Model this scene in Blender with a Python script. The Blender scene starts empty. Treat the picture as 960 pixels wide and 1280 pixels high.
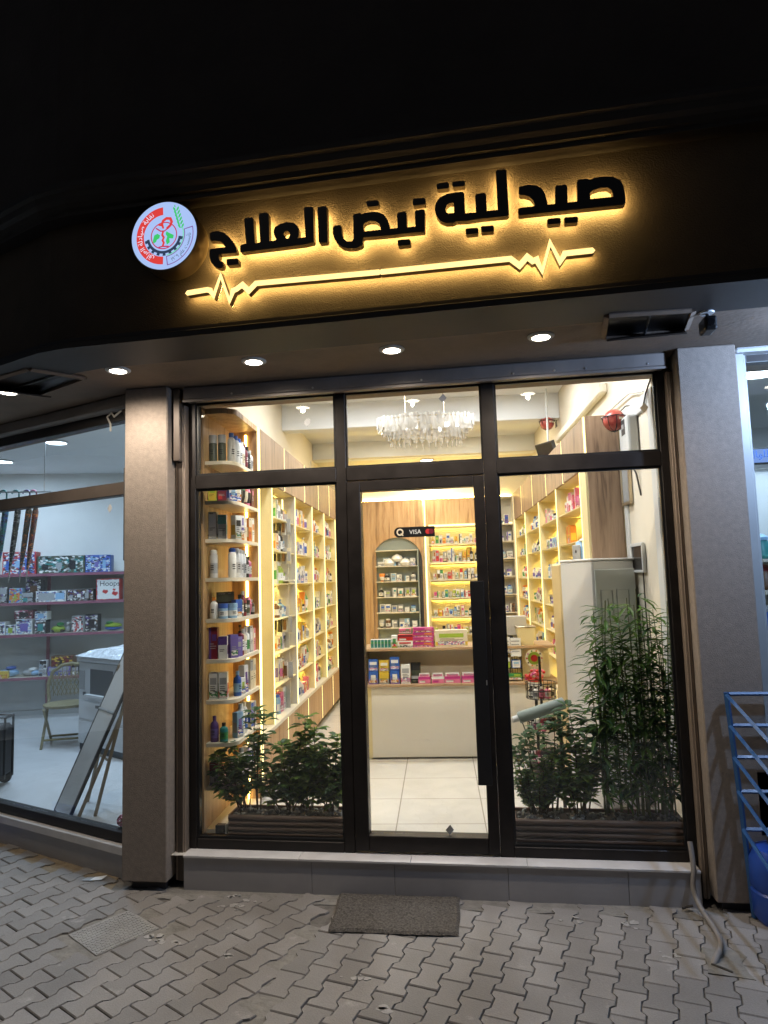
import bpy, bmesh, math, random
from mathutils import Vector, Matrix
from mathutils.geometry import tessellate_polygon
R = math.radians
rnd = random.Random(11)
sc = bpy.context.scene
COL = sc.collection

# ------------------------------------------------------------------ materials
def node_mat(name):
    m = bpy.data.materials.new(name); m.use_nodes = True
    nt = m.node_tree; nt.nodes.clear()
    out = nt.nodes.new('ShaderNodeOutputMaterial')
    return m, nt, out

def pbr(name, col, rough=0.6, metal=0.0, var=0.12, scale=6.0, bump=0.0, bscale=60.0, spec=0.4, col2=None, stretch=None, island=0.0, rvar=0.0, voronoi=False):
    """principled surface with a noise-driven colour variation and optional bump"""
    m, nt, out = node_mat(name)
    N = nt.nodes; Lk = nt.links
    b = N.new('ShaderNodeBsdfPrincipled')
    b.inputs['Roughness'].default_value = rough
    b.inputs['Metallic'].default_value = metal
    b.inputs['Specular IOR Level'].default_value = spec
    tc = N.new('ShaderNodeTexCoord')
    src = tc.outputs['Object']
    if stretch:
        mp = N.new('ShaderNodeMapping'); mp.inputs['Scale'].default_value = stretch
        Lk.new(src, mp.inputs['Vector']); src = mp.outputs['Vector']
    nz = N.new('ShaderNodeTexNoise'); nz.inputs['Scale'].default_value = scale
    nz.inputs['Detail'].default_value = 6; nz.inputs['Roughness'].default_value = 0.62
    Lk.new(src, nz.inputs['Vector'])
    rp = N.new('ShaderNodeValToRGB')
    c2 = col2 if col2 else tuple(min(1, c * (1 + var)) for c in col)
    c1 = col if col2 else tuple(c * (1 - var) for c in col)
    rp.color_ramp.elements[0].position = 0.3; rp.color_ramp.elements[1].position = 0.7
    rp.color_ramp.elements[0].color = (*c1, 1); rp.color_ramp.elements[1].color = (*c2, 1)
    Lk.new(nz.outputs['Fac'], rp.inputs['Fac'])
    cout = rp.outputs['Color']
    if island:
        g = N.new('ShaderNodeNewGeometry'); mr = N.new('ShaderNodeMapRange')
        mr.inputs['To Min'].default_value = 1 - island; mr.inputs['To Max'].default_value = 1 + island
        Lk.new(g.outputs['Random Per Island'], mr.inputs['Value'])
        mx = N.new('ShaderNodeVectorMath'); mx.operation = 'SCALE'
        Lk.new(cout, mx.inputs[0]); Lk.new(mr.outputs['Result'], mx.inputs['Scale']); cout = mx.outputs[0]
    Lk.new(cout, b.inputs['Base Color'])
    if rvar:
        mr2 = N.new('ShaderNodeMapRange'); mr2.inputs['To Min'].default_value = max(0.02, rough - rvar); mr2.inputs['To Max'].default_value = min(1, rough + rvar)
        Lk.new(nz.outputs['Fac'], mr2.inputs['Value']); Lk.new(mr2.outputs['Result'], b.inputs['Roughness'])
    if bump:
        if voronoi:
            n2 = N.new('ShaderNodeTexVoronoi'); n2.inputs['Scale'].default_value = bscale; h = n2.outputs['Distance']
        else:
            n2 = N.new('ShaderNodeTexNoise'); n2.inputs['Scale'].default_value = bscale; n2.inputs['Detail'].default_value = 4; h = n2.outputs['Fac']
        Lk.new(src, n2.inputs['Vector'])
        bp = N.new('ShaderNodeBump'); bp.inputs['Strength'].default_value = bump; bp.inputs['Distance'].default_value = 0.01
        Lk.new(h, bp.inputs['Height']); Lk.new(bp.outputs['Normal'], b.inputs['Normal'])
    Lk.new(b.outputs['BSDF'], out.inputs['Surface'])
    return m

def glow(name, col, strength):
    m, nt, out = node_mat(name)
    e = nt.nodes.new('ShaderNodeEmission'); e.inputs['Color'].default_value = (*col, 1); e.inputs['Strength'].default_value = strength
    nt.links.new(e.outputs[0], out.inputs['Surface']); return m

def glass_mat(name, tint=(0.96, 0.975, 0.97), rough=0.0, extra=0.0):
    m, nt, out = node_mat(name); N = nt.nodes; Lk = nt.links
    t = N.new('ShaderNodeBsdfTransparent'); t.inputs['Color'].default_value = (*tint, 1)
    g = N.new('ShaderNodeBsdfGlossy'); g.inputs['Roughness'].default_value = rough; g.inputs['Color'].default_value = (1, 1, 1, 1)
    f = N.new('ShaderNodeFresnel'); gm = N.new('ShaderNodeNewGeometry'); io = N.new('ShaderNodeMapRange')   # both faces of the thin sheet reflect like air to glass
    io.inputs['To Min'].default_value = 1.5; io.inputs['To Max'].default_value = 1 / 1.5; Lk.new(gm.outputs['Backfacing'], io.inputs['Value']); Lk.new(io.outputs['Result'], f.inputs['IOR'])
    mx = N.new('ShaderNodeMixShader')
    if extra:
        ad = N.new('ShaderNodeMath'); ad.operation = 'ADD'; ad.inputs[1].default_value = extra
        Lk.new(f.outputs[0], ad.inputs[0]); Lk.new(ad.outputs[0], mx.inputs['Fac'])
    else:
        Lk.new(f.outputs[0], mx.inputs['Fac'])
    Lk.new(t.outputs[0], mx.inputs[1]); Lk.new(g.outputs[0], mx.inputs[2]); Lk.new(mx.outputs[0], out.inputs['Surface'])
    return m

def leaf_mat(name, col, col2):
    m, nt, out = node_mat(name); N = nt.nodes; Lk = nt.links
    g = N.new('ShaderNodeNewGeometry'); rp = N.new('ShaderNodeValToRGB')
    rp.color_ramp.elements[0].color = (*col, 1); rp.color_ramp.elements[1].color = (*col2, 1)
    Lk.new(g.outputs['Random Per Island'], rp.inputs['Fac'])
    b = N.new('ShaderNodeBsdfPrincipled'); b.inputs['Roughness'].default_value = 0.42; b.inputs['Specular IOR Level'].default_value = 0.35
    t = N.new('ShaderNodeBsdfTranslucent'); mx = N.new('ShaderNodeMixShader'); mx.inputs['Fac'].default_value = 0.58
    Lk.new(rp.outputs['Color'], b.inputs['Base Color']); Lk.new(rp.outputs['Color'], t.inputs['Color'])
    Lk.new(b.outputs[0], mx.inputs[1]); Lk.new(t.outputs[0], mx.inputs[2]); Lk.new(mx.outputs[0], out.inputs['Surface'])
    return m

def wood_mat(name, c1, c2, c3, axis='Z'):
    m, nt, out = node_mat(name); N = nt.nodes; Lk = nt.links
    tc = N.new('ShaderNodeTexCoord'); mp = N.new('ShaderNodeMapping')
    mp.inputs['Scale'].default_value = {'Z': (9, 9, 0.7), 'X': (0.7, 9, 9), 'Y': (9, 0.7, 9)}[axis]
    Lk.new(tc.outputs['Object'], mp.inputs['Vector'])
    n1 = N.new('ShaderNodeTexNoise'); n1.inputs['Scale'].default_value = 2.2; n1.inputs['Detail'].default_value = 7; n1.inputs['Distortion'].default_value = 0.8
    n2 = N.new('ShaderNodeTexNoise'); n2.inputs['Scale'].default_value = 14; n2.inputs['Detail'].default_value = 4
    Lk.new(mp.outputs[0], n1.inputs['Vector']); Lk.new(mp.outputs[0], n2.inputs['Vector'])
    ad = N.new('ShaderNodeMath'); ad.operation = 'MULTIPLY_ADD'; ad.inputs[1].default_value = 0.3
    Lk.new(n2.outputs['Fac'], ad.inputs[0]); Lk.new(n1.outputs['Fac'], ad.inputs[2])
    rp = N.new('ShaderNodeValToRGB'); e = rp.color_ramp.elements
    e[0].position = 0.44; e[0].color = (*c1, 1); e[1].position = 0.86; e[1].color = (*c3, 1)
    k = e.new(0.62); k.color = (*c2, 1)
    Lk.new(ad.outputs[0], rp.inputs['Fac'])
    b = N.new('ShaderNodeBsdfPrincipled'); b.inputs['Roughness'].default_value = 0.5
    Lk.new(rp.outputs['Color'], b.inputs['Base Color']); Lk.new(b.outputs[0], out.inputs['Surface'])
    return m

def tile_mat(name, col, grout, w, h, off, rot, rough=0.25, mortar=0.004, var=0.05, vein=0.5):
    m, nt, out = node_mat(name); N = nt.nodes; Lk = nt.links
    tc = N.new('ShaderNodeTexCoord'); mp = N.new('ShaderNodeMapping'); mp.vector_type = 'POINT'
    mp.inputs['Rotation'].default_value = (0, 0, rot); mp.inputs['Location'].default_value = (*off, 0)
    Lk.new(tc.outputs['Object'], mp.inputs['Vector'])
    bk = N.new('ShaderNodeTexBrick'); bk.offset = 0.0; bk.squash = 1.0
    bk.inputs['Scale'].default_value = 1; bk.inputs['Brick Width'].default_value = w; bk.inputs['Row Height'].default_value = h
    bk.inputs['Mortar Size'].default_value = mortar; bk.inputs['Mortar Smooth'].default_value = 0.1; bk.inputs['Bias'].default_value = 0
    bk.inputs['Color1'].default_value = (*[c * (1 - var) for c in col], 1); bk.inputs['Color2'].default_value = (*col, 1); bk.inputs['Mortar'].default_value = (*grout, 1)
    Lk.new(mp.outputs[0], bk.inputs['Vector'])
    nz = N.new('ShaderNodeTexNoise'); nz.inputs['Scale'].default_value = 3; nz.inputs['Detail'].default_value = 8; nz.inputs['Distortion'].default_value = 1.5
    Lk.new(tc.outputs['Object'], nz.inputs['Vector'])
    mr = N.new('ShaderNodeMapRange'); mr.inputs['From Min'].default_value = 0.35; mr.inputs['From Max'].default_value = 0.65
    mr.inputs['To Min'].default_value = 1 - 0.18 * vein; mr.inputs['To Max'].default_value = 1.0
    Lk.new(nz.outputs['Fac'], mr.inputs['Value'])
    mx = N.new('ShaderNodeVectorMath'); mx.operation = 'SCALE'
    Lk.new(bk.outputs['Color'], mx.inputs[0]); Lk.new(mr.outputs[0], mx.inputs['Scale'])
    b = N.new('ShaderNodeBsdfPrincipled'); b.inputs['Roughness'].default_value = rough
    Lk.new(mx.outputs[0], b.inputs['Base Color']); Lk.new(b.outputs[0], out.inputs['Surface'])
    return m

def paver_mat():
    m, nt, out = node_mat('concrete paver'); N = nt.nodes; Lk = nt.links
    g = N.new('ShaderNodeNewGeometry'); tc = N.new('ShaderNodeTexCoord')
    n1 = N.new('ShaderNodeTexNoise'); n1.inputs['Scale'].default_value = 1.3; n1.inputs['Detail'].default_value = 6
    n2 = N.new('ShaderNodeTexNoise'); n2.inputs['Scale'].default_value = 160; n2.inputs['Detail'].default_value = 3
    n3 = N.new('ShaderNodeTexNoise'); n3.inputs['Scale'].default_value = 5.5; n3.inputs['Detail'].default_value = 9; n3.inputs['Roughness'].default_value = 0.7
    for n in (n1, n2, n3): Lk.new(tc.outputs['Object'], n.inputs['Vector'])
    rp = N.new('ShaderNodeValToRGB'); e = rp.color_ramp.elements
    e[0].position = 0.3; e[0].color = (0.158, 0.144, 0.131, 1); e[1].position = 0.72; e[1].color = (0.272, 0.256, 0.243, 1)
    Lk.new(n1.outputs['Fac'], rp.inputs['Fac'])
    mr = N.new('ShaderNodeMapRange'); mr.inputs['To Min'].default_value = 0.84; mr.inputs['To Max'].default_value = 1.14
    Lk.new(g.outputs['Random Per Island'], mr.inputs['Value'])
    mr2 = N.new('ShaderNodeMapRange'); mr2.inputs['From Min'].default_value = 0.3; mr2.inputs['From Max'].default_value = 0.7; mr2.inputs['To Min'].default_value = 0.9; mr2.inputs['To Max'].default_value = 1.1
    Lk.new(n2.outputs['Fac'], mr2.inputs['Value'])
    mu = N.new('ShaderNodeMath'); mu.operation = 'MULTIPLY'; Lk.new(mr.outputs[0], mu.inputs[0]); Lk.new(mr2.outputs[0], mu.inputs[1])
    mx = N.new('ShaderNodeVectorMath'); mx.operation = 'SCALE'; Lk.new(rp.outputs['Color'], mx.inputs[0]); Lk.new(mu.outputs[0], mx.inputs['Scale'])
    st = N.new('ShaderNodeValToRGB'); st.color_ramp.elements[0].position = 0.61; st.color_ramp.elements[1].position = 0.72
    st.color_ramp.elements[1].color = (0.55, 0.55, 0.55, 1)
    Lk.new(n3.outputs['Fac'], st.inputs['Fac'])
    mc = N.new('ShaderNodeMix'); mc.data_type = 'RGBA'; mc.inputs[7].default_value = (0.46, 0.43, 0.40, 1)
    Lk.new(st.outputs['Color'], mc.inputs[0]); Lk.new(mx.outputs[0], mc.inputs[6])
    b = N.new('ShaderNodeBsdfPrincipled'); b.inputs['Roughness'].default_value = 0.62; b.inputs['Specular IOR Level'].default_value = 0.45
    Lk.new(mc.outputs[2], b.inputs['Base Color'])
    bp = N.new('ShaderNodeBump'); bp.inputs['Strength'].default_value = 0.35; bp.inputs['Distance'].default_value = 0.004
    Lk.new(n2.outputs['Fac'], bp.inputs['Height']); Lk.new(bp.outputs[0], b.inputs['Normal'])
    Lk.new(b.outputs[0], out.inputs['Surface']); return m

M = {}
M['paver'] = paver_mat()
M['sand'] = pbr('joint sand', (0.14, 0.128, 0.115), 0.95, var=0.35, scale=14, bump=0.4, bscale=120)
M['asphalt'] = pbr('asphalt', (0.05, 0.05, 0.052), 0.9, var=0.2, scale=3, bump=0.3, bscale=150)
M['mortar'] = pbr('old mortar', (0.155, 0.145, 0.13), 0.9, col2=(0.25, 0.235, 0.21), scale=9, bump=0.8, bscale=40)
M['splash'] = pbr('pale mortar splash', (0.33, 0.315, 0.295), 0.9, var=0.2, scale=40)
M['dirt'] = pbr('sandy dirt', (0.20, 0.155, 0.10), 0.95, col2=(0.31, 0.25, 0.17), scale=16, bump=0.8, bscale=60)
M['manhole'] = pbr('cast cover', (0.23, 0.22, 0.205), 0.6, col2=(0.33, 0.32, 0.30), scale=10, bump=0.2, bscale=90)
M['stucco_dark'] = pbr('dark stucco', (0.060, 0.046, 0.034), 0.75, var=0.2, scale=3, bump=0.45, bscale=150)
M['moulding'] = pbr('dark moulding', (0.022, 0.018, 0.017), 0.55, var=0.2, scale=4)
M['upper_wall'] = pbr('upper wall', (0.05, 0.042, 0.042), 0.85, var=0.2, scale=2, bump=0.3, bscale=60)
M['soffit'] = pbr('soffit render', (0.21, 0.162, 0.126), 0.85, var=0.2, scale=2.2, bump=0.2, bscale=40)
M['column'] = pbr('column render', (0.235, 0.198, 0.168), 0.85, var=0.12, scale=40, bump=0.4, bscale=260)
M['plinth'] = pbr('plinth tile', (0.33, 0.315, 0.315), 0.45, var=0.1, scale=3, rvar=0.12)
M['sill'] = pbr('sill stone', (0.58, 0.56, 0.55), 0.4, var=0.1, scale=7, rvar=0.12)
M['alu'] = pbr('bronze aluminium', (0.016, 0.013, 0.012), 0.42, 0.35, var=0.25, scale=9, rvar=0.1)
M['black'] = pbr('black paint', (0.010, 0.010, 0.011), 0.38, var=0.2, scale=9)
M['alu_brown'] = pbr('brown aluminium', (0.07, 0.055, 0.045), 0.45, 0.3, var=0.15, scale=5, rvar=0.1)
M['shutter'] = pbr('shutter box metal', (0.23, 0.205, 0.19), 0.45, 0.3, var=0.18, scale=3, rvar=0.15)
M['rail'] = pbr('shutter rail', (0.24, 0.19, 0.15), 0.5, 0.3, var=0.15, scale=5)
M['white_alu'] = pbr('white aluminium', (0.56, 0.57, 0.57), 0.4, var=0.06, scale=4)
M['frame_grey'] = pbr('silver aluminium', (0.36, 0.37, 0.37), 0.45, 0.2, var=0.06)
M['glass'] = glass_mat('window glass')
def crystal_mat():
    m, nt, out = node_mat('frosted crystal'); N = nt.nodes; Lk = nt.links
    t = N.new('ShaderNodeBsdfTransparent'); d = N.new('ShaderNodeBsdfDiffuse'); d.inputs['Color'].default_value = (0.80, 0.78, 0.74, 1); k = N.new('ShaderNodeBsdfTranslucent'); k.inputs['Color'].default_value = (0.82, 0.80, 0.76, 1)
    g = N.new('ShaderNodeBsdfGlossy'); g.inputs['Roughness'].default_value = 0.08
    a = N.new('ShaderNodeMixShader'); a.inputs[0].default_value = 0.65; Lk.new(d.outputs[0], a.inputs[1]); Lk.new(k.outputs[0], a.inputs[2])
    b = N.new('ShaderNodeMixShader'); b.inputs[0].default_value = 0.38; Lk.new(t.outputs[0], b.inputs[1]); Lk.new(a.outputs[0], b.inputs[2])
    c = N.new('ShaderNodeMixShader'); c.inputs[0].default_value = 0.07; Lk.new(b.outputs[0], c.inputs[1]); Lk.new(g.outputs[0], c.inputs[2])
    Lk.new(c.outputs[0], out.inputs['Surface']); return m
M['crystal'] = crystal_mat()
M['mirror'] = pbr('whiteboard', (0.55, 0.57, 0.58), 0.15, 0.0, var=0.05, scale=3)
M['cream'] = pbr('cream wall paint', (0.70, 0.64, 0.53), 0.8, var=0.05, scale=2)
M['white_wall'] = pbr('white wall paint', (0.74, 0.73, 0.70), 0.85, var=0.05, scale=2)
M['ceil'] = pbr('ceiling paint', (0.76, 0.77, 0.78), 0.9, var=0.03, scale=2)
M['panel_cream'] = pbr('cream laminate', (0.70, 0.60, 0.33), 0.45, var=0.04, scale=3)
M['panel_grey'] = pbr('grey laminate', (0.46, 0.44, 0.40), 0.5, var=0.05, scale=3)
M['shelf_white'] = pbr('white shelf', (0.66, 0.60, 0.48), 0.35, var=0.05, scale=4)
M['wood'] = wood_mat('oak laminate', (0.24, 0.135, 0.060), (0.40, 0.245, 0.12), (0.50, 0.33, 0.18))
M['wood_dark'] = wood_mat('walnut laminate', (0.12, 0.072, 0.042), (0.24, 0.155, 0.095), (0.32, 0.215, 0.14))
M['wood_x'] = wood_mat('oak edging', (0.26, 0.16, 0.085), (0.36, 0.235, 0.13), (0.42, 0.29, 0.17), 'X')
M['niche'] = pbr('grey green niche paint', (0.24, 0.28, 0.275), 0.7, var=0.06, scale=3)
M['counter'] = pbr('counter laminate', (0.70, 0.66, 0.58), 0.4, var=0.04, scale=2)
M['floor'] = tile_mat('porcelain floor', (0.66, 0.63, 0.58), (0.34, 0.31, 0.27), 0.53, 0.47, (0.03, 0.0), 0)
M['floor_toy'] = tile_mat('pale floor', (0.60, 0.61, 0.62), (0.5, 0.5, 0.5), 1.2, 1.2, (0.1, 0.2), 0.2, 0.3, 0.003)
M['planter'] = wood_mat('planter slats', (0.09, 0.05, 0.036), (0.15, 0.085, 0.06), (0.20, 0.12, 0.085), 'X')
M['pebble'] = pbr('grey pebbles', (0.22, 0.215, 0.20), 0.6, island=0.5, var=0.15, scale=20)
M['soil'] = pbr('soil', (0.03, 0.022, 0.016), 0.95, var=0.3, scale=20)
M['leaf_a'] = leaf_mat('glossy leaf', (0.08, 0.17, 0.035), (0.18, 0.30, 0.07))
M['leaf_b'] = leaf_mat('dark leaf', (0.050, 0.11, 0.05), (0.10, 0.19, 0.08))
M['leaf_c'] = leaf_mat('yellow green leaf', (0.09, 0.16, 0.025), (0.20, 0.28, 0.05))
M['leaf_d'] = leaf_mat('bamboo leaf', (0.065, 0.14, 0.03), (0.14, 0.25, 0.055))
M['stem'] = pbr('stem', (0.09, 0.07, 0.04), 0.8, var=0.2)
M['cane'] = pbr('cane', (0.10, 0.12, 0.04), 0.5, var=0.2)
M['mat'] = pbr('coir mat', (0.03, 0.027, 0.024), 1.0, col2=(0.17, 0.15, 0.13), scale=105, bump=1.0, bscale=160)
M['pipe'] = pbr('grey conduit', (0.22, 0.20, 0.185), 0.55, var=0.12, scale=12)
M['cable'] = pbr('dark cable', (0.05, 0.045, 0.04), 0.6)
M['blue_paint'] = pbr('blue rack paint', (0.02, 0.075, 0.20), 0.4, var=0.2, scale=9, rvar=0.15)
M['blue_plastic'] = pbr('blue plastic', (0.02, 0.07, 0.36), 0.35, var=0.15, scale=5)
M['chrome'] = pbr('brushed steel', (0.55, 0.55, 0.55), 0.3, 0.9, var=0.1)
M['gold'] = pbr('champagne metal', (0.55, 0.46, 0.32), 0.3, 0.8, var=0.1)
M['ac_body'] = pbr('air conditioner casing', (0.60, 0.59, 0.57), 0.45, var=0.04, scale=3)
M['ac_back'] = pbr('galvanised grey panel', (0.52, 0.55, 0.53), 0.5, var=0.06, scale=3)
M['ac_rib'] = pbr('pressed rib shade', (0.44, 0.47, 0.45), 0.5)
M['ac_front'] = pbr('amber-lit front panel', (0.62, 0.47, 0.24), 0.4, var=0.04)  # amber LED light falling on the cover is put into this colour
M['pad'] = pbr('grey green padding', (0.20, 0.24, 0.225), 0.6, var=0.08)
M['dark'] = pbr('dark grey', (0.035, 0.034, 0.036), 0.5)
M['screen'] = pbr('dark screen', (0.012, 0.012, 0.014), 0.15)
M['red_ball'] = pbr('red extinguisher shell', (0.30, 0.018, 0.02), 0.35, col2=(0.48, 0.13, 0.09), scale=26)
M['pink_steel'] = pbr('pink shelf rail', (0.25, 0.09, 0.13), 0.4, var=0.1)
M['toy_back'] = pbr('grey slat panel', (0.40, 0.42, 0.43), 0.7, var=0.05)
M['bamboo_chair'] = pbr('pale rattan', (0.20, 0.175, 0.095), 0.6, var=0.2, scale=20)
M['copier'] = pbr('copier plastic', (0.58, 0.60, 0.62), 0.45, var=0.04)
M['copier_dark'] = pbr('copier recess', (0.07, 0.08, 0.09), 0.5)
M['wrap'] = pbr('clear plastic wrap', (0.62, 0.65, 0.68), 0.12, var=0.25, scale=22, bump=1.0, bscale=30)
M['timber'] = pbr('easel timber', (0.24, 0.19, 0.13), 0.65, var=0.2)
M['sign_black'] = pbr('black letter acrylic', (0.006, 0.005, 0.005), 0.35, var=0.1)
M['sign_side'] = pbr('bronze letter return', (0.10, 0.075, 0.045), 0.4, 0.4, var=0.1)
# things that give off light
M['led'] = glow('warm LED strip', (1.0, 0.82, 0.36), 3.2)
M['led_unit'] = glow('bright amber LED strip', (1.0, 0.66, 0.18), 22.0)
M['led_shelf'] = glow('hidden amber LED strip', (1.0, 0.73, 0.19), 125.0)
M['led_bay_fill'] = glow('added amber bay strip', (1.0, 0.74, 0.20), 22.0)  # unseen strips added behind panels to turn the bays amber
M['halo'] = glow('amber letter backlight', (1.0, 0.63, 0.185), 64.0)
M['pulse'] = glow('lit cream acrylic', (1.0, 0.72, 0.27), 1.7)
M['lamp'] = glow('downlight diffuser', (1.0, 0.90, 0.74), 22.0)
M['lamp_fill'] = glow('ceiling panel', (1.0, 0.93, 0.82), 10.0)  # diffuser of the unseen fill lights added to the pharmacy ceiling
M['added_bulb'] = glow('dim chandelier bulb', (1.0, 0.9, 0.75), 1.2)  # glow added to brighten the crystals; the chandelier itself is unlit
M['lamp_cool'] = glow('cool ceiling panel', (0.72, 0.86, 1.0), 9.0)
M['em_white'] = glow('lit badge white', (0.44, 0.60, 1.0), 0.92)
M['em_red'] = glow('lit badge red', (0.74, 0.055, 0.05), 1.0)
M['em_crim'] = glow('lit badge crimson', (0.55, 0.02, 0.10), 1.0)
M['em_green'] = glow('lit badge green', (0.05, 0.58, 0.15), 1.0)
M['em_mint'] = glow('lit badge mint', (0.22, 0.72, 0.55), 1.0)
M['em_dark'] = glow('lit badge slate', (0.03, 0.05, 0.10), 1.0)
M['em_purple'] = glow('lit badge violet', (0.24, 0.10, 0.36), 1.0)
M['em_pale'] = glow('lit badge pale', (0.72, 0.80, 1.0), 1.1)
M['blue_sign'] = glow('lit blue sign', (0.25, 0.42, 0.95), 0.9)

PAL = {'white': (0.72, 0.72, 0.70), 'cream': (0.66, 0.58, 0.42), 'yellow': (0.62, 0.44, 0.05), 'orange': (0.60, 0.20, 0.03), 'red': (0.48, 0.03, 0.03),
       'pink': (0.60, 0.16, 0.28), 'magenta': (0.42, 0.03, 0.20), 'purple': (0.10, 0.05, 0.22), 'violet': (0.16, 0.12, 0.38), 'blue': (0.03, 0.10, 0.40),
       'light blue': (0.25, 0.42, 0.62), 'teal': (0.03, 0.22, 0.22), 'green': (0.05, 0.24, 0.08), 'lime': (0.30, 0.42, 0.05), 'grey': (0.32, 0.33, 0.34),
       'black': (0.015, 0.015, 0.018), 'brown': (0.14, 0.07, 0.035), 'maroon': (0.16, 0.015, 0.03), 'olive': (0.075, 0.085, 0.055), 'silver': (0.5, 0.5, 0.5)}
P = {k: pbr('print ' + k, v, 0.42, var=0.05, scale=25) for k, v in PAL.items()}

def busy(name, cols, scale=42):
    """printed packaging: irregular patches of a few inks"""
    m, nt, out = node_mat(name); N = nt.nodes; Lk = nt.links
    tc = N.new('ShaderNodeTexCoord'); vo = N.new('ShaderNodeTexVoronoi'); vo.inputs['Scale'].default_value = scale
    mp = N.new('ShaderNodeMapping'); mp.inputs['Scale'].default_value = (1.0, 1.0, 1.7); Lk.new(tc.outputs['Object'], mp.inputs['Vector']); Lk.new(mp.outputs[0], vo.inputs['Vector'])
    rp = N.new('ShaderNodeValToRGB'); rp.color_ramp.interpolation = 'CONSTANT'
    e = rp.color_ramp.elements; n = len(cols)
    while len(e) < n: e.new(0.5)
    for i, c in enumerate(cols): e[i].position = i / n; e[i].color = (*PAL[c], 1)
    sp_ = N.new('ShaderNodeSeparateColor'); Lk.new(vo.outputs['Color'], sp_.inputs[0]); Lk.new(sp_.outputs[0], rp.inputs['Fac'])
    b = N.new('ShaderNodeBsdfPrincipled'); b.inputs['Roughness'].default_value = 0.35
    Lk.new(rp.outputs['Color'], b.inputs['Base Color']); Lk.new(b.outputs[0], out.inputs['Surface']); return m
BUSY = {'red': busy('busy red print', ['red', 'blue', 'white', 'black', 'light blue', 'maroon']), 'olive': busy('busy green print', ['olive', 'black', 'grey', 'teal', 'white', 'olive'], 34), 'blue': busy('busy blue print', ['blue', 'violet', 'white', 'black', 'light blue']),
        'black': busy('busy dark print', ['black', 'grey', 'black', 'brown', 'white', 'purple']), 'light blue': busy('busy sky print', ['light blue', 'orange', 'lime', 'blue', 'red']), 'white': busy('busy pale print', ['white', 'grey', 'light blue', 'white', 'purple', 'black']),
        'purple': busy('busy purple print', ['purple', 'black', 'violet', 'pink']), 'grey': busy('busy grey print', ['grey', 'white', 'red', 'black', 'grey']), 'brown': busy('busy brown print', ['brown', 'black', 'yellow', 'maroon']), 'maroon': busy('busy maroon print', ['maroon', 'black', 'white', 'pink']),
        'violet': busy('busy violet print', ['violet', 'grey', 'purple', 'blue']), 'yellow': busy('busy yellow print', ['yellow', 'orange', 'white', 'brown'])}
UMBP = {'teal': busy('teal umbrella print', ['teal', 'blue', 'teal', 'black'], 60), 'black': busy('black umbrella print', ['black', 'black', 'olive', 'grey'], 60), 'olive': busy('olive umbrella print', ['olive', 'brown', 'olive', 'black', 'orange'], 60), 'brown': busy('brown umbrella print', ['brown', 'maroon', 'brown', 'black', 'orange'], 60)}
BUSY_FINE = [busy('fine print a', ['white', 'blue', 'white', 'grey', 'red'], 75), busy('fine print b', ['white', 'green', 'cream', 'grey', 'black'], 75), busy('fine print c', ['cream', 'orange', 'white', 'brown'], 75), busy('fine print d', ['white', 'pink', 'violet', 'grey'], 75)]

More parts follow.
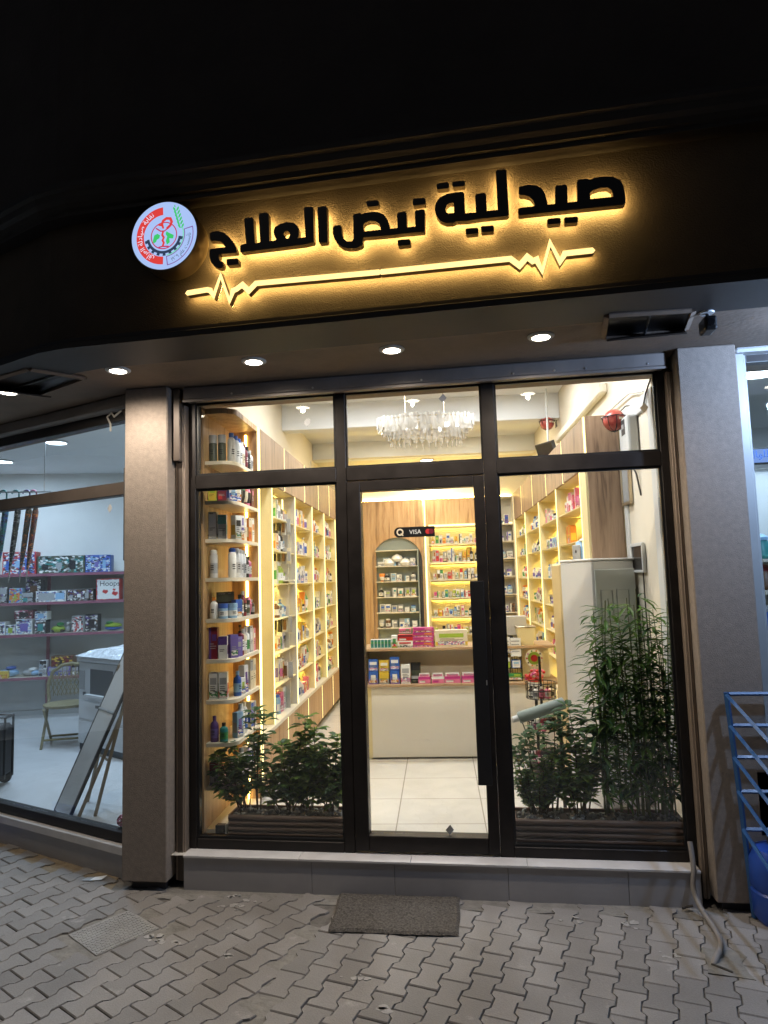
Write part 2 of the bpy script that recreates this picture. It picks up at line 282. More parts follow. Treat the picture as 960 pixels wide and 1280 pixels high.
# ------------------------------------------------------------------ mesh builder
class MB:
    def __init__(s, X=None):
        s.v = []; s.f = []; s.mi = []; s.mats = []; s.X = X
    def m(s, mat):
        if mat not in s.mats: s.mats.append(mat)
        return s.mats.index(mat)
    def add(s, vs, fs, mat):
        k = len(s.v); i = s.m(mat)
        s.v += [tuple(s.X @ Vector(p)) if s.X is not None else tuple(p) for p in vs]
        s.f += [tuple(a + k for a in f) for f in fs]; s.mi += [i] * len(fs)
        return s
    def box(s, x0, x1, y0, y1, z0, z1, mat, T=None):
        vs = [Vector((x, y, z)) for z in (z0, z1) for y in (y0, y1) for x in (x0, x1)]
        if T is not None: vs = [T @ v for v in vs]
        return s.add(vs, [(0, 2, 3, 1), (4, 5, 7, 6), (0, 1, 5, 4), (2, 6, 7, 3), (0, 4, 6, 2), (1, 3, 7, 5)], mat)
    def quad(s, a, b, c, d, mat): return s.add([a, b, c, d], [(0, 1, 2, 3)], mat)
    def tube(s, pts, r, mat, n=8, caps=True):
        pts = [Vector(p) for p in pts]; rs = r if isinstance(r, (list, tuple)) else [r] * len(pts)
        vs = []; fs = []; up = None
        for i, p in enumerate(pts):
            d = ((pts[min(i + 1, len(pts) - 1)] - pts[max(i - 1, 0)])).normalized()
            if up is None: up = Vector((0, 0, 1)) if abs(d.z) < 0.9 else Vector((1, 0, 0))
            a = d.cross(up).normalized(); b = a.cross(d).normalized(); up = b
            for k in range(n):
                t = 2 * math.pi * k / n; vs.append(p + (a * math.cos(t) + b * math.sin(t)) * rs[i])
        for i in range(len(pts) - 1):
            for k in range(n):
                fs.append((i * n + k, i * n + (k + 1) % n, (i + 1) * n + (k + 1) % n, (i + 1) * n + k))
        if caps: fs.append(tuple(range(n))[::-1]); fs.append(tuple((len(pts) - 1) * n + k for k in range(n)))
        return s.add(vs, fs, mat)
    def lathe(s, prof, mat, c=(0, 0, 0), n=14, T=None, cap=True):
        vs = []; fs = []
        for r, z in prof:
            for k in range(n):
                t = 2 * math.pi * k / n; vs.append(Vector((c[0] + r * math.cos(t), c[1] + r * math.sin(t), c[2] + z)))
        if T is not None: vs = [T @ v for v in vs]
        for i in range(len(prof) - 1):
            for k in range(n): fs.append((i * n + k, i * n + (k + 1) % n, (i + 1) * n + (k + 1) % n, (i + 1) * n + k))
        if cap and prof[0][0] > 1e-4: fs.append(tuple(range(n))[::-1])
        if cap and prof[-1][0] > 1e-4: fs.append(tuple((len(prof) - 1) * n + k for k in range(n)))
        return s.add(vs, fs, mat)
    def prism(s, loops, F, d0, d1, mat, side=None, back=None):
        """loops: [outline, hole, ...] of 2D points; F maps (x, y, depth) to a point; front face at d1, back at d0"""
        def area(l): return sum(l[i][0] * l[(i + 1) % len(l)][1] - l[(i + 1) % len(l)][0] * l[i][1] for i in range(len(l)))
        L2 = []
        for i, l in enumerate(loops):
            a = area(l); L2.append(list(l) if (a > 0) == (i == 0) else list(l)[::-1])
        tris = tessellate_polygon([[Vector((p[0], p[1], 0)) for p in l] for l in L2])
        flat = [p for l in L2 for p in l]
        def ori(t):
            a, b, c = (flat[i] for i in t)
            return t if (b[0] - a[0]) * (c[1] - a[1]) - (b[1] - a[1]) * (c[0] - a[0]) > 0 else (t[0], t[2], t[1])
        tris = [ori(t) for t in tris]
        s.add([F(p[0], p[1], d1) for p in flat], tris, mat)
        if d0 != d1:
            s.add([F(p[0], p[1], d0) for p in flat], [t[::-1] for t in tris], back or side or mat)
            for l in L2:
                n = len(l)
                s.add([F(p[0], p[1], d0) for p in l] + [F(p[0], p[1], d1) for p in l], [(i, (i + 1) % n, n + (i + 1) % n, n + i) for i in range(n)], side or mat)
        return s
    def mesh(s, name, bevel=0.0, smooth=False, seg=1):
        me = bpy.data.meshes.new(name); me.from_pydata(s.v, [], s.f)
        for m_ in s.mats: me.materials.append(m_)
        me.polygons.foreach_set('material_index', s.mi)
        if bevel:
            bm = bmesh.new(); bm.from_mesh(me)
            bmesh.ops.remove_doubles(bm, verts=bm.verts, dist=1e-6)
            es = [e for e in bm.edges if len(e.link_faces) == 2 and e.calc_face_angle(0) > 0.6]
            bmesh.ops.bevel(bm, geom=es, offset=bevel, segments=seg, affect='EDGES', profile=0.5, clamp_overlap=True)
            bm.to_mesh(me); bm.free()
        if smooth:
            me.polygons.foreach_set('use_smooth', [True] * len(me.polygons))
            try: me.set_sharp_from_angle(angle=R(40))
            except Exception: pass
        me.update(); return me
    def build(s, name, parent=None, bevel=0.0, smooth=False, seg=1, label=None):
        o = bpy.data.objects.new(name, s.mesh(name, bevel, smooth, seg)); COL.objects.link(o)
        if parent is not None: o.parent = parent
        if label: o['label'] = label
        return o

def tag(o, label, cat, group=None, kind=None):
    if label: o['label'] = label
    if cat: o['category'] = cat
    if group: o['group'] = group
    if kind: o['kind'] = kind
    return o
def thing(name, label, cat, loc=(0, 0, 0), rz=0.0, group=None):
    o = bpy.data.objects.new(name, None); COL.objects.link(o); o.empty_display_size = 0.1
    o.location = loc; o.rotation_euler = (0, 0, rz)
    return tag(o, label, cat, group)
def dup(src, loc=None, rz=None, label=None):
    """a copy of a thing together with its parts and their sub-parts"""
    c = src.copy(); COL.objects.link(c)
    if loc is not None: c.location = loc
    if rz is not None: c.rotation_euler = (0, 0, rz)
    if label: c['label'] = label
    for ch in list(src.children):
        d = ch.copy(); COL.objects.link(d); d.parent = c
        for g in list(ch.children):
            h = g.copy(); COL.objects.link(h); h.parent = d
    return c
ORD = ['first', 'second', 'third', 'fourth', 'fifth', 'sixth', 'seventh', 'eighth', 'ninth', 'tenth', 'eleventh', 'twelfth', 'thirteenth', 'fourteenth', 'fifteenth', 'sixteenth']

# ------------------------------------------------------------------ frames
DEL = R(3.9)                                  # the pharmacy is built slightly askew of its shopfront
RI = Matrix.Rotation(DEL, 4, 'Z')
def I(u, v, z): return tuple(RI @ Vector((u, v, z)))
FZ = 0.173                                    # shop floor level above the pavement
SOF = 2.796                                   # underside of the canopy
RF = Matrix.Translation((0, -0.932, 0)) @ Matrix.Rotation(R(-2.0), 4, 'Z')   # fascia frame: x along it, y into the wall
WA = R(180 - 22.3)
WL = Matrix.Translation((-2.16, 0.06, 0)) @ Matrix.Rotation(R(-22.3), 4, 'Z') # left shopfront: its -x runs away to the left

# ------------------------------------------------------------------ camera
cam = bpy.data.cameras.new('camera'); co = bpy.data.objects.new('camera', cam); COL.objects.link(co)
yaw, pit, rol = R(-8.244), R(5.59), R(-1.715)
fw = Vector((math.sin(yaw) * math.cos(pit), math.cos(yaw) * math.cos(pit), math.sin(pit)))
r0 = Vector((math.cos(yaw), -math.sin(yaw), 0)); u0 = r0.cross(fw)
rt = r0 * math.cos(rol) + u0 * math.sin(rol); up = -r0 * math.sin(rol) + u0 * math.cos(rol)
mw = Matrix(((rt.x, up.x, -fw.x, 0.0), (rt.y, up.y, -fw.y, -3.8), (rt.z, up.z, -fw.z, 1.646), (0, 0, 0, 1)))
co.matrix_world = mw
cam.sensor_fit = 'VERTICAL'; cam.sensor_height = 24.0; cam.lens = 24.0 * 850 / 1280; cam.clip_end = 200; cam.clip_start = 0.05
sc.camera = co

# ================================================================== SETTING
g = MB(); g.quad((-40, -40, -0.03), (40, -40, -0.03), (40, 40, -0.03), (-40, 40, -0.03), M['asphalt'])
tag(g.build('ground'), None, None, kind='structure')

# ---- pavement of interlocking dog-bone pavers, laid in two directions
def paver_outline(L=0.17, gap=0.0022):
    w, n = 0.0652, 0.0458; pts = []
    prof = [(-L / 2, w), (-0.0525, w), (-0.0325, n), (0.0325, n), (0.0525, w), (L / 2, w)]
    right = [(hw - gap, max(-L / 2 + gap, min(L / 2 - gap, y))) for y, hw in prof]
    return right + [(-x, y) for x, y in right[::-1]]
PO = paver_outline()
seamA, seamB = Vector((-0.86, -0.45)), Vector((-1.05, -1.55))
def side_of_seam(p):
    d = seamB - seamA; q = Vector((p[0], p[1])) - seamA
    return d.x * q.y - d.y * q.x
def in_manhole(p, grow=0.0):
    q = Matrix.Rotation(R(-56.5), 2) @ (Vector((p[0], p[1])) - Vector((-1.838, -0.584)))
    return abs(q.x) < 0.16 + grow and abs(q.y) < 0.15 + grow
def step_y(x):
    return -0.125 if x > -2.16 else 0.06 - (x + 2.16) * 0.41 - 0.06
pv = MB(); bot = MB()
def lay(angle, org, keep, nx=46, ny=40):
    ca, sa = math.cos(angle), math.sin(angle)
    ax = (sa, -ca); ay = (ca, sa)             # ay runs along a column of pavers
    for i in range(-nx, nx + 1):
        for j in range(-ny, ny + 1):
            lx, ly = i * 0.111, j * 0.17 + (i % 2) * 0.085
            cx, cy = org[0] + ax[0] * lx + ay[0] * ly, org[1] + ax[1] * lx + ay[1] * ly
            if not keep(cx, cy): continue
            if cy > step_y(cx) - 0.055 or cy < -3.3 or cx < -5.0 or cx > 4.0: continue
            if in_manhole((cx, cy), 0.06): continue
            dz = rnd.uniform(-0.0025, 0.0015); tx, ty = rnd.uniform(-0.011, 0.011), rnd.uniform(-0.011, 0.011)
            top, mid, low = [], [], []
            for (x, y) in PO:
                wx, wy = cx + ax[0] * x + ay[0] * y, cy + ax[1] * x + ay[1] * y
                k = 0.955
                ix, iy = cx + (ax[0] * x + ay[0] * y) * k, cy + (ax[1] * x + ay[1] * y) * k
                z = dz + tx * x + ty * y
                top.append((ix, iy, z)); mid.append((wx, wy, z - 0.0045)); low.append((wx, wy, -0.022))
            n = len(PO)
            fs = [tuple(range(n))] + [(n + q, n + (q + 1) % n, (q + 1) % n, q) for q in range(n)] + [(2 * n + q, 2 * n + (q + 1) % n, n + (q + 1) % n, n + q) for q in range(n)]
            pv.add(top + mid + low, fs, M['paver'])
lay(R(75.5), (0.0865, -0.6505), lambda x, y: side_of_seam((x, y)) > 0.04)
lay(R(60.0), (-1.28, -0.93), lambda x, y: side_of_seam((x, y)) < -0.045)
pv.box(-5, 4, -3.4, 0.6, -0.026, -0.012, M['sand'])
pvo = pv.build('pavement'); tag(pvo, None, None, kind='structure')
# patched mortar along the seam, the step and round the manhole cover
def patch(pts, z0, z1, amp, mb, mat='mortar'):
    n = len(pts); c = sum((Vector(p) for p in pts), Vector((0, 0))) / n
    ring = []
    for i in range(n):
        a, b = Vector(pts[i]), Vector(pts[(i + 1) % n]); k = max(2, int((b - a).length / 0.05))
        for q in range(k):
            p = a.lerp(b, q / k); ring.append(p + Vector((rnd.uniform(-amp, amp), rnd.uniform(-amp, amp))))
    mb.prism([[(p.x, p.y) for p in ring]], lambda x, y, d: (x, y, d + 0.002 * math.sin(x * 31) * math.cos(y * 27)), z0, z1, M[mat])
mo = MB()
sd = (seamB - seamA).normalized(); sn = Vector((-sd.y, sd.x))
patch([seamA + sn * 0.11, seamA - sn * 0.13, seamB - sn * 0.13, seamB + sn * 0.11], -0.02, -0.0069, 0.012, mo)
patch([(-2.16, -0.06), (-2.16, -0.235), (-0.3, -0.225), (1.40, -0.225), (1.40, -0.06)], -0.02, -0.0075, 0.008, mo)
patch([(-2.14, 0.02), (-2.10, -0.19), (-4.4, 0.76), (-4.3, 0.93)], -0.02, -0.0078, 0.008, mo, 'dirt')
mr_ = Matrix.Rotation(R(56.5), 2); mc_ = Vector((-1.838, -0.584))
sq = [mc_ + mr_ @ Vector(p) for p in ((-0.30, -0.29), (0.30, -0.29), (0.30, 0.29), (-0.30, 0.29))]
patch(sq, -0.02, -0.0072, 0.008, mo)
patch([(0.86, -0.50), (1.02, -0.52), (1.0, -0.72), (0.83, -0.70)], -0.02, 0.0025, 0.02, mo)
tag(mo.build('pavement'), None, None, kind='structure')
spl = MB()
for (cx, cy, r_, n_) in [(-1.36, -0.30, 0.05, 7), (-1.30, -0.26, 0.04, 5), (-1.62, -0.62, 0.045, 6), (-1.50, -0.66, 0.04, 6), (-1.40, -0.20, 0.06, 5), (-0.62, -0.86, 0.04, 5), (-1.22, -0.75, 0.025, 4), (0.35, -0.28, 0.05, 5), (0.62, -0.30, 0.06, 6), (-0.45, -1.05, 0.03, 4), (0.72, -0.55, 0.04, 5)]:
    for k in range(n_):
        a = rnd.uniform(0, 6.28); d_ = rnd.uniform(0, r_ * 1.6); x, y = cx + d_ * math.cos(a), cy + d_ * 0.6 * math.sin(a); q_ = rnd.uniform(0.006, 0.024)
        ring_ = [(x + q_ * rnd.uniform(0.5, 1.3) * math.cos(t * 0.7), y + q_ * rnd.uniform(0.4, 1.1) * math.sin(t * 0.7)) for t in range(9)]
        spl.prism([ring_], lambda x_, y_, dd: (x_, y_, dd), -0.004, 0.0014, M['splash'])
tag(spl.build('mortar_splashes'), None, None, kind='stuff')
# ---- square manhole cover
mh = thing('manhole_cover', 'square pale manhole cover with worn pattern set in the pavement', 'manhole cover', (mc_.x, mc_.y, 0), R(56.5))
b = MB(); b.box(-0.155, 0.155, -0.145, 0.145, -0.02, -0.001, M['manhole']); b.build('plate', mh, 0.002)
b = MB()
for i in range(13):
    for j in range(12):
        b.box(-0.14 + i * 0.0225 - 0.008 + (j % 2) * 0.006, -0.14 + i * 0.0225 + 0.008 + (j % 2) * 0.006, -0.135 + j * 0.0235 - 0.007, -0.135 + j * 0.0235 + 0.007, -0.002, 0.0012, M['manhole'])
b.build('raised_pattern', mh)
# ---- door mat
dm = MB(); T0 = [(-0.826, -0.135), (-0.197, -0.128), (-0.189, -0.50), (-0.80, -0.515)]
nx, ny = 40, 26; vs = []; fs = []
for j in range(ny + 1):
    for i in range(nx + 1):
        s_, t_ = i / nx, j / ny
        a = Vector(T0[0]).lerp(Vector(T0[1]), s_); c = Vector(T0[3]).lerp(Vector(T0[2]), s_); p = a.lerp(c, t_)
        e = 0.004 if i in (0, nx) or j in (0, ny) else 0.014
        vs.append((p.x + 0.5 - 0.003 * math.sin(t_ * 9), p.y + 0.32 + 0.004 * math.sin(s_ * 7), e + rnd.uniform(0, 0.004)))
for j in range(ny):
    for i in range(nx): a = j * (nx + 1) + i; fs.append((a, a + nx + 1, a + nx + 2, a + 1))
dm.add(vs, fs, M['mat'])
o = dm.build('door_mat'); o.location = (-0.5, -0.32, 0); tag(o, 'grey brown bristle doormat lying below the pharmacy step', 'doormat')

# ================================================================== BUILDING
bd = thing('shop_building', 'dark brown building with moulded canopy and rendered columns', 'building')
# upper wall above the cornice, canopy fascia, mouldings, soffit follow the bend at the left
def along(y_out):
    """outline of the canopy front, offset outwards: left wing, bend, straight front"""
    return [RF @ Vector((-6.0, 1.55 + y_out, 0)), RF @ Vector((-2.62, 0.225 + y_out, 0)), RF @ Vector((-2.12, 0.03 + y_out, 0)), RF @ Vector((-1.95, 0.0 + y_out, 0)), RF @ Vector((5.0, 0.0 + y_out, 0))]
def sweep(prof, mat, mb):
    """prof: (out, z) pairs, out < 0 towards the street"""
    vs = []; fs = []; n = len(prof)
    lines = [along(o_) for o_, z_ in prof]
    for k in range(5):
        for i, (o_, z_) in enumerate(prof): vs.append((lines[i][k].x, lines[i][k].y, z_))
    for k in range(4):
        for i in range(n - 1): fs.append((k * n + i, (k + 1) * n + i, (k + 1) * n + i + 1, k * n + i + 1))
    mb.add(vs, fs, mat)
b = MB(); sweep([(0.068, 2.80), (0.068, 3.50)], M['stucco_dark'], b); b.build('fascia', bd)
b = MB(); sweep([(0.30, SOF - 0.006), (-0.02, SOF - 0.006), (-0.02, SOF + 0.012), (0.0, SOF + 0.016), (0.0, SOF + 0.03), (0.018, SOF + 0.04), (0.022, SOF + 0.058), (0.069, SOF + 0.064)], M['moulding'], b); b.build('lower_moulding', bd, smooth=False)
b = MB(); sweep([(0.069, 3.462), (-0.005, 3.466), (-0.005, 3.487), (-0.022, 3.492), (-0.03, 3.515), (-0.05, 3.53), (-0.055, 3.56), (-0.075, 3.57), (-0.075, 3.596), (0.2, 3.604)], M['moulding'], b); b.build('cornice', bd)
b = MB(); sweep([(0.10, 3.60), (0.10, 9.0)], M['upper_wall'], b); b.build('upper_wall', bd)
b = MB(); la = along(0.02)
vs = [(p.x, p.y, SOF) for p in la] + [(5.0, 0.4, SOF), (-1.9, 0.4, SOF), (-2.3, 0.55, SOF), (-6.0, 2.2, SOF)]
b.add(vs, [tuple(range(len(vs)))[::-1]], M['soffit']); b.build('soffit', bd)
# columns
def column(x0, x1, y0, y1, nm, lbl):
    m_ = MB(); m_.box(x0, x1, y0, y1, 0.045, SOF - 0.002, M['column']); m_.build('column', bd, 0.006, label=lbl)
column(-2.035, -1.772, -0.17, 0.05, '', 'left column washed by warm light')
column(1.036, 1.325, -0.17, 0.04, '', 'right column washed by cool light')
b = MB(); b.box(-2.00, -1.80, -0.12, 0.05, -0.01, 0.044, M['dark']); b.build('column_base', bd)
b = MB(); b.box(1.07, 1.29, -0.12, 0.04, -0.01, 0.044, M['dark']); b.build('column_base', bd)
# step in front of the pharmacy, clad in tiles
b = MB(); xs = [-1.70, -0.98, -0.535, 0.05, 0.64, 0.985]
for i in range(5): b.box(xs[i] + 0.0012, xs[i + 1] - 0.0012, -0.118, -0.06, -0.01, 0.160, M['plinth'])
b.box(-1.70, 0.985, -0.112, -0.06, -0.01, 0.1585, M['mortar'])
b.build('step_riser', bd, 0.0015)
b = MB(); xs = [-1.70, -1.05, -0.45, 0.15, 0.985]
for i in range(4): b.box(xs[i] + 0.001, xs[i + 1] - 0.001, -0.128, 0.06, 0.161, FZ, M['sill'])
b.build('step_tread', bd, 0.0015)
# step of the left shopfront
b = MB(WL); b.box(-3.6, 0.16, -0.055, -0.02, -0.01, 0.120, M['plinth']); b.build('step_riser', bd, 0.0015)
b = MB(WL); b.box(-3.6, 0.17, -0.065, 0.1, 0.121, 0.168, M['sill']); b.build('step_tread', bd, 0.003)
b = MB(); b.box(1.33, 4.2, -0.10, 0.0, -0.01, 0.168, M['plinth']); b.build('step_riser', bd, 0.002)
# party walls, lintels and back walls
b = MB(RI); b.box(-1.98, -1.86, 0.06, 5.75, 0, 3.6, M['cream']); b.build('party_wall', bd)
b = MB(RI); b.box(1.06, 1.20, 0.05, 5.75, 0, 3.6, M['cream']); b.build('party_wall', bd)
b = MB(); b.box(-1.85, 1.10, 0.03, 0.13, 2.80, 3.6, M['white_wall']); b.build('lintel', bd)
b = MB(); b.box(1.33, 5.0, 0.0, 0.1, 2.79, 3.4, M['white_wall']); b.build('lintel', bd)
b = MB(WL); b.box(-3.7, 0.35, 0.05, 0.15, 2.80, 3.4, M['white_wall']); b.build('lintel', bd)
b = MB(); b.box(-1.77, -1.70, 0.0, 0.16, 0, 2.796, M['rail']); b.build('jamb', bd)
b = MB(); b.box(1.0, 1.04, 0.0, 0.06, 0, 2.796, M['rail']); b.build('jamb', bd)
b = MB(RI); b.box(-1.86, 1.06, 5.72, 5.85, 0, 3.6, M['cream']); b.build('back_wall', bd)
# pharmacy ceiling with two down-stand beams
b = MB(RI); b.quad((-1.86, 0.1, 3.52), (-1.86, 3.25, 3.52), (1.06, 3.25, 3.52), (1.06, 0.1, 3.52), M['ceil'])
b.quad((-1.86, 3.4, 3.46), (-1.86, 5.05, 3.46), (1.06, 5.05, 3.46), (1.06, 3.4, 3.46), M['ceil'])
b.quad((-1.86, 5.0, 3.235), (-1.86, 5.75, 3.235), (1.06, 5.75, 3.235), (1.06, 5.0, 3.235), M['cream']); b.build('ceiling', bd)
b = MB(RI); b.box(-1.86, 1.06, 3.25, 3.42, 3.25, 3.6, M['ceil']); b.build('ceiling_beam', bd, 0.004)
b = MB(RI); b.box(-1.86, 1.06, 5.05, 5.2, 3.23, 3.6, M['ceil']); b.build('ceiling_beam', bd, 0.004)
b = MB(RI); b.box(1.0, 1.06, 1.3, 3.25, 2.98, 3.06, M['cream']); b.build('wall_duct', bd, 0.012)
# toy shop shell: back wall at an angle of its own
BA = R(17.0); BK = Matrix.Translation((-5.43, 3.745, 0)) @ Matrix.Rotation(BA, 4, 'Z')   # x along the back wall, -y into the room
b = MB(BK); b.box(-2.2, 3.4, 0.0, 0.1, 0, 3.2, M['white_wall']); b.build('back_wall', bd)
b = MB(BK); b.box(-2.3, -2.2, -5.0, 0.05, 0, 3.2, M['white_wall']); b.build('side_wall', bd)
b = MB(); b.add([I(-1.98, 0.1, 3.05), I(-1.98, 5.7, 3.05), tuple(BK @ Vector((-2.3, 0.05, 3.05))), tuple(BK @ Vector((-2.3, -3.6, 3.05))), tuple(WL @ Vector((-3.7, 0.12, 3.05)))], [(0, 1, 2, 3, 4)], M['ceil']); b.build('ceiling', bd)
# right neighbour shell
b = MB(); b.box(1.33, 4.6, 3.2, 3.3, 0, 3.4, M['white_wall']); b.build('back_wall', bd)
b = MB(); b.box(4.5, 4.6, 0.0, 3.2, 0, 3.4, M['white_wall']); b.build('side_wall', bd)
b = MB(); b.quad((1.25, 0.08, 3.0), (1.25, 3.2, 3.0), (4.6, 3.2, 3.0), (4.6, 0.08, 3.0), M['ceil']); b.build('ceiling', bd)
# floors
b = MB(); b.quad((-1.86, 0, 0), (1.1, 0, 0), (1.06, 5.75, 0), (-1.86, 5.75, 0), M['floor'])
o = b.build('floor'); o.location = (0, 0, FZ - 0.004); o.rotation_euler = (0, 0, DEL); tag(o, None, None, kind='structure')
b = MB(); b.add([tuple(WL @ Vector((0.2, 0.03, 0.164))), I(-1.9, 0.1, 0.164), I(-1.9, 5.7, 0.164), tuple(BK @ Vector((-2.3, 0.05, 0.164))), tuple(BK @ Vector((-2.3, -3.6, 0.164))), tuple(WL @ Vector((-3.7, 0.03, 0.164)))], [(0, 1, 2, 3, 4, 5)], M['floor_toy'])
tag(b.build('floor'), None, None, kind='structure')
b = MB(); b.quad((1.2, -0.02, 0.164), (4.6, -0.02, 0.164), (4.6, 3.2, 0.164), (1.2, 3.2, 0.164), M['floor_toy'])
tag(b.build('floor'), None, None, kind='structure')

# ================================================================== SHOPFRONTS
sf = thing('shopfront_window', 'dark bronze aluminium pharmacy shopfront with five glass panes', 'shopfront', (0, 0, 0))
b = MB(); y0, y1 = -0.03, 0.05
b.box(-1.705, -1.662, y0, y1, FZ, 2.797, M['alu'])          # left post
b.box(0.958, 1.0, y0, y1, FZ, 2.797, M['alu'])              # right post
b.box(-0.816, -0.7576, y0, y1, FZ, 2.797, M['alu'])          # mullions
b.box(0.0186, 0.092, y0, y1, FZ, 2.797, M['alu'])
for xa, xb in ((-1.6615, -0.8165), (0.0925, 0.9575)):
    b.box(xa, xb, y0, y1, FZ, 0.227, M['alu']); b.box(xa, xb, y0 - 0.002, y1, 2.203, 2.283, M['alu']); b.box(xa, xb, y0, y1, 2.72, 2.797, M['alu'])
b.box(-0.7570, 0.0180, y0 - 0.002, y1, 2.206, 2.283, M['alu']); b.box(-0.7570, 0.0180, y0, y1, 2.72, 2.797, M['alu'])
b.build('frame', sf, 0.003)
b = MB()                                                     # glazing beads
def bead(x0, x1, z0, z1):
    t = 0.012
    b.box(x0, x0 + t, -0.018, 0.0, z0, z1, M['black']); b.box(x1 - t, x1, -0.018, 0.0, z0, z1, M['black'])
    b.box(x0 + t, x1 - t, -0.018, 0.0, z0, z0 + t, M['black']); b.box(x0 + t, x1 - t, -0.018, 0.0, z1 - t, z1, M['black'])
PANES = [(-1.662, -0.816, 2.283, 2.72), (-0.762, 0.022, 2.283, 2.72), (0.092, 0.958, 2.283, 2.72), (-1.662, -0.816, 0.227, 2.203), (0.092, 0.958, 0.227, 2.203)]
for x0, x1, z0, z1 in PANES: bead(x0, x1, z0, z1)
b.build('glazing_bead', sf)
for x0, x1, z0, z1 in PANES:
    b = MB(); b.box(x0 + 0.002, x1 - 0.002, 0.004, 0.010, z0 + 0.002, z1 - 0.002, M['glass']); b.build('pane', sf)
dr = thing('glass_door', 'black framed glass pharmacy door with long vertical handle', 'door', (-0.76, 0, FZ))
b = MB(Matrix.Translation((0.76, 0, -FZ)))
b.box(-0.757, -0.680, -0.034, 0.046, 0.186, 2.200, M['alu']); b.box(-0.042, 0.018, -0.034, 0.046, 0.186, 2.200, M['alu'])
b.box(-0.6795, -0.0425, -0.034, 0.046, 0.186, 0.268, M['alu']); b.box(-0.6795, -0.0425, -0.034, 0.046, 2.143, 2.200, M['alu'])
b.build('door_frame', dr, 0.003)
b = MB(Matrix.Translation((0.76, 0, -FZ))); b.box(-0.679, -0.043, 0.004, 0.010, 0.269, 2.142, M['glass']); b.build('pane', dr)
b = MB(Matrix.Translation((0.76, 0, -FZ))); b.box(-0.082, -0.008, -0.098, -0.082, 0.556, 1.618, M['black']); hd = b.build('handle', dr, 0.003)
b = MB(Matrix.Translation((0.76, 0, -FZ)))
for z in (0.66, 1.5): b.box(-0.04, -0.012, -0.083, -0.034, z, z + 0.03, M['black'])
b.build('handle_mount', hd)
b = MB(Matrix.Translation((0.76, 0, -FZ)))
b.box(-0.018, -0.012, -0.1, -0.097, 1.07, 1.095, M['chrome']); b.build('keyhole', hd)
# payment sticker on the door glass: ring-shaped Q, VISA, two discs
SX, SZ = -0.371, 1.902
b = MB(Matrix.Translation((0.76, 0, -FZ)))
pl = [(-0.098 + 0.028 * math.cos(t) - 0.0, 0.029 * math.sin(t)) for t in [R(a) for a in range(90, 271, 15)]] + [(0.104, -0.029), (0.104, 0.029)]
b.prism([pl], lambda x, y, d: (SX + x, 0.003 - d, SZ + y), 0, 0.001, M['black']); stk = b.build('payment_sticker', dr)
def ring(cx, cy, ro, ri, n=24): return [[(cx + ro * math.cos(2 * math.pi * k / n), cy + ro * math.sin(2 * math.pi * k / n)) for k in range(n)], [(cx + ri * math.cos(2 * math.pi * k / n), cy + ri * math.sin(2 * math.pi * k / n)) for k in range(n)]]
DT = Matrix.Translation((0.76, 0, -FZ))
b = MB(DT); FQ = lambda x, y, d: (SX + x, 0.0015 - d, SZ + y)
b.prism(ring(-0.092, 0.001, 0.020, 0.012), FQ, 0, 0.0008, P['cream']); b.prism([[(-0.090, -0.008), (-0.085, -0.004), (-0.072, -0.018), (-0.078, -0.021)]], FQ, 0.001, 0.0016, P['cream'])
b.build('letter_q', stk)
def text_mesh(body, size=1.0):
    c = bpy.data.curves.new('t', 'FONT'); c.body = body; c.size = size; c.align_x = 'CENTER'
    ob = bpy.data.objects.new('t', c); COL.objects.link(ob); bpy.context.view_layer.update()
    dg = bpy.context.evaluated_depsgraph_get(); me = ob.evaluated_get(dg).to_mesh()
    vs = [tuple(v.co) for v in me.vertices]; fs = [tuple(p.vertices) for p in me.polygons]
    ob.evaluated_get(dg).to_mesh_clear(); bpy.data.objects.remove(ob); bpy.data.curves.remove(c)
    return vs, fs
vs, fs = text_mesh('VISA', 0.034)
b = MB(DT); b.add([(SX - 0.006 + v[0], 0.001, SZ - 0.011 + v[1]) for v in vs], fs, P['white']); b.build('lettering', stk)
b = MB(DT)
for cx, m_ in ((0.066, 'red'), (0.084, 'maroon')):
    b.prism([[(cx + 0.0145 * math.cos(2 * math.pi * k / 20), 0.0145 * math.sin(2 * math.pi * k / 20)) for k in range(20)]], FQ, 0, 0.0006 if m_ == 'red' else 0.001, P[m_])
b.build('card_emblem', stk)
# roller shutter: box above the shopfront and a guide rail either side
rs = thing('roller_shutter', 'brownish grey roller shutter box and guide rails round the pharmacy front', 'roller shutter', (0, 0, 2.75))
TT = Matrix.Translation((0, 0, -2.75))
b = MB(TT); b.box(-1.70, 0.995, -0.125, -0.035, 2.716, 2.7935, M['shutter']); b.build('shutter_box', rs, 0.008)
b = MB(TT); b.box(-1.70, 0.995, -0.128, -0.122, 2.703, 2.7155, M['shutter']); b.build('box_lip', rs)
for x in (-1.4, -0.92, -0.3, 0.2, 0.42, 0.58, 0.9):
    b = MB(TT); b.lathe([(0.0, 0.0), (0.006, 0.0), (0.006, 0.003), (0, 0.004)], M['chrome'], n=8, T=Matrix.Translation((x, -0.125, 2.735)) @ Matrix.Rotation(R(90), 4, 'X')); b.build('screw', rs)
for x0, x1 in ((-1.765, -1.708), (1.002, 1.034)):
    b = MB(TT); b.box(x0, x1, -0.075, 0.0, 0.02, 2.70, M['rail']); b.box(x0 + 0.012, x1 - 0.010, -0.08, -0.074, 0.02, 2.69, M['alu_brown']); b.build('guide_rail', rs, 0.003)
b = MB(TT); b.box(-1.762, -1.72, -0.12, -0.076, 2.36, 2.79, M['alu_brown']); b.build('rail_cover', rs, 0.004)
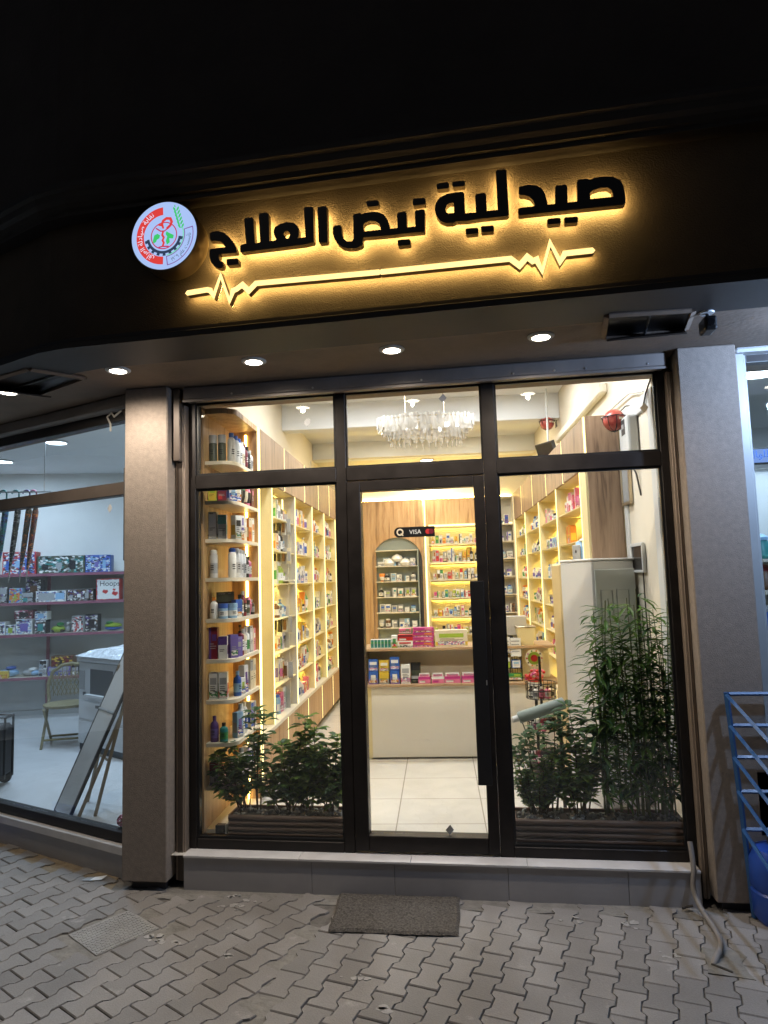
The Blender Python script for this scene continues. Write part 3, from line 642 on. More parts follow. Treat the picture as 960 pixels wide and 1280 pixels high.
# toy shop front (left wing)
tf = thing('shopfront_window', 'brown framed toy shop window on the angled left wing', 'shopfront', (-2.16, 0.06, 0), R(-22.3))
b = MB()
b.box(-3.6, 0.12, -0.03, 0.04, 0.17, 0.228, M['alu']); b.box(-3.6, 0.12, -0.032, 0.04, 2.20, 2.28, M['alu_brown']); b.box(-3.6, 0.12, -0.03, 0.04, 2.66, 2.80, M['alu'])
b.box(0.09, 0.16, -0.03, 0.04, 0.17, 2.8, M['alu_brown']); b.box(-3.62, -3.56, -0.03, 0.04, 0.17, 2.8, M['alu'])
b.build('frame', tf, 0.003)
for z0, z1 in ((0.228, 2.20), (2.28, 2.66)):
    b = MB(); b.box(-3.555, 0.088, 0.0, 0.006, z0 + 0.001, z1 - 0.001, M['glass']); b.build('pane', tf)
b = MB(); b.box(0.05, 0.085, -0.05, -0.032, 1.80, 2.36, M['dark']); b.build('latch_bar', tf, 0.003)
b = MB(); b.box(-3.6, 0.18, -0.10, -0.035, 2.715, 2.795, M['shutter']); b.build('shutter_box', tf, 0.01)
b = MB(); b.tube([(0.14, -0.06, 0.18), (0.14, -0.06, 2.55), (0.13, -0.07, 2.62), (0.10, -0.09, 2.70)], 0.012, M['alu_brown'], 8); b.build('conduit', tf, smooth=True)
b = MB(); b.tube([(0.10, -0.11, 2.69), (0.05, -0.12, 2.66), (0.02, -0.115, 2.69), (-0.02, -0.115, 2.67), (0.015, -0.118, 2.62), (0.018, -0.118, 2.575)], 0.006, M['panel_grey'], 6); b.build('loose_wire', tf, smooth=True)
# right neighbour front
nf = thing('shopfront_window', 'white framed neighbouring shop window beside the right column', 'shopfront', (1.36, -0.03, 0))
b = MB(); b.box(-0.03, 0.03, -0.06, 0.03, 0.17, 2.765, M['frame_grey']); b.box(0.031, 0.05, -0.03, 0.03, 0.17, 2.765, M['frame_grey'])
b.box(0.051, 2.9, -0.03, 0.03, 2.722, 2.765, M['alu']); b.box(0.051, 2.9, -0.03, 0.03, 0.17, 0.25, M['alu']); b.build('frame', nf, 0.003)
b = MB(); b.box(-0.02, 2.9, -0.09, 0.02, 2.766, 2.792, M['white_alu']); b.build('shutter_box', nf, 0.02)
b = MB(); b.box(0.052, 2.88, 0.0, 0.006, 0.251, 2.721, M['glass']); b.build('pane', nf)

# ================================================================== SIGN
SIGN_Y = 0.0                                  # letter faces stand level with the moulding, in front of the fascia
CAMP = Vector((0, -3.8, 1.646)); RFI = RF.inverted()
def on_sign(px, py, depth=0.0):
    """where a point measured in the photograph lies on the plane of the letter faces"""
    d = fw + rt * ((px - 480) / 850) - up * ((py - 640) / 850)
    c = RFI @ CAMP; e = RFI.to_3x3() @ d
    t = (depth - c.y) / e.y; p = c + e * t
    return (p.x, p.z)
zA = lambda x, y: (240 + x / 6.857, 250 + y / 6.857)
zB = lambda x, y: (360 + x / 6.857, 230 + y / 6.857)
zC = lambda x, y: (470 + x / 5.647, 200 + y / 5.647)
zD = lambda x, y: (630 + x / 5.647, 190 + y / 5.647)
def tr(f, pts): return [on_sign(*f(*p)) for p in pts]
LET = []
LET.append(('jim', [tr(zA, [(150, 325), (152, 285), (166, 272), (215, 266), (265, 276), (308, 305), (345, 348), (370, 392), (383, 430), (383, 447), (375, 452), (235, 466), (230, 500), (240, 522), (266, 530), (268, 560), (258, 582), (225, 584), (188, 566), (162, 530), (149, 488), (148, 432), (155, 420), (284, 403), (266, 372), (237, 354), (196, 348), (158, 348)])]))
LET.append(('dot', [tr(zA, [(295, 512), (303, 506), (388, 499), (398, 508), (400, 545), (392, 553), (305, 562), (296, 554)])]))
lam = tr(zA, [(412, 440), (412, 394), (424, 381), (463, 375), (445, 168), (456, 152), (514, 147), (525, 158), (541, 370), (584, 362), (572, 126), (584, 112), (643, 105), (655, 116), (664, 352), (716, 346), (722, 335), (703, 298), (699, 262), (712, 232), (752, 206), (808, 189), (864, 193), (900, 216), (917, 250), (917, 298), (908, 330)])
lam += tr(zB, [(90, 462), (150, 455), (135, 212), (146, 199), (205, 194), (216, 205), (223, 492), (213, 502)]) + tr(zA, [(960, 382), (700, 415), (422, 448)])
LET.append(('lam_ain', [lam, tr(zA, [(782, 292), (796, 272), (822, 266), (838, 280), (838, 305), (822, 332), (805, 325)])]))
LET.append(('alif', [tr(zB, [(252, 210), (262, 196), (322, 188), (333, 198), (341, 488), (331, 500), (274, 506), (263, 496)])]))
dad = tr(zB, [(383, 420), (385, 372), (396, 357), (448, 350), (459, 360), (462, 428), (476, 470), (505, 491), (548, 490), (562, 470), (557, 270), (570, 256), (622, 249), (636, 258), (660, 248), (720, 237), (775, 241), (820, 262), (850, 300), (868, 345), (875, 384)])
dad += tr(zC, [(105, 484), (152, 479), (148, 382), (158, 369), (205, 363), (215, 373), (219, 475), (278, 469), (272, 366), (282, 354), (334, 348), (345, 357), (345, 498), (336, 506), (190, 520)]) + tr(zB, [(900, 436), (650, 458), (640, 468), (641, 515), (628, 532), (580, 550), (520, 553), (465, 542), (424, 512), (398, 470)])
LET.append(('nun_ba_dad', [dad, tr(zB, [(645, 352), (660, 331), (700, 316), (750, 319), (783, 341), (795, 390), (652, 406)])]))
def dotq(f, a): LET.append(('dot', [tr(f, a)]))
dotq(zB, [(668, 153), (678, 146), (765, 136), (777, 145), (778, 178), (768, 187), (690, 197), (680, 188)])
dotq(zC, [(259, 280), (266, 273), (341, 265), (350, 274), (350, 308), (341, 314), (270, 322), (261, 314)])
dotq(zC, [(153, 570), (161, 563), (234, 557), (243, 566), (243, 593), (235, 600), (162, 608), (154, 600)])
LET.append(('lam_ya_ta', [tr(zC, [(845, 82), (855, 69), (911, 63), (921, 73), (940, 384), (929, 395), (750, 413), (640, 430), (570, 432), (545, 445), (495, 447), (453, 430), (426, 396), (414, 350), (421, 306), (450, 264), (500, 239), (560, 228), (611, 224), (622, 234), (629, 376), (704, 369), (700, 247), (710, 237), (767, 231), (778, 241), (783, 359), (858, 351)]), tr(zC, [(490, 350), (498, 320), (520, 304), (548, 302), (551, 372), (512, 376), (496, 368)])]))
dotq(zC, [(427, 173), (435, 164), (506, 157), (515, 166), (515, 192), (507, 200), (437, 207), (429, 198)]); dotq(zC, [(538, 160), (546, 152), (618, 144), (628, 153), (628, 177), (620, 184), (548, 191), (540, 183)])
dotq(zC, [(631, 490), (639, 483), (713, 477), (722, 486), (722, 511), (714, 518), (641, 525), (633, 517)]); dotq(zC, [(740, 474), (748, 467), (823, 461), (832, 470), (832, 496), (824, 503), (750, 510), (742, 502)])
LET.append(('sad_ya_dal', [tr(zD, [(104, 292), (104, 252), (113, 242), (170, 231), (226, 234), (266, 256), (291, 296), (304, 345), (309, 371), (361, 365), (362, 246), (373, 236), (434, 229), (445, 239), (451, 355), (519, 348), (515, 206), (526, 193), (590, 187), (602, 196), (640, 181), (710, 171), (770, 174), (820, 197), (845, 240), (856, 300), (858, 358), (846, 371), (425, 415), (112, 447), (101, 440), (99, 404), (110, 394), (218, 381), (206, 341), (181, 316), (146, 305), (114, 303)]), tr(zD, [(606, 292), (631, 269), (681, 253), (731, 251), (760, 269), (771, 315), (612, 331)])]))
dotq(zD, [(304, 482), (313, 470), (391, 463), (400, 471), (402, 497), (394, 504), (316, 512), (307, 505)]); dotq(zD, [(424, 468), (433, 461), (513, 455), (522, 463), (523, 490), (515, 497), (435, 504), (427, 497)])
sg = thing('shop_sign', 'black Arabic lettering with amber backlight and glowing pulse line', 'sign', (RF @ Vector((-0.3, 0, 3.1)))[:], R(-2.0))
SO = Vector((-0.3, 0, 3.1))
FS = lambda x, z, d: (x - SO.x, -d, z - SO.z)
def shrink(loop, k, grow=False):
    """offset a closed loop inwards by k"""
    n = len(loop); A = sum(loop[i][0] * loop[(i + 1) % n][1] - loop[(i + 1) % n][0] * loop[i][1] for i in range(n)); s = 1 if A > 0 else -1
    res = []
    for i in range(n):
        a, b_, c = Vector(loop[i - 1]), Vector(loop[i]), Vector(loop[(i + 1) % n])
        e1 = (b_ - a).normalized(); e2 = (c - b_).normalized()
        nn = (Vector((-e1.y, e1.x)) + Vector((-e2.y, e2.x))); l = nn.length
        nn = nn / l if l > 1e-6 else Vector((-e1.y, e1.x))
        res.append(tuple(b_ + nn * (s * k)))
    return res
for nm, loops in LET:
    b = MB(); b.prism(loops, FS, -0.032, 0.0, M['sign_black'], side=M['sign_side'], back=M['sign_black'])
    lt = b.build('dot' if nm == 'dot' else 'letter', sg)
    b = MB(); b.prism([shrink(l_, 0.0035 if q_ == 0 else -0.0035) for q_, l_ in enumerate(loops)], FS, -0.0345, -0.033, M['halo']); b.build('backlight', lt)
# pulse line
def stroke(pts, w):
    pts = [Vector(p) for p in pts]; A = []; B = []
    for i, p in enumerate(pts):
        e1 = (p - pts[i - 1]).normalized() if i else (pts[1] - p).normalized()
        e2 = (pts[i + 1] - p).normalized() if i < len(pts) - 1 else e1
        n1 = Vector((-e1.y, e1.x)); n2 = Vector((-e2.y, e2.x)); nn = (n1 + n2).normalized()
        k = min(1.5, 1 / max(0.3, nn.dot(n1)))
        A.append(p + nn * w * k); B.append(p - nn * w * k)
    cap = [pts[-1] + (pts[-1] - pts[-2]).normalized() * w * 0.8]; cap0 = [pts[0] - (pts[1] - pts[0]).normalized() * w * 0.8]
    return [tuple(p) for p in A + cap + B[::-1] + cap0]
PX1 = [(234, 366.3), (259, 362.2), (263, 363), (267.2, 369.3), (275.8, 344.5), (286.8, 376), (291, 363.2), (295.5, 361.5), (303, 355.8), (311, 363.6), (320, 354.2), (474, 340.2)]
PX2 = [(476.2, 340.0), (638, 323.4), (649.5, 332), (659, 321), (666, 326.5), (671, 324.2), (678, 339), (687.5, 303), (700, 327), (706, 316.8), (741, 313)]
for pp in (PX1, PX2):
    lp = stroke([on_sign(*p) for p in pp], 0.0128)
    b = MB(); b.prism([lp], FS, -0.034, 0.0, M['pulse'], side=M['sign_side'], back=M['sign_black']); pl_ = b.build('pulse_line', sg)
    b = MB(); b.prism([shrink(lp, 0.003)], FS, -0.0365, -0.035, M['halo']); b.build('backlight', pl_)

# round badge of the pharmacists' union
ex, ez = on_sign(205.3, 294.8, -0.055)
EO = RF @ Vector((ex, -0.055, ez)); ER = 0.164
em = thing('round_badge_sign', 'round white lit badge with red arc and green wheat', 'sign', EO[:], R(-2.0))
b = MB(); prf = [(ER + 0.004, -0.115), (ER + 0.005, -0.004), (ER + 0.002, 0.001), (ER - 0.001, 0.001)]
b.lathe(prf, M['sign_side'], n=48, T=Matrix.Rotation(R(90), 4, 'X')); b.build('case', em, smooth=True)
def arc(r0_, r1_, a0, a1, n=24):
    return [(r1_ * math.cos(R(a0 + (a1 - a0) * k / n)), r1_ * math.sin(R(a0 + (a1 - a0) * k / n))) for k in range(n + 1)] + [(r0_ * math.cos(R(a1 - (a1 - a0) * k / n)), r0_ * math.sin(R(a1 - (a1 - a0) * k / n))) for k in range(n + 1)]
def FE(lv): return lambda x, y, d: (x * ER, -0.002 - lv * 0.0006, y * ER)
def em_part(name, loops_mats, lv):
    b = MB()
    for lp, m_ in loops_mats: b.prism(lp if isinstance(lp[0], list) else [lp], FE(lv), 0, 0, M[m_])
    return b.build(name, em)
em_part('lit_face', [(arc(0, 1.0, 0, 360, 64)[:65], 'em_white')], 0)
red = em_part('red_arc', [(arc(0.62, 0.85, 92, 268, 36), 'em_red')], 1)
box_ = arc(0.62, 0.90, -84, 12, 24)
em_part('date_band', [([box_, [p for p in arc(0.645, 0.875, -82, 10, 24)]], 'em_purple')], 1)
gear = []
for k in range(9): gear.append((arc(0.52, 0.60, 190 + k * 19, 199 + k * 19, 3), 'em_dark'))
gear.append((arc(0.455, 0.535, 188, 352, 24), 'em_dark')); em_part('cog_ring', gear, 1)
em_part('crimson_ring', [([arc(0, 0.405, 0, 360, 40)[:40], arc(0, 0.375, 0, 360, 40)[:40]], 'em_crim')], 2)
em_part('stalk', [(arc(0.575, 0.615, -82, 22, 20), 'em_mint')], 1)
wh = []
for k in range(6):
    y = 0.16 + k * 0.105; x = 0.52 - 0.03 * k
    for s in (-1, 1): wh.append(([(x, y), (x + s * 0.05, y + 0.015), (x + s * 0.09, y + 0.08), (x + s * 0.085, y + 0.14), (x + s * 0.035, y + 0.10)], 'em_green'))
wh.append(([(0.31, 0.84), (0.36, 0.79), (0.34, 0.89)], 'em_green')); em_part('wheat', wh, 1)
mp_ = [([(-0.34, -0.12), (-0.30, 0.04), (-0.20, 0.08), (-0.12, 0.02), (-0.14, -0.06), (-0.22, -0.10), (-0.24, -0.16), (-0.33, -0.20)], 'em_green'), ([(0.08, 0.12), (0.16, 0.06), (0.30, -0.02), (0.28, -0.12), (0.16, -0.10), (0.18, -0.22), (0.09, -0.28), (0.06, -0.16), (0.10, -0.04), (0.05, 0.04)], 'em_green')]
em_part('green_leaves', mp_, 1)
sn_ = [(stroke([(-0.24, 0.24), (-0.1, 0.14), (0.02, 0.13), (0.12, 0.2), (0.22, 0.3)], 0.018), 'em_crim'), (stroke([(-0.02, 0.13), (-0.05, 0.02), (0.0, -0.06), (-0.04, -0.14), (0.0, -0.22), (-0.04, -0.32)], 0.03), 'em_red'),
       (stroke([(-0.16, -0.34), (-0.04, -0.32), (0.14, -0.34)], 0.02), 'em_crim'), (stroke([(-0.06, 0.34), (-0.02, 0.44), (0.08, 0.5), (0.2, 0.48), (0.24, 0.38), (0.2, 0.28), (0.1, 0.2)], 0.04), 'em_red'), (stroke([(-0.16, 0.34), (-0.04, 0.30), (-0.02, 0.22)], 0.03), 'em_red')]
em_part('snake_and_bowl', sn_, 3)
def arc_text(body, r, a_mid, size, mat, parent, lv, inward=True, name='lettering'):
    vs, fs = text_mesh(body, size); b = MB(); out_ = []
    for v in vs:
        if inward: a = R(a_mid) - v[0] / r; q = r + v[1]
        else: a = R(a_mid) + v[0] / r; q = r - v[1]
        out_.append((q * math.cos(a) * ER, -0.002 - lv * 0.0006, q * math.sin(a) * ER))
    b.add(out_, fs, M[mat]); return b.build(name, parent)
AR = '\ufee7\ufed8\ufe8e\ufe91\ufe94 \ufebb\ufef4\ufe8e\ufea9\ufedf\ufe94 \ufe8d\ufedf\ufecc\ufeae\ufe8d\ufed5'
arc_text(AR[::-1], 0.675, 180, 0.20, 'em_pale', red, 2)
AR2 = '\u0661\u0669\u0666\u0669 \ufee1\ufe8e\ufecb \ufe96\ufeb4\ufeb3\ufe84\ufe97'
arc_text(AR2, 0.82, -37, 0.15, 'em_dark', em, 2, inward=False)

# ================================================================== CANOPY FIXTURES
dl = thing('downlight', 'x', 'downlight', (0, 0, SOF), 0, 'downlights in the canopy')
b = MB(); b.lathe([(0.042, -0.001), (0.044, -0.010), (0.058, -0.010), (0.065, -0.004), (0.065, 0.0)], M['white_alu'], n=24, cap=False); b.build('trim_ring', dl, smooth=True)
b = MB(); b.lathe([(0.0, -0.009), (0.044, -0.0085)], M['lamp'], n=20, cap=False); b.build('diffuser', dl)
DLP = [(0.319, -0.513, 'lit downlight in the canopy nearest the dark vent'), (-0.415, -0.492, 'lit downlight in the canopy just above the chandelier pane'), (-1.144, -0.478, 'lit downlight in the canopy just below the round badge'),
       (-1.887, -0.505, 'lit downlight in the canopy in front of the left column'), (-2.70, -0.28, 'lit downlight in the canopy over the toy shop window')]
def spot(loc, power, col, size=R(171), blend=0.7, rad=0.012, tgt=None):
    l = bpy.data.lights.new('spot lamp', 'SPOT'); l.energy = power; l.color = col; l.spot_size = size; l.spot_blend = blend; l.shadow_soft_size = rad
    o = bpy.data.objects.new('spot lamp', l); COL.objects.link(o); o.location = loc
    if tgt is not None: o.rotation_euler = (Vector(tgt) - Vector(loc)).to_track_quat('-Z', 'Y').to_euler()
    return o
def area(loc, power, col, size=0.3, sy=None, rot=(0, 0, 0), spread=None):
    l = bpy.data.lights.new('area lamp', 'AREA'); l.energy = power; l.color = col
    if sy: l.shape = 'RECTANGLE'; l.size = size; l.size_y = sy
    else: l.shape = 'DISK'; l.size = size
    if spread: l.spread = spread
    o = bpy.data.objects.new('area lamp', l); COL.objects.link(o); o.location = loc; o.rotation_euler = rot
    return o
for i, (x, y, lb) in enumerate(DLP):
    if i == 0: dl.location = (x, y, SOF); dl['label'] = lb
    else: dup(dl, (x, y, SOF), 0, lb)
    spot((x, y, SOF - 0.03), 43, (1.0, 0.86, 0.70))
# air-conditioning vents, the shade inside painted as a black sheet, with hinged flaps
def vent(name, quad_, label, bars=1):
    c = sum((Vector(q) for q in quad_), Vector((0, 0))) / 4
    t = thing(name, label, 'vent', (c.x, c.y, SOF))
    q = [Vector(p) - c for p in quad_]
    b = MB(); b.add([(p.x, p.y, -0.003) for p in q], [(0, 1, 2, 3)], M['black']); b.build('painted_opening', t)
    b = MB()
    for i in range(4):
        a, d = q[i], q[(i + 1) % 4]; n_ = ((a + d) / 2).normalized() * 0.022
        b.add([(a.x, a.y, -0.001), (d.x, d.y, -0.001), (d.x + n_.x, d.y + n_.y, -0.001), (a.x + n_.x, a.y + n_.y, -0.001), (a.x, a.y, -0.02), (d.x, d.y, -0.02), (d.x + n_.x, d.y + n_.y, -0.012), (a.x + n_.x, a.y + n_.y, -0.012)], [(4, 5, 6, 7), (0, 1, 5, 4), (2, 3, 7, 6), (1, 2, 6, 5), (3, 0, 4, 7)], M['soffit'])
    b.build('vent_frame', t)
    b = MB(); m0 = (q[0] + q[1]) / 2; m1 = (q[2] + q[3]) / 2; b.tube([(m0.x, m0.y, -0.014), (m1.x, m1.y, -0.014)], 0.006, M['dark'], 6); b.build('crossbar', t)
    b = MB(); a, d = q[3], q[2]; a2, d2 = q[3].lerp(q[0], 0.30), q[2].lerp(q[1], 0.30)
    b.add([(a.x, a.y, -0.014), (d.x, d.y, -0.014), (d2.x, d2.y, -0.05), (a2.x, a2.y, -0.05), (a.x, a.y, -0.022), (d.x, d.y, -0.022), (d2.x, d2.y, -0.058), (a2.x, a2.y, -0.058)], [(0, 1, 2, 3), (7, 6, 5, 4), (3, 2, 6, 7), (0, 3, 7, 4), (1, 5, 6, 2), (0, 4, 5, 1)], M['alu_brown']); b.build('flap', t)
vent('ceiling_vent', [(0.60, -0.735), (0.955, -0.715), (0.99, -0.48), (0.635, -0.44)], 'dark open canopy vent near the security camera')
vent('ceiling_vent', [(-2.30, -0.645), (-2.13, -0.44), (-2.55, -0.22), (-2.80, -0.45)], 'dark open canopy vent above the toy shop window')
sc_ = thing('security_camera', 'small black security camera on a pale base under the canopy', 'security camera', (1.035, -0.665, SOF))
b = MB(); b.lathe([(0.0, -0.012), (0.030, -0.012), (0.034, -0.004), (0.034, 0)], M['white_alu'], n=18); b.build('base', sc_, smooth=True)
b = MB(); b.tube([(0, 0, -0.01), (0.004, -0.005, -0.035)], 0.008, M['dark'], 8); b.build('arm', sc_)
b = MB(); b.box(-0.027, 0.027, -0.05, 0.045, -0.10, -0.035, M['black']); b.build('camera_body', sc_, 0.010, seg=2)
b = MB(); b.lathe([(0.0, 0.0), (0.016, 0.0), (0.018, 0.003), (0.018, 0.006)], M['screen'], n=16, T=Matrix.Translation((0, -0.052, -0.067)) @ Matrix.Rotation(R(-90), 4, 'X')); b.build('lens', sc_)

# ================================================================== PHARMACY FIT-OUT (local u right, v deep, z up)
UL, UR = -1.479, 0.794
def T_(u, v, z, a=0.0): return dict(loc=I(u, v, z), rz=DEL + a)
Z_ = FZ
LZ = [2.402, 2.154, 1.918, 1.68, 1.432, 1.19, 0.95, 0.70, 0.45, 0.21]
# ---- open shelving unit with rounded end by the left window
lu = thing('open_shelf_unit', 'tall oak shelf unit with rounded white shelves beside the left window', 'shelf unit', **T_(0, 0, 0))
b = MB(); b.box(-1.70, -1.672, 0.24, 0.858, Z_ + 0.02, 2.735, M['wood']); b.build('back_panel', lu, 0.002)
b = MB(); b.box(-1.6715, -1.489, 0.83, 0.858, Z_ + 0.02, 2.735, M['wood']); b.build('end_panel', lu, 0.002)
def shelf_shape(grow=0.0):
    p = [(-1.671, 0.829), (-1.671, 0.275)]
    for k in range(9):
        a = R(90 - 90 * k / 8); p.append((-1.575 + 0.085 * math.cos(a), 0.36 - 0.085 * math.sin(a)) if False else (-1.575 + 0.088 * math.sin(R(90 * k / 8)), 0.362 - 0.087 * math.cos(R(90 * k / 8))))
    return p + [(-1.487, 0.829)]
for i, z in enumerate(LZ):
    b = MB(); b.prism([shelf_shape()], lambda x, y, d: (x, y, d), z - 0.022, z, M['shelf_white']); b.build('shelf', lu)
b = MB(); b.prism([shelf_shape()], lambda x, y, d: (x, y, d), 2.70, 2.735, M['wood']); b.build('top_panel', lu)
b = MB(); b.box(-1.488, -1.478, 0.832, 0.856, Z_ + 0.1, 2.735, M['led']); b.build('led_strip', lu)
b = MB()
for z0, z1 in zip(LZ[1:] + [Z_ + 0.1], LZ): pass
zz = [2.70] + LZ
for k in range(len(zz) - 1): b.box(-1.575, -1.562, 0.822, 0.8295, zz[k + 1] + 0.002, zz[k] - 0.024, M['led_unit'])
b.build('led_strip', lu)
b = MB(); b.box(-1.671, -1.60, 0.29, 0.80, Z_, 0.187, M['wood']); b.build('plinth', lu)
b = MB(); b.box(-1.60, -1.588, 0.8585, 0.863, 0.64, 2.36, M['led_bay_fill']); b.build('led_strip', lu)  # added out of sight behind the end panel to light the next bay

# ---- wall cabinets: upper doors, lit shelves, base doors
def wall_unit(name, label, side, uf, ub, v0, v1, doors, dividers, shelves, top=2.733, bot=2.38, base=0.612, panel_first=None):
    t = thing(name, label, 'wall cabinet', **T_(0, 0, 0))
    s = 1 if side == 'L' else -1            # the front faces +u on the left, -u on the right
    lo, hi = (min(uf, ub), max(uf, ub))
    b = MB(); x = ub - s * 0.012; b.box(min(x, ub), max(x, ub), v0, v1, Z_, top, M['panel_cream']); b.build('back_panel', t)
    for a, c in zip(doors[:-1], doors[1:]):
        b = MB(); b.box(min(uf, uf - s * 0.02), max(uf, uf - s * 0.02), a + 0.012, c - 0.012, bot, top, M['wood_dark']); b.build('upper_door', t, 0.002)
        b = MB(); b.box(min(uf, uf - s * 0.02), max(uf, uf - s * 0.02), a + 0.012, c - 0.012, Z_ + 0.075, base - 0.03, M['wood']); b.build('base_door', t, 0.002)
    b = MB(); b.box(lo if s > 0 else lo + 0.021, hi - 0.021 if s > 0 else hi, v0, v1, bot + 0.004, top - 0.004, M['panel_cream']); b.build('upper_carcass', t)
    b = MB(); b.box(lo if s > 0 else lo + 0.021, hi - 0.021 if s > 0 else hi, v0, v1, Z_ + 0.075, base - 0.03, M['panel_cream']); b.build('base_carcass', t)
    b = MB(); b.box(lo if s > 0 else lo + 0.06, hi - 0.06 if s > 0 else hi, v0, v1, Z_, Z_ + 0.074, M['dark']); b.build('plinth', t)
    b = MB(); b.box(lo - (0 if s > 0 else 0.008), hi + (0.008 if s > 0 else 0), v0, v1, base - 0.029, base, M['shelf_white']); b.build('countertop', t, 0.002)
    for d in doors:
        b = MB(); b.box(min(uf, uf - s * 0.012), max(uf, uf - s * 0.012), d - 0.006, d + 0.006, bot, top, M['led']); b.build('led_strip', t)
        b = MB(); b.box(min(uf, uf - s * 0.012), max(uf, uf - s * 0.012), d - 0.006, d + 0.006, Z_ + 0.08, base - 0.031, M['led']); b.build('led_strip', t)
    for i, d in enumerate(dividers):
        mt_ = M['panel_grey'] if (side == 'L' and i == 1) else M['panel_cream']
        b = MB(); b.box(lo + (0.012 if s > 0 else 0.004), hi - (0.004 if s > 0 else 0.012), d - 0.007, d + 0.007, base + 0.001, bot - 0.001, mt_); b.build('divider', t, 0.002)
        x0 = uf - s * 0.004
        um = ub + s * 0.05; b = MB(); b.box(um - 0.006, um + 0.006, d + 0.0075, d + 0.0120, base + 0.03, bot - 0.03, M['led_bay_fill']); b.build('led_strip', t)  # added on the divider's hidden side to light the bay beyond
        b = MB(); b.box(min(x0, x0 + s * 0.006), max(x0, x0 + s * 0.006), d - 0.0032, d + 0.0032, base + 0.002, bot - 0.002, M['led']); b.build('led_strip', t)
        if i == 1 and side == 'L':
            um = (uf + ub) / 2
            b = MB(); b.box(um - 0.006, um + 0.006, d - 0.013, d - 0.0075, base + 0.05, bot - 0.02, M['led']); b.build('led_strip', t)
    dv = dividers
    for a, c in zip(dv[:-1], dv[1:]):
        for z in shelves:
            b = MB(); b.box(lo + (0.013 if s > 0 else 0.012), hi - (0.012 if s > 0 else 0.013), a + 0.0125, c - 0.0135, z - 0.007, z, M['panel_cream']); b.build('shelf', t)
        # amber strip hidden behind the upper cabinet edge lights each bay, another lies under the middle shelf
        for z in [bot - 0.001] + [q - 0.0145 for q in shelves]:
            x0 = ub + s * 0.025 if side == 'L' else ub - 0.025
            b = MB(); b.box(x0 - 0.004, x0 + 0.004, a + 0.03, c - 0.03, z - 0.006, z, M['led_shelf']); b.build('led_strip', t)
            x1 = x0 + s * 0.022; b = MB(); b.box(x1 - 0.003, x1 + 0.003, a + 0.012, c - 0.018, z - 0.020, z, M['panel_cream']); b.build('added_valance', t)  # lip added to hide the strip and turn its light onto the back
    return t
SZ = [2.14, 1.885, 1.63, 1.36, 1.10, 0.86]
LD = [0.868, 1.65, 2.49, 3.235, 3.95, 4.68, 5.40]
LV = [1.21, 2.04, 2.86, 3.57, 4.38, 5.20]
wall_unit('wall_cabinet', 'long left wall cabinet with oak doors and amber lit shelves', 'L', UL, -1.70, 0.86, 5.60, LD, LV, SZ)
RD = [1.0, 1.858, 2.72, 3.65, 4.61, 5.45]
RV = [1.21, 2.22, 3.25, 4.34, 5.40]
RZ = [2.135, 1.885, 1.60, 1.345, 1.10, 0.86]
rc = wall_unit('wall_cabinet', 'long right wall cabinet with walnut end panel behind the air conditioner', 'R', UR, 1.03, 1.0, 5.60, RD, RV, RZ)
b = MB(); b.box(UR + 0.012, 1.03, 0.975, 0.999, Z_, 2.735, M['wood_dark']); b.build('end_panel', rc, 0.002)
b = MB(); b.box(UR + 0.001, UR + 0.02, 1.012, 1.199, 0.62, 2.379, M['panel_cream']); b.build('filler_panel', rc)
# ---- back wall cabinet with arched niche
bw = thing('back_wall_cabinet', 'oak back wall panelling with grey arched niche and lit shelves', 'wall cabinet', **T_(0, 0, 0))
VB = 5.65
arch = [(-1.107, 0.62)] ; arch = [(-1.16, 0.62), (-1.16, 1.88)] + [(-0.812 - 0.348 * math.cos(R(a)), 1.88 + 0.33 * math.sin(R(a))) for a in range(12, 169, 12)] + [(-0.464, 1.88), (-0.464, 0.62)]
b = MB(); b.prism([[(-1.48, Z_), (-0.442, Z_), (-0.442, 2.733), (-1.48, 2.733)], arch], lambda x, z, d: (x, VB - d, z), -0.02, 0.0, M['wood']); b.build('wood_panel', bw)
b = MB(); pts = arch
b.add([(p[0], VB, p[1]) for p in pts] + [(p[0], VB + 0.045, p[1]) for p in pts], [(i, i + 1, len(pts) + i + 1, len(pts) + i) for i in range(len(pts) - 1)], M['wood']); b.build('arch_reveal', bw)
b = MB(); b.box(-1.105, -0.53, VB + 0.046, VB + 0.05, 0.6, 2.3, M['niche']); b.box(-1.17, -1.1055, VB + 0.02, VB + 0.05, 0.6, 2.3, M['wood']); b.box(-0.529, -0.44, VB + 0.02, VB + 0.05, 0.6, 2.3, M['dark']); b.build('niche_back', bw)
NZ = [2.031, 1.815, 1.605, 1.393, 1.183, 0.976]
b = MB(); b.box(-0.53, -0.515, VB - 0.10, VB + 0.046, 0.62, 2.04, M['niche']); b.build('niche_side', bw)
for z in NZ:
    b = MB(); b.box(-1.106, -0.531, VB - 0.12, VB + 0.0455, z - 0.012, z, M['shelf_white']); b.build('niche_shelf', bw)
b = MB(); b.box(-0.424, -0.400, VB - 0.012, VB + 0.004, 0.62, 2.733, M['led']); b.build('led_strip', bw)
b = MB(); b.box(-0.399, 0.79, VB, VB + 0.02, 2.346, 2.733, M['wood']); b.build('wood_panel', bw)
b = MB(); b.box(-0.36, 0.79, VB + 0.06, VB + 0.07, 0.3, 2.34, M['panel_cream']); b.build('shelf_back', bw)
b = MB(); b.box(-0.399, -0.361, VB - 0.05, VB + 0.06, 0.3, 2.345, M['panel_cream']); b.build('side_panel', bw)
b = MB(); b.box(-0.36, 0.79, VB - 0.12, VB - 0.005, 2.346, 2.36, M['led']); b.build('led_strip', bw)
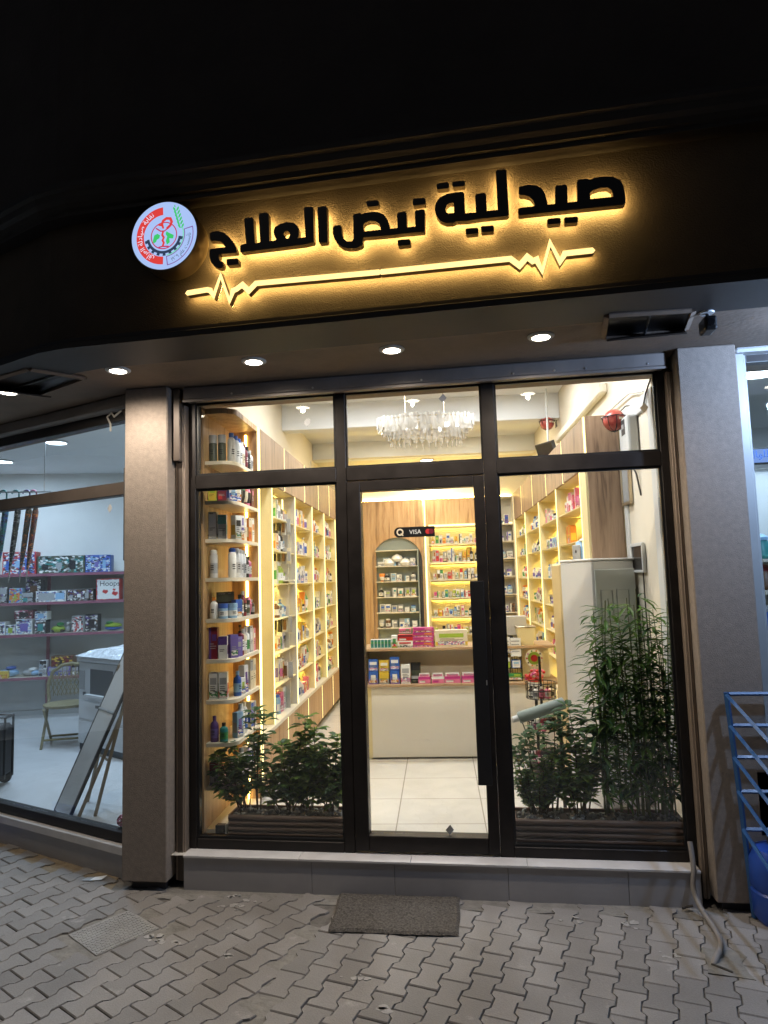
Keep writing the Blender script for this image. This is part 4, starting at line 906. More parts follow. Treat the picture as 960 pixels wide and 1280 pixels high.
b = MB(); b.box(-0.355, 0.785, VB + 0.030, VB + 0.034, 2.31, 2.344, M['shelf_white']); b.build('added_valance', bw); b = MB(); b.box(-0.34, 0.78, VB + 0.046, VB + 0.052, 2.334, 2.34, M['led_shelf']); b.build('led_strip', bw)
BZ = [2.096, 1.847, 1.612, 1.364, 1.114, 0.876]
for i, z in enumerate(BZ):
    b = MB(); b.box(-0.36, 0.79, VB - 0.13, VB + 0.0595, z - 0.016, z, M['shelf_white']); b.build('shelf', bw)
    if i: 
        b = MB(); b.box(-0.34, 0.78, VB + 0.046, VB + 0.052, BZ[i - 1] - 0.022, BZ[i - 1] - 0.017, M['led_shelf']); b.build('led_strip', bw); b = MB(); b.box(-0.355, 0.785, VB + 0.030, VB + 0.034, BZ[i - 1] - 0.040, BZ[i - 1] - 0.0165, M['shelf_white']); b.build('added_valance', bw)
b = MB(); b.box(-1.48, 0.79, VB + 0.045, VB + 0.055, 2.735, 2.742, M['led_shelf']); b.build('cove_strip', bw)
# ---- white open shelf unit at the back right
wu = thing('white_shelf_unit', 'narrow white open shelf unit in the back right corner', 'shelf unit', **T_(0.69, 5.42, Z_))
b = MB(); b.box(-0.22, -0.205, 0, 0.2, 0, 2.55, M['shelf_white']); b.box(0.085, 0.10, 0, 0.2, 0, 2.55, M['shelf_white']); b.build('side_panel', wu)
b = MB(); b.box(-0.205, 0.085, 0.185, 0.2, 0, 2.55, M['panel_grey']); b.build('back_panel', wu)
WZ = [2.53, 2.16, 1.93, 1.70, 1.46, 1.22, 0.98, 0.74]
for z in WZ:
    b = MB(); b.box(-0.2045, 0.0845, 0.0, 0.184, z - 0.014, z, M['shelf_white']); b.build('shelf', wu)
# ---- counter
ct = thing('sales_counter', 'cream two tier sales counter with oak edges facing the door', 'counter', **T_(-0.14, 1.94, Z_))
CT, CL = 1.062 - Z_, 0.775 - Z_
b = MB(); b.box(-0.705, 0.80, 0.0, 0.40, 0.012, CL - 0.022, M['counter']); b.build('front_panel', ct, 0.002)
b = MB(); b.box(-0.74, -0.7055, 0.01, 0.40, 0, CL - 0.022, M['panel_cream']); b.build('side_panel', ct)
b = MB(); b.box(-0.745, 0.84, -0.035, 0.40, CL - 0.0215, CL, M['wood_x']); b.build('ledge_shelf', ct, 0.002)
b = MB(); b.box(-0.735, 0.80, 0.24, 0.40, CL + 0.001, CT - 0.022, M['counter']); b.build('upper_panel', ct)
b = MB(); b.box(-0.78, 0.82, 0.02, 0.46, CT - 0.0215, CT, M['wood_x']); b.build('countertop', ct, 0.002)
b = MB(); b.box(-0.78, -0.745, 0.03, 0.45, CL, CT - 0.022, M['panel_cream']); b.build('end_panel', ct)
# ---- chandelier
ch = thing('chandelier', 'oval crystal chandelier on two rods behind the top middle pane', 'chandelier', **T_(-0.325, 2.6, 3.0))
for x in (-0.185, 0.18):
    b = MB(); b.tube([(x, 0, 0.14), (x, 0, 0.515)], 0.007, M['gold'], 8); b.lathe([(0.03, 0.50), (0.035, 0.515), (0.0, 0.518)], M['gold'], c=(x, 0, 0), n=12); b.build('rod', ch)
def oval(a, bb, z, r, n=40): return [(a * math.cos(2 * math.pi * k / n), bb * math.sin(2 * math.pi * k / n), z) for k in range(n + 1)]
b = MB(); b.tube(oval(0.44, 0.16, 0.15, 0), 0.006, M['gold'], 6, False); b.tube(oval(0.36, 0.12, 0.02, 0), 0.005, M['gold'], 6, False); b.tube([(-0.44, 0, 0.15), (0.44, 0, 0.15)], 0.006, M['gold'], 6); b.build('metal_frame', ch)
def plates(a, bb, z0, z1, n, w, mat, nm):
    b = MB()
    for k in range(n):
        t = 2 * math.pi * (k + rnd.uniform(-0.2, 0.2)) / n; x, y = a * math.cos(t), bb * math.sin(t); q = t + rnd.uniform(-0.5, 0.5)
        dx, dy = -math.sin(q) * w / 2, math.cos(q) * w / 2; za, zb = z0 + rnd.uniform(-0.012, 0.012), z1 + rnd.uniform(-0.012, 0.012); e = 0.006
        nx_, ny_ = math.cos(q) * e, math.sin(q) * e
        b.add([(x - dx, y - dy, za), (x + dx, y + dy, za), (x + dx, y + dy, zb), (x - dx, y - dy, zb), (x + nx_, y + ny_, za - 0.006), (x + nx_, y + ny_, zb + 0.01)], [(0, 4, 5, 3), (4, 1, 2, 5), (0, 3, 2, 1), (3, 5, 2), (0, 1, 4)], mat)
    b.build(nm, ch)
for r_, (a_, b2, z0, z1) in enumerate([(0.455, 0.165, 0.115, 0.168), (0.46, 0.17, 0.075, 0.128), (0.445, 0.16, 0.035, 0.088), (0.40, 0.14, -0.005, 0.045), (0.375, 0.125, -0.045, 0.005)]): plates(a_, b2, z0, z1, 54 - 4 * r_, 0.05, M['crystal'], 'crystal_tier')
plates(0.33, 0.10, -0.02, 0.15, 30, 0.05, M['crystal'], 'crystal_tier')
b = MB()
for k in range(34):
    t = 2 * math.pi * k / 34; x, y = 0.34 * math.cos(t), 0.11 * math.sin(t)
    b.lathe([(0.0, -0.115), (0.006, -0.105), (0.004, -0.075), (0.0, -0.06)], M['crystal'], c=(x, y, rnd.uniform(-0.01, 0.01)), n=6); b.tube([(x, y, -0.07), (x, y, 0.0)], 0.0015, M['gold'], 4)
b.build('drop_fringe', ch)
b = MB()
for x in (-0.3, -0.1, 0.1, 0.3): b.lathe([(0.0, 0.02), (0.013, 0.03), (0.015, 0.07), (0.0, 0.085)], M['added_bulb'], c=(x, 0, 0), n=8)
b.build('added_bulb', ch)
# ---- unseen ceiling lights, added to brighten the pharmacy
cl_ = thing('ceiling_light', 'x', 'ceiling light', I(-1.0, 0.6, 3.52), 0, 'unseen ceiling lights added to the pharmacy')
b = MB(); b.lathe([(0.075, 0.0), (0.09, -0.002), (0.095, -0.012), (0.085, -0.014)], M['white_alu'], n=24, cap=False); b.build('trim_ring', cl_)
b = MB(); b.lathe([(0.0, -0.010), (0.084, -0.010)], M['lamp_fill'], n=24, cap=False); b.build('diffuser', cl_)
for i, (u, v, lb) in enumerate([(-1.0, 0.6, 'front left'), (0.35, 0.6, 'front right'), (-1.0, 2.3, 'left, before the beam'), (0.35, 2.3, 'right, before the beam')]):
    lab = 'unseen round ceiling light added to brighten the pharmacy, ' + lb
    if i == 0: cl_['label'] = lab
    else: dup(cl_, I(u, v, 3.52), 0, lab)
    area(I(u, v, 3.49), 33, (0.94, 0.95, 0.98), 0.17)
for i, (u, v, z) in enumerate([(-0.9, 4.2, 3.46), (0.3, 4.2, 3.46), (-0.35, 5.35, 3.235)]):
    dup(cl_, I(u, v, z), 0, 'unseen round ceiling light added beyond the first beam, ' + ['left', 'right', 'nearest the back wall'][i])
    area(I(u, v, z - 0.03), 22, (1.0, 0.87, 0.66), 0.17)

# ---- floor-standing air conditioner seen from behind
ac = thing('air_conditioner', 'tall white floor standing air conditioner with grey back panel', 'air conditioner', **T_(0.735, 0.68, Z_, R(19)))
b = MB(); b.box(0.0, 0.31, 0.012, 0.42, 0.0, 1.545, M['ac_body']); b.build('casing', ac, 0.008)
b = MB(); b.box(0.012, 0.305, 0.0, 0.0115, 0.05, 1.49, M['ac_back']); bp = b.build('back_panel', ac, 0.002)
b = MB()
for x0, x1 in ((0.045, 0.135), (0.16, 0.255)):
    for z0, z1 in ((1.16, 1.36), (0.90, 1.12), (0.55, 0.86)):
        for (a0, a1, c0, c1) in ((x0, x1, z0, z0 + 0.006), (x0, x1, z1 - 0.006, z1), (x0, x0 + 0.006, z0 + 0.006, z1 - 0.006), (x1 - 0.006, x1, z0 + 0.006, z1 - 0.006)): b.box(a0, a1, -0.006, -0.0005, c0, c1, M['ac_rib'])
b.build('pressed_rib', bp)
b = MB(); b.box(-0.004, 0.315, 0.008, 0.425, 1.5455, 1.562, M['ac_body']); b.build('top_cap', ac, 0.005)
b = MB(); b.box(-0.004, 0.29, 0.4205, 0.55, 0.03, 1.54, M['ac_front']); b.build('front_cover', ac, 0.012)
hose = thing('drain_hose', 'grey corrugated hose bending from the right wall to the planter', 'hose', **T_(0.97, 0.42, 0.75))
b = MB(); hp = [(0.0, 0.05, 0.1), (0.02, 0.0, 0.0), (0.03, -0.03, -0.14), (0.0, -0.06, -0.26), (-0.06, -0.07, -0.34), (-0.14, -0.06, -0.38), (-0.24, -0.02, -0.39)]
fine = []
for i in range(len(hp) - 1):
    for k in range(8): fine.append(Vector(hp[i]).lerp(Vector(hp[i + 1]), k / 8))
b.tube(fine, [0.017 + (0.003 if k % 2 else 0) for k in range(len(fine))], M['pipe'], 10); b.build('corrugated_tube', hose, smooth=True)
# ---- fire extinguisher balls on wire brackets
def ball(u, v, z, label):
    t = thing('extinguisher_ball', label, 'fire extinguisher', **T_(u, v, z)); t['group'] = 'fire extinguisher balls'
    b = MB(); b.lathe([(0.0, -0.073)] + [(0.073 * math.cos(R(a)), 0.073 * math.sin(R(a))) for a in range(-75, 90, 15)] + [(0.0, 0.073)], M['red_ball'], n=22); b.build('shell', t, smooth=True)
    b = MB(); b.tube([(0.078 * math.cos(R(a)), 0.078 * math.sin(R(a)), 0.02) for a in range(0, 361, 20)], 0.004, M['black'], 6, False)
    b.tube([(0.0, -0.078, 0.02), (0.0, -0.055, -0.055), (0.0, 0.0, -0.079), (0.0, 0.055, -0.055), (0.0, 0.078, 0.02)], 0.0035, M['black'], 6)
    for q in range(4): b.tube([(0.077 * math.cos(R(45 * q)) * math.cos(R(a)), 0.077 * math.sin(R(45 * q)) * math.cos(R(a)), 0.02 - 0.095 * math.sin(R(a)) * 0.99 if a > 0 else 0.02) for a in range(0, 181, 20)], 0.0028, M['black'], 5)
    b.tube([(0.07, 0.03, 0.02), (0.095, 0.03, 0.02), (0.095, 0.03, -0.05)], 0.005, M['black'], 6); b.tube([(0.07, -0.03, 0.02), (0.095, -0.03, 0.02), (0.095, -0.03, -0.05)], 0.005, M['black'], 6); b.build('bracket', t)
    b = MB()
    for k in range(6):
        a = R(200 + k * 25); b.box(-0.012, 0.012, -0.001, 0.001, -0.008, 0.008, P['cream'], Matrix.Rotation(a, 4, 'Z') @ Matrix.Translation((0, 0.0745, 0)))
    b.build('print_marks', t)
ball(0.945, 0.75, 2.645, 'larger red extinguisher ball in a wire bracket by the walnut panel')
ball(0.935, 3.3, 3.21, 'small red extinguisher ball hanging farther back beside the beam')
# ---- things on the right wall near the window
wd = thing('wall_door_frame', 'white panelled door frame fixed on the right pharmacy wall', 'door frame', **T_(1.055, 0.62, Z_))
b = MB(); b.box(-0.028, 0, -0.40, -0.30, 0.3, 2.55, M['white_alu']); b.box(-0.028, 0, 0.26, 0.33, 0.3, 2.55, M['white_alu']); b.box(-0.028, 0, -0.2995, 0.2595, 2.45, 2.55, M['white_alu']); b.build('architrave', wd, 0.006)
b = MB(); b.box(-0.012, 0, -0.2995, 0.2595, 0.3, 2.4495, M['cream']); b.build('leaf', wd)
em_ = thing('electricity_meter', 'white wall meter with small dark display high on the right wall', 'meter', **T_(1.04, 0.62, 2.52))
b = MB(); b.box(-0.07, 0, -0.075, 0.075, -0.13, 0.12, M['white_alu']); b.build('meter_case', em_, 0.018, seg=2)
b = MB(); b.box(-0.0715, -0.0695, -0.02, 0.06, 0.0, 0.10, M['dark']); b.box(-0.073, -0.072, 0.0, 0.05, 0.04, 0.07, P['grey']); b.build('display', em_)
b = MB(); b.tube([(-0.03, 0.0, -0.13), (-0.035, 0.0, -0.2), (-0.02, -0.03, -0.26), (0.0, -0.03, -0.4)], 0.006, M['cable'], 6); b.build('cable', em_)
def picture(u, v, z, w, h, frame, face, name, label, cat):
    t = thing(name, label, cat, **T_(u, v, z))
    b = MB(); f = 0.018
    b.box(-0.02, 0, -w / 2, w / 2, -h / 2, -h / 2 + f, frame); b.box(-0.02, 0, -w / 2, w / 2, h / 2 - f, h / 2, frame); b.box(-0.02, 0, -w / 2, -w / 2 + f, -h / 2 + f, h / 2 - f, frame); b.box(-0.02, 0, w / 2 - f, w / 2, -h / 2 + f, h / 2 - f, frame); b.build('picture_frame', t, 0.003)
    b = MB(); b.box(-0.010, -0.002, -w / 2 + f, w / 2 - f, -h / 2 + f, h / 2 - f, face); b.build('sheet', t)
    return t
picture(1.036, 0.86, 2.24, 0.20, 0.30, M['gold'], P['grey'], 'framed_certificate', 'gold framed certificate on the right wall under the meter', 'certificate')
it = picture(1.036, 0.70, 1.73, 0.26, 0.19, M['white_alu'], M['screen'], 'wall_intercom', 'white wall intercom with black screen above the bamboo', 'intercom')
b = MB(); b.tube([(-0.005, -0.08, -0.095), (-0.008, -0.09, -0.3), (-0.005, -0.1, -0.6), (-0.006, -0.09, -1.0)], 0.005, M['cable'], 6); b.build('cable', it)
cb = thing('loose_cables', 'loose dark cables looping along the top of the right wall', 'cables', **T_(1.05, 0.5, 2.72))
b = MB(); b.tube([(-0.01, -0.25, 0.06), (-0.03, -0.2, -0.02), (-0.03, -0.12, -0.10), (-0.01, -0.05, -0.05), (-0.01, 0.3, 0.03), (-0.01, 0.7, 0.02)], 0.005, M['cable'], 6); b.build('dark_cable', cb)
b = MB(); b.tube([(-0.012, -0.1, 0.02), (-0.012, 0.2, 0.09), (-0.012, 0.8, 0.10)], 0.006, M['white_alu'], 6); b.build('pale_cable', cb)
mn = thing('hanging_monitor', 'dark tilted monitor hanging on a rod above the right cabinet', 'monitor', **T_(0.87, 3.0, 2.86, R(-60)))
b = MB(); b.box(-0.13, 0.13, -0.02, 0.02, -0.09, 0.09, M['dark'], Matrix.Rotation(R(18), 4, 'X')); b.build('screen_case', mn, 0.004)
b = MB(); b.box(-0.12, 0.12, -0.0225, -0.0205, -0.08, 0.08, M['screen'], Matrix.Rotation(R(18), 4, 'X')); b.build('display', mn)
b = MB(); b.tube([(0, 0.02, 0.05), (0, 0.03, 0.64)], 0.01, M['white_alu'], 8); b.build('rod', mn)
# ---- grey padded tube poking out beside the plants
tb = thing('padded_tube', 'grey green padded tube with a white tip above the right planter', 'tube', **T_(0.30, 0.62, 0.785))
b = MB(); d = Vector((0.22, 0.05, 0.062)); b.tube([(-0.09, -0.02, -0.028), (-0.085, -0.02, -0.026), (0.2, 0.05, 0.045)], [0.030, 0.036, 0.038], M['pad'], 16); b.build('padded_sleeve', tb, smooth=True)
b = MB(); b.tube([(-0.135, -0.03, -0.036), (-0.128, -0.03, -0.036), (-0.09, -0.02, -0.028)], [0.012, 0.019, 0.022], M['white_alu'], 12); b.build('tip', tb, smooth=True)
b = MB(); b.tube([(-0.07, -0.02, -0.05), (-0.02, -0.03, -0.2), (0.04, -0.05, -0.4)], 0.004, M['cable'], 6); b.tube([(0.17, 0.05, 0.02), (0.18, 0.06, -0.3), (0.18, 0.06, -0.60)], 0.012, M['dark'], 8); b.build('support', tb)
# ---- wire display spinner
sp = thing('wire_display_rack', 'black wire display rack of small tins before the counter', 'display rack', **T_(0.475, 1.45, Z_))
b = MB(); b.tube([(0, 0, 0.0), (0, 0, 0.86)], 0.010, M['black'], 8); b.lathe([(0.14, 0.0), (0.14, 0.014), (0.02, 0.02)], M['black'], n=20); b.build('pole', sp)
def basket(z, r):
    b = MB()
    for h in (0.0, 0.06, 0.11): b.tube([(r * math.cos(R(a)), r * math.sin(R(a)), z + h) for a in range(0, 361, 18)], 0.0035, M['black'], 5, False)
    for a in range(0, 360, 18): b.tube([(r * math.cos(R(a)), r * math.sin(R(a)), z), (r * math.cos(R(a)), r * math.sin(R(a)), z + 0.11)], 0.0022, M['black'], 4)
    for a in range(0, 180, 30): b.tube([(r * math.cos(R(a)), r * math.sin(R(a)), z), (-r * math.cos(R(a)), -r * math.sin(R(a)), z)], 0.0022, M['black'], 4)
    b.build('wire_basket', sp)
for z in (0.56, 0.33, 0.10): basket(z, 0.11)

# ================================================================== PLANTS
def leaf(mb, p, d, up, L, W, mat, sag=0.15):
    d = d.normalized(); s = d.cross(up)
    if s.length < 1e-3: s = d.cross(Vector((1, 0, 0)))
    s.normalize(); n = s.cross(d).normalized()
    m1 = p + d * L * 0.35 - n * L * sag * 0.25; m2 = p + d * L * 0.7 - n * L * sag * 0.7; t = p + d * L - n * L * sag * 1.6
    f = n * W * 0.16
    vs = [p, m1 + s * W * 0.5 + f, m2 + s * W * 0.42 + f, t, m2 - s * W * 0.42 + f, m1 - s * W * 0.5 + f, m1, m2]
    mb.add(vs, [(0, 6, 1), (6, 7, 2, 1), (7, 3, 2), (0, 5, 6), (5, 4, 7, 6), (4, 3, 7)], mat)
def rv(a=1.0): return Vector((rnd.uniform(-a, a), rnd.uniform(-a, a), rnd.uniform(-a, a)))
def shrub(name, label, base, tips, mats, L, W, nodes, per, spread=0.9, whorl=0, group=None, stem_r=0.004, zclip=0.33):
    """tips: stem ends relative to the base; leaves sit in turns along every stem"""
    t = thing(name, label, 'plant', base, 0, group)
    W *= 1.85; L *= 1.14; nodes += 5; per += (1 if L > 0.04 else 0)
    st = MB(); lv = MB()
    for k, tip in enumerate(tips):
        tip = Vector(tip); b0 = Vector((tip.x * 0.25 + rnd.uniform(-0.02, 0.02), tip.y * 0.3, 0)); mid = b0.lerp(tip, 0.55) + rv(0.02)
        pts = []
        for i in range(9):
            s = i / 8; pts.append(b0 * (1 - s) ** 2 + mid * 2 * s * (1 - s) + tip * s ** 2)
        st.tube(pts, [stem_r * (1.2 - 0.8 * i / 8) for i in range(9)], M['stem'], 5)
        for i in range(nodes):
            s = 0.22 + 0.78 * (i + rnd.uniform(0, 0.8)) / nodes; s = min(1, s)
            p = b0 * (1 - s) ** 2 + mid * 2 * s * (1 - s) + tip * s ** 2
            ax = (tip - b0).normalized(); n_ = whorl if (whorl and i >= nodes - 2) else per
            ph = rnd.uniform(0, 6.28)
            for q in range(n_):
                a = ph + q * 2 * math.pi / n_ + rnd.uniform(-0.3, 0.3)
                side = Vector((math.cos(a), math.sin(a), 0)); d = (side * spread + ax * rnd.uniform(0.05, 0.6) + rv(0.2))
                pp = p + d.normalized() * rnd.uniform(0.0, 0.02)
                if pp.y + base[1] < 0.03: d.y = abs(d.y) * 0.3; pp.y = 0.035 - base[1]
                leaf(lv, pp, d, Vector((0, 0, 1)), L * rnd.uniform(0.7, 1.2), W * rnd.uniform(0.75, 1.15), M[rnd.choice(mats)])
    st.build('stem', t); o = lv.build('leaves', t); o['kind'] = 'stuff'
    return t
def planter(x0, x1, y0, y1, zt, label):
    c = ((x0 + x1) / 2, (y0 + y1) / 2, FZ); t = thing('planter_box', label, 'planter', c)
    w, d, h = (x1 - x0) / 2, (y1 - y0) / 2, zt - FZ
    b = MB(); n = 5
    for i in range(n):
        z0, z1 = h * i / n, h * (i + 1) / n - 0.003
        for yy, sg_ in ((-d, -1), (d, 1)):
            pr_ = [(yy, z0), (yy + sg_ * 0.007, z0 + 0.006), (yy + sg_ * 0.009, (z0 + z1) / 2), (yy + sg_ * 0.007, z1 - 0.006), (yy, z1), (yy - sg_ * 0.012, z1), (yy - sg_ * 0.012, z0)]
            k = len(pr_); b.add([(-w, y, z) for y, z in pr_] + [(w, y, z) for y, z in pr_], [(i_, (i_ + 1) % k, k + (i_ + 1) % k, k + i_) for i_ in range(k)] + [tuple(range(k)), tuple(range(k, 2 * k))], M['planter'])
        for xx in (-w, w): b.box(xx - 0.006, xx + 0.006, -d + 0.012, d - 0.012, z0, z1, M['planter'])
    b.build('slatted_box', t)
    b = MB(); b.box(-w + 0.007, w - 0.007, -d + 0.013, d - 0.013, 0.01, h - 0.02, M['soil']); b.build('soil', t)
    b = MB()
    for k in range(int(330 * w)):
        x, y = rnd.uniform(-w + 0.02, w - 0.02), rnd.uniform(-d + 0.02, d - 0.02); r = rnd.uniform(0.009, 0.019)
        T = Matrix.Translation((x, y, h - 0.018 + rnd.uniform(0, 0.014))) @ Matrix.Rotation(rnd.uniform(0, 3), 4, rv().normalized()) @ Matrix.Diagonal((r, r * rnd.uniform(0.6, 0.9), r * rnd.uniform(0.45, 0.7), 1))
        b.lathe([(0, -1), (0.75, -0.65), (1, 0), (0.75, 0.65), (0, 1)], M['pebble'], n=7, T=T)
    o = b.build('pebbles', t, smooth=True); o['kind'] = 'stuff'
    return t
planter(-1.515, -0.838, 0.075, 0.265, 0.325, 'dark brown slatted planter box behind the left window pane')
planter(0.105, 0.975, 0.075, 0.275, 0.335, 'dark brown slatted planter box behind the right window pane')
pz = 0.325
shrub('potted_shrub', 'sprawling dark leaved shrub in the left end of the left planter', (-1.44, 0.20, pz), [(-0.19, 0.0, 0.30), (-0.14, 0.03, 0.36), (-0.22, 0.02, 0.20), (-0.08, 0.02, 0.24), (0.02, 0.05, 0.40), (-0.16, -0.03, 0.12), (-0.05, -0.02, 0.30)], ['leaf_b', 'leaf_a'], 0.062, 0.022, 7, 3, 1.0, 6)
shrub('potted_shrub', 'thin upright sprig taller than its neighbours in the left planter', (-1.36, 0.16, pz), [(-0.03, 0.02, 0.585), (0.03, 0.02, 0.56), (0.0, 0.0, 0.42)], ['leaf_b'], 0.068, 0.022, 5, 2, 1.1, 6)
shrub('potted_shrub', 'bushy mid green shrub in the middle of the left planter', (-1.17, 0.17, pz), [(-0.13, 0, 0.26), (-0.06, 0.02, 0.38), (0.0, 0.0, 0.30), (0.06, 0.03, 0.42), (0.13, 0.0, 0.30), (-0.10, 0.04, 0.18), (0.09, -0.04, 0.2), (0.0, -0.05, 0.16), (-0.17, -0.02, 0.16), (0.17, 0.02, 0.19)], ['leaf_a', 'leaf_a', 'leaf_b'], 0.058, 0.024, 8, 3, 1.0, 6)
shrub('potted_shrub', 'shrub with a tall leafy whorl rising before the base cabinets', (-1.07, 0.21, pz), [(-0.02, 0.0, 0.52), (0.03, 0.02, 0.46), (0.08, 0.0, 0.34), (-0.07, 0.0, 0.33)], ['leaf_b', 'leaf_a', 'leaf_c'], 0.07, 0.024, 6, 3, 1.0, 7)
shrub('potted_shrub', 'bushy green shrub against the door post in the left planter', (-0.94, 0.16, pz), [(-0.07, 0, 0.3), (0.0, 0.0, 0.36), (0.05, 0.02, 0.43), (0.08, 0.0, 0.27), (-0.05, 0.0, 0.18), (0.05, -0.05, 0.17), (0.0, 0.05, 0.22), (-0.11, 0.0, 0.24)], ['leaf_a', 'leaf_b'], 0.058, 0.024, 8, 3, 1.0, 6)
pz = 0.335
shrub('fine_leaf_shrub', 'feathery grey green shrub at the left end of the right planter', (0.235, 0.16, pz), [(rnd.uniform(-0.13, 0.14), rnd.uniform(-0.04, 0.06), rnd.uniform(0.12, 0.36)) for _ in range(20)], ['leaf_a', 'leaf_b'], 0.026, 0.010, 15, 4, 0.9)
shrub('potted_shrub', 'spindly dark shrub with whorled leaves beside the padded tube', (0.30, 0.21, pz), [(-0.17, 0, 0.36), (-0.06, 0.02, 0.46), (0.05, 0.0, 0.54), (0.10, 0.02, 0.50), (-0.12, 0.0, 0.42), (0.13, 0.0, 0.44)], ['leaf_b'], 0.07, 0.021, 4, 2, 1.1, 7)
shrub('potted_shrub', 'yellow green bush between the feathery shrub and the bamboo', (0.45, 0.18, pz), [(-0.08, 0, 0.30), (0.0, 0.0, 0.38), (0.07, 0.0, 0.34), (-0.04, -0.04, 0.2), (0.05, -0.04, 0.22), (0.10, 0.02, 0.26), (-0.1, 0.02, 0.2)], ['leaf_c', 'leaf_a'], 0.055, 0.024, 8, 3, 1.0, 5)
shrub('potted_shrub', 'tall dark whorled shrub leaning on the left edge of the bamboo', (0.50, 0.22, pz), [(-0.07, 0.0, 0.58), (0.03, 0.0, 0.50), (0.09, 0.02, 0.44)], ['leaf_b'], 0.072, 0.022, 6, 2, 1.1, 7)
# bamboo: many slim canes with long drooping leaves
bam = thing('bamboo_plant', 'tall dense bamboo plant filling the right corner of the shop window', 'plant', (0.80, 0.19, pz))
st = MB(); lv = MB()
for k in range(30):
    x = rnd.uniform(-0.21, 0.16); y = rnd.uniform(-0.06, 0.06); h = rnd.uniform(0.82, 1.24) - abs(x + 0.03) * 0.5; lean = rnd.uniform(-0.05, 0.06)
    st.tube([(x, y, 0), (x + lean * 0.3, y, h * 0.5), (x + lean, y, h)], [0.005, 0.004, 0.002], M['cane'], 6)
    nn = int(h * 19)
    for i in range(nn):
        s = 0.12 + 0.88 * i / nn; p = Vector((x + lean * s, y, h * s))
        for q in range(3):
            a = rnd.uniform(0, 6.28); d = Vector((math.cos(a), math.sin(a) * 0.7, rnd.uniform(-0.25, 0.55)))
            pp = p + Vector((d.x, d.y, 0)) * rnd.uniform(0, 0.03)
            if pp.y + 0.19 + d.y * 0.09 < 0.03: d.y = abs(d.y)
            leaf(lv, pp, d, Vector((0, 0, 1)), rnd.uniform(0.085, 0.14), rnd.uniform(0.018, 0.026), M['leaf_d' if rnd.random() < 0.7 else 'leaf_b'], 0.22)
for s0 in ((0.20, 1.14), (0.225, 0.92), (0.245, 0.7)):           # the lit sprays against the cream wall
    x, h = s0; st.tube([(x - 0.1, 0.02, 0.0), (x - 0.03, 0.03, h * 0.5), (x, 0.03, h)], [0.005, 0.004, 0.002], M['cane'], 6)
    for i in range(int(h * 15)):
        s = 0.2 + 0.8 * i / int(h * 15); p = Vector((x - 0.1 + 0.1 * s ** 0.8, 0.03, h * s))
        for q in range(3):
            a = rnd.uniform(-1.1, 1.1) if q else rnd.uniform(2, 4); d = Vector((math.cos(a), math.sin(a) * 0.35, rnd.uniform(-0.3, 0.5)))
            leaf(lv, p, d, Vector((0, 0, 1)), rnd.uniform(0.085, 0.13), rnd.uniform(0.017, 0.023), M['leaf_d'], 0.2)
st.build('cane', bam); o = lv.build('leaves', bam); o['kind'] = 'stuff'

# ================================================================== GOODS ON THE SHELVES
CACHE = {}
def cached(key, fn):
    if key not in CACHE: CACHE[key] = fn()
    return CACHE[key]
def carton_mesh(w, d, h, cols, pat):
    """printed carton: body, with the front printed in panels and small lines of type"""
    def mk():
        b = MB(); body = P[cols[0]]; a1 = P[cols[1]]; a2 = P[cols[2]]
        x, y = w / 2, d / 2
        b.box(-x, x, -y, y, 0, h, body)
        f = -y - 0.0006
        def pn(u0, u1, v0, v1, m_, e=0.0): b.quad((-x + u0 * w, f - e, v0 * h), (-x + u1 * w, f - e, v0 * h), (-x + u1 * w, f - e, v1 * h), (-x + u0 * w, f - e, v1 * h), m_)
        if pat == 0: pn(0, 1, 0.08, 0.30, a1); pn(0.12, 0.88, 0.55, 0.80, a2)
        elif pat == 1: pn(0, 1, 0.62, 1, a1); pn(0.1, 0.55, 0.12, 0.42, a2)
        elif pat == 2: pn(0, 0.28, 0, 1, a1); pn(0.38, 0.9, 0.58, 0.78, a2)
        elif pat == 3: pn(0, 1, 0, 0.45, a1); pn(0.25, 0.75, 0.25, 0.75, a2, 0.0005)
        elif pat == 4: pn(0.08, 0.92, 0.06, 0.94, a1); pn(0.2, 0.8, 0.5, 0.75, a2, 0.0005)
        else: pn(0, 1, 0.40, 0.52, a1); pn(0, 1, 0.0, 0.12, a2); pn(0.55, 0.9, 0.6, 0.9, a1)
        r_ = random.Random(hash((w, h, pat)) % 9999 if False else int(w * 7000 + h * 900 + pat))
        ink = P['grey'] if cols[0] in ('black', 'purple', 'violet', 'blue', 'maroon') else P['black']
        for k in range(3):
            v = 0.33 + 0.07 * k + (0.45 if pat in (1, 4) and k == 2 else 0); u1 = r_.uniform(0.5, 0.9); pn(0.14, u1, v, v + 0.022, ink, 0.0009)
        if pat in (0, 3, 5): pn(0.08, 0.92, 0.10, 0.32, BUSY_FINE[(pat + int(w * 100)) % 4], 0.0012)
        # side print
        b.quad((x + 0.0006, -y + d * 0.1, h * 0.2), (x + 0.0006, y - d * 0.1, h * 0.2), (x + 0.0006, y - d * 0.1, h * 0.6), (x + 0.0006, -y + d * 0.1, h * 0.6), a1)
        b.quad((-x - 0.0006, y - d * 0.1, h * 0.2), (-x - 0.0006, -y + d * 0.1, h * 0.2), (-x - 0.0006, -y + d * 0.1, h * 0.6), (-x - 0.0006, y - d * 0.1, h * 0.6), a1)
        return b.mesh('carton')
    return cached(('c', w, d, h, tuple(cols), pat), mk)
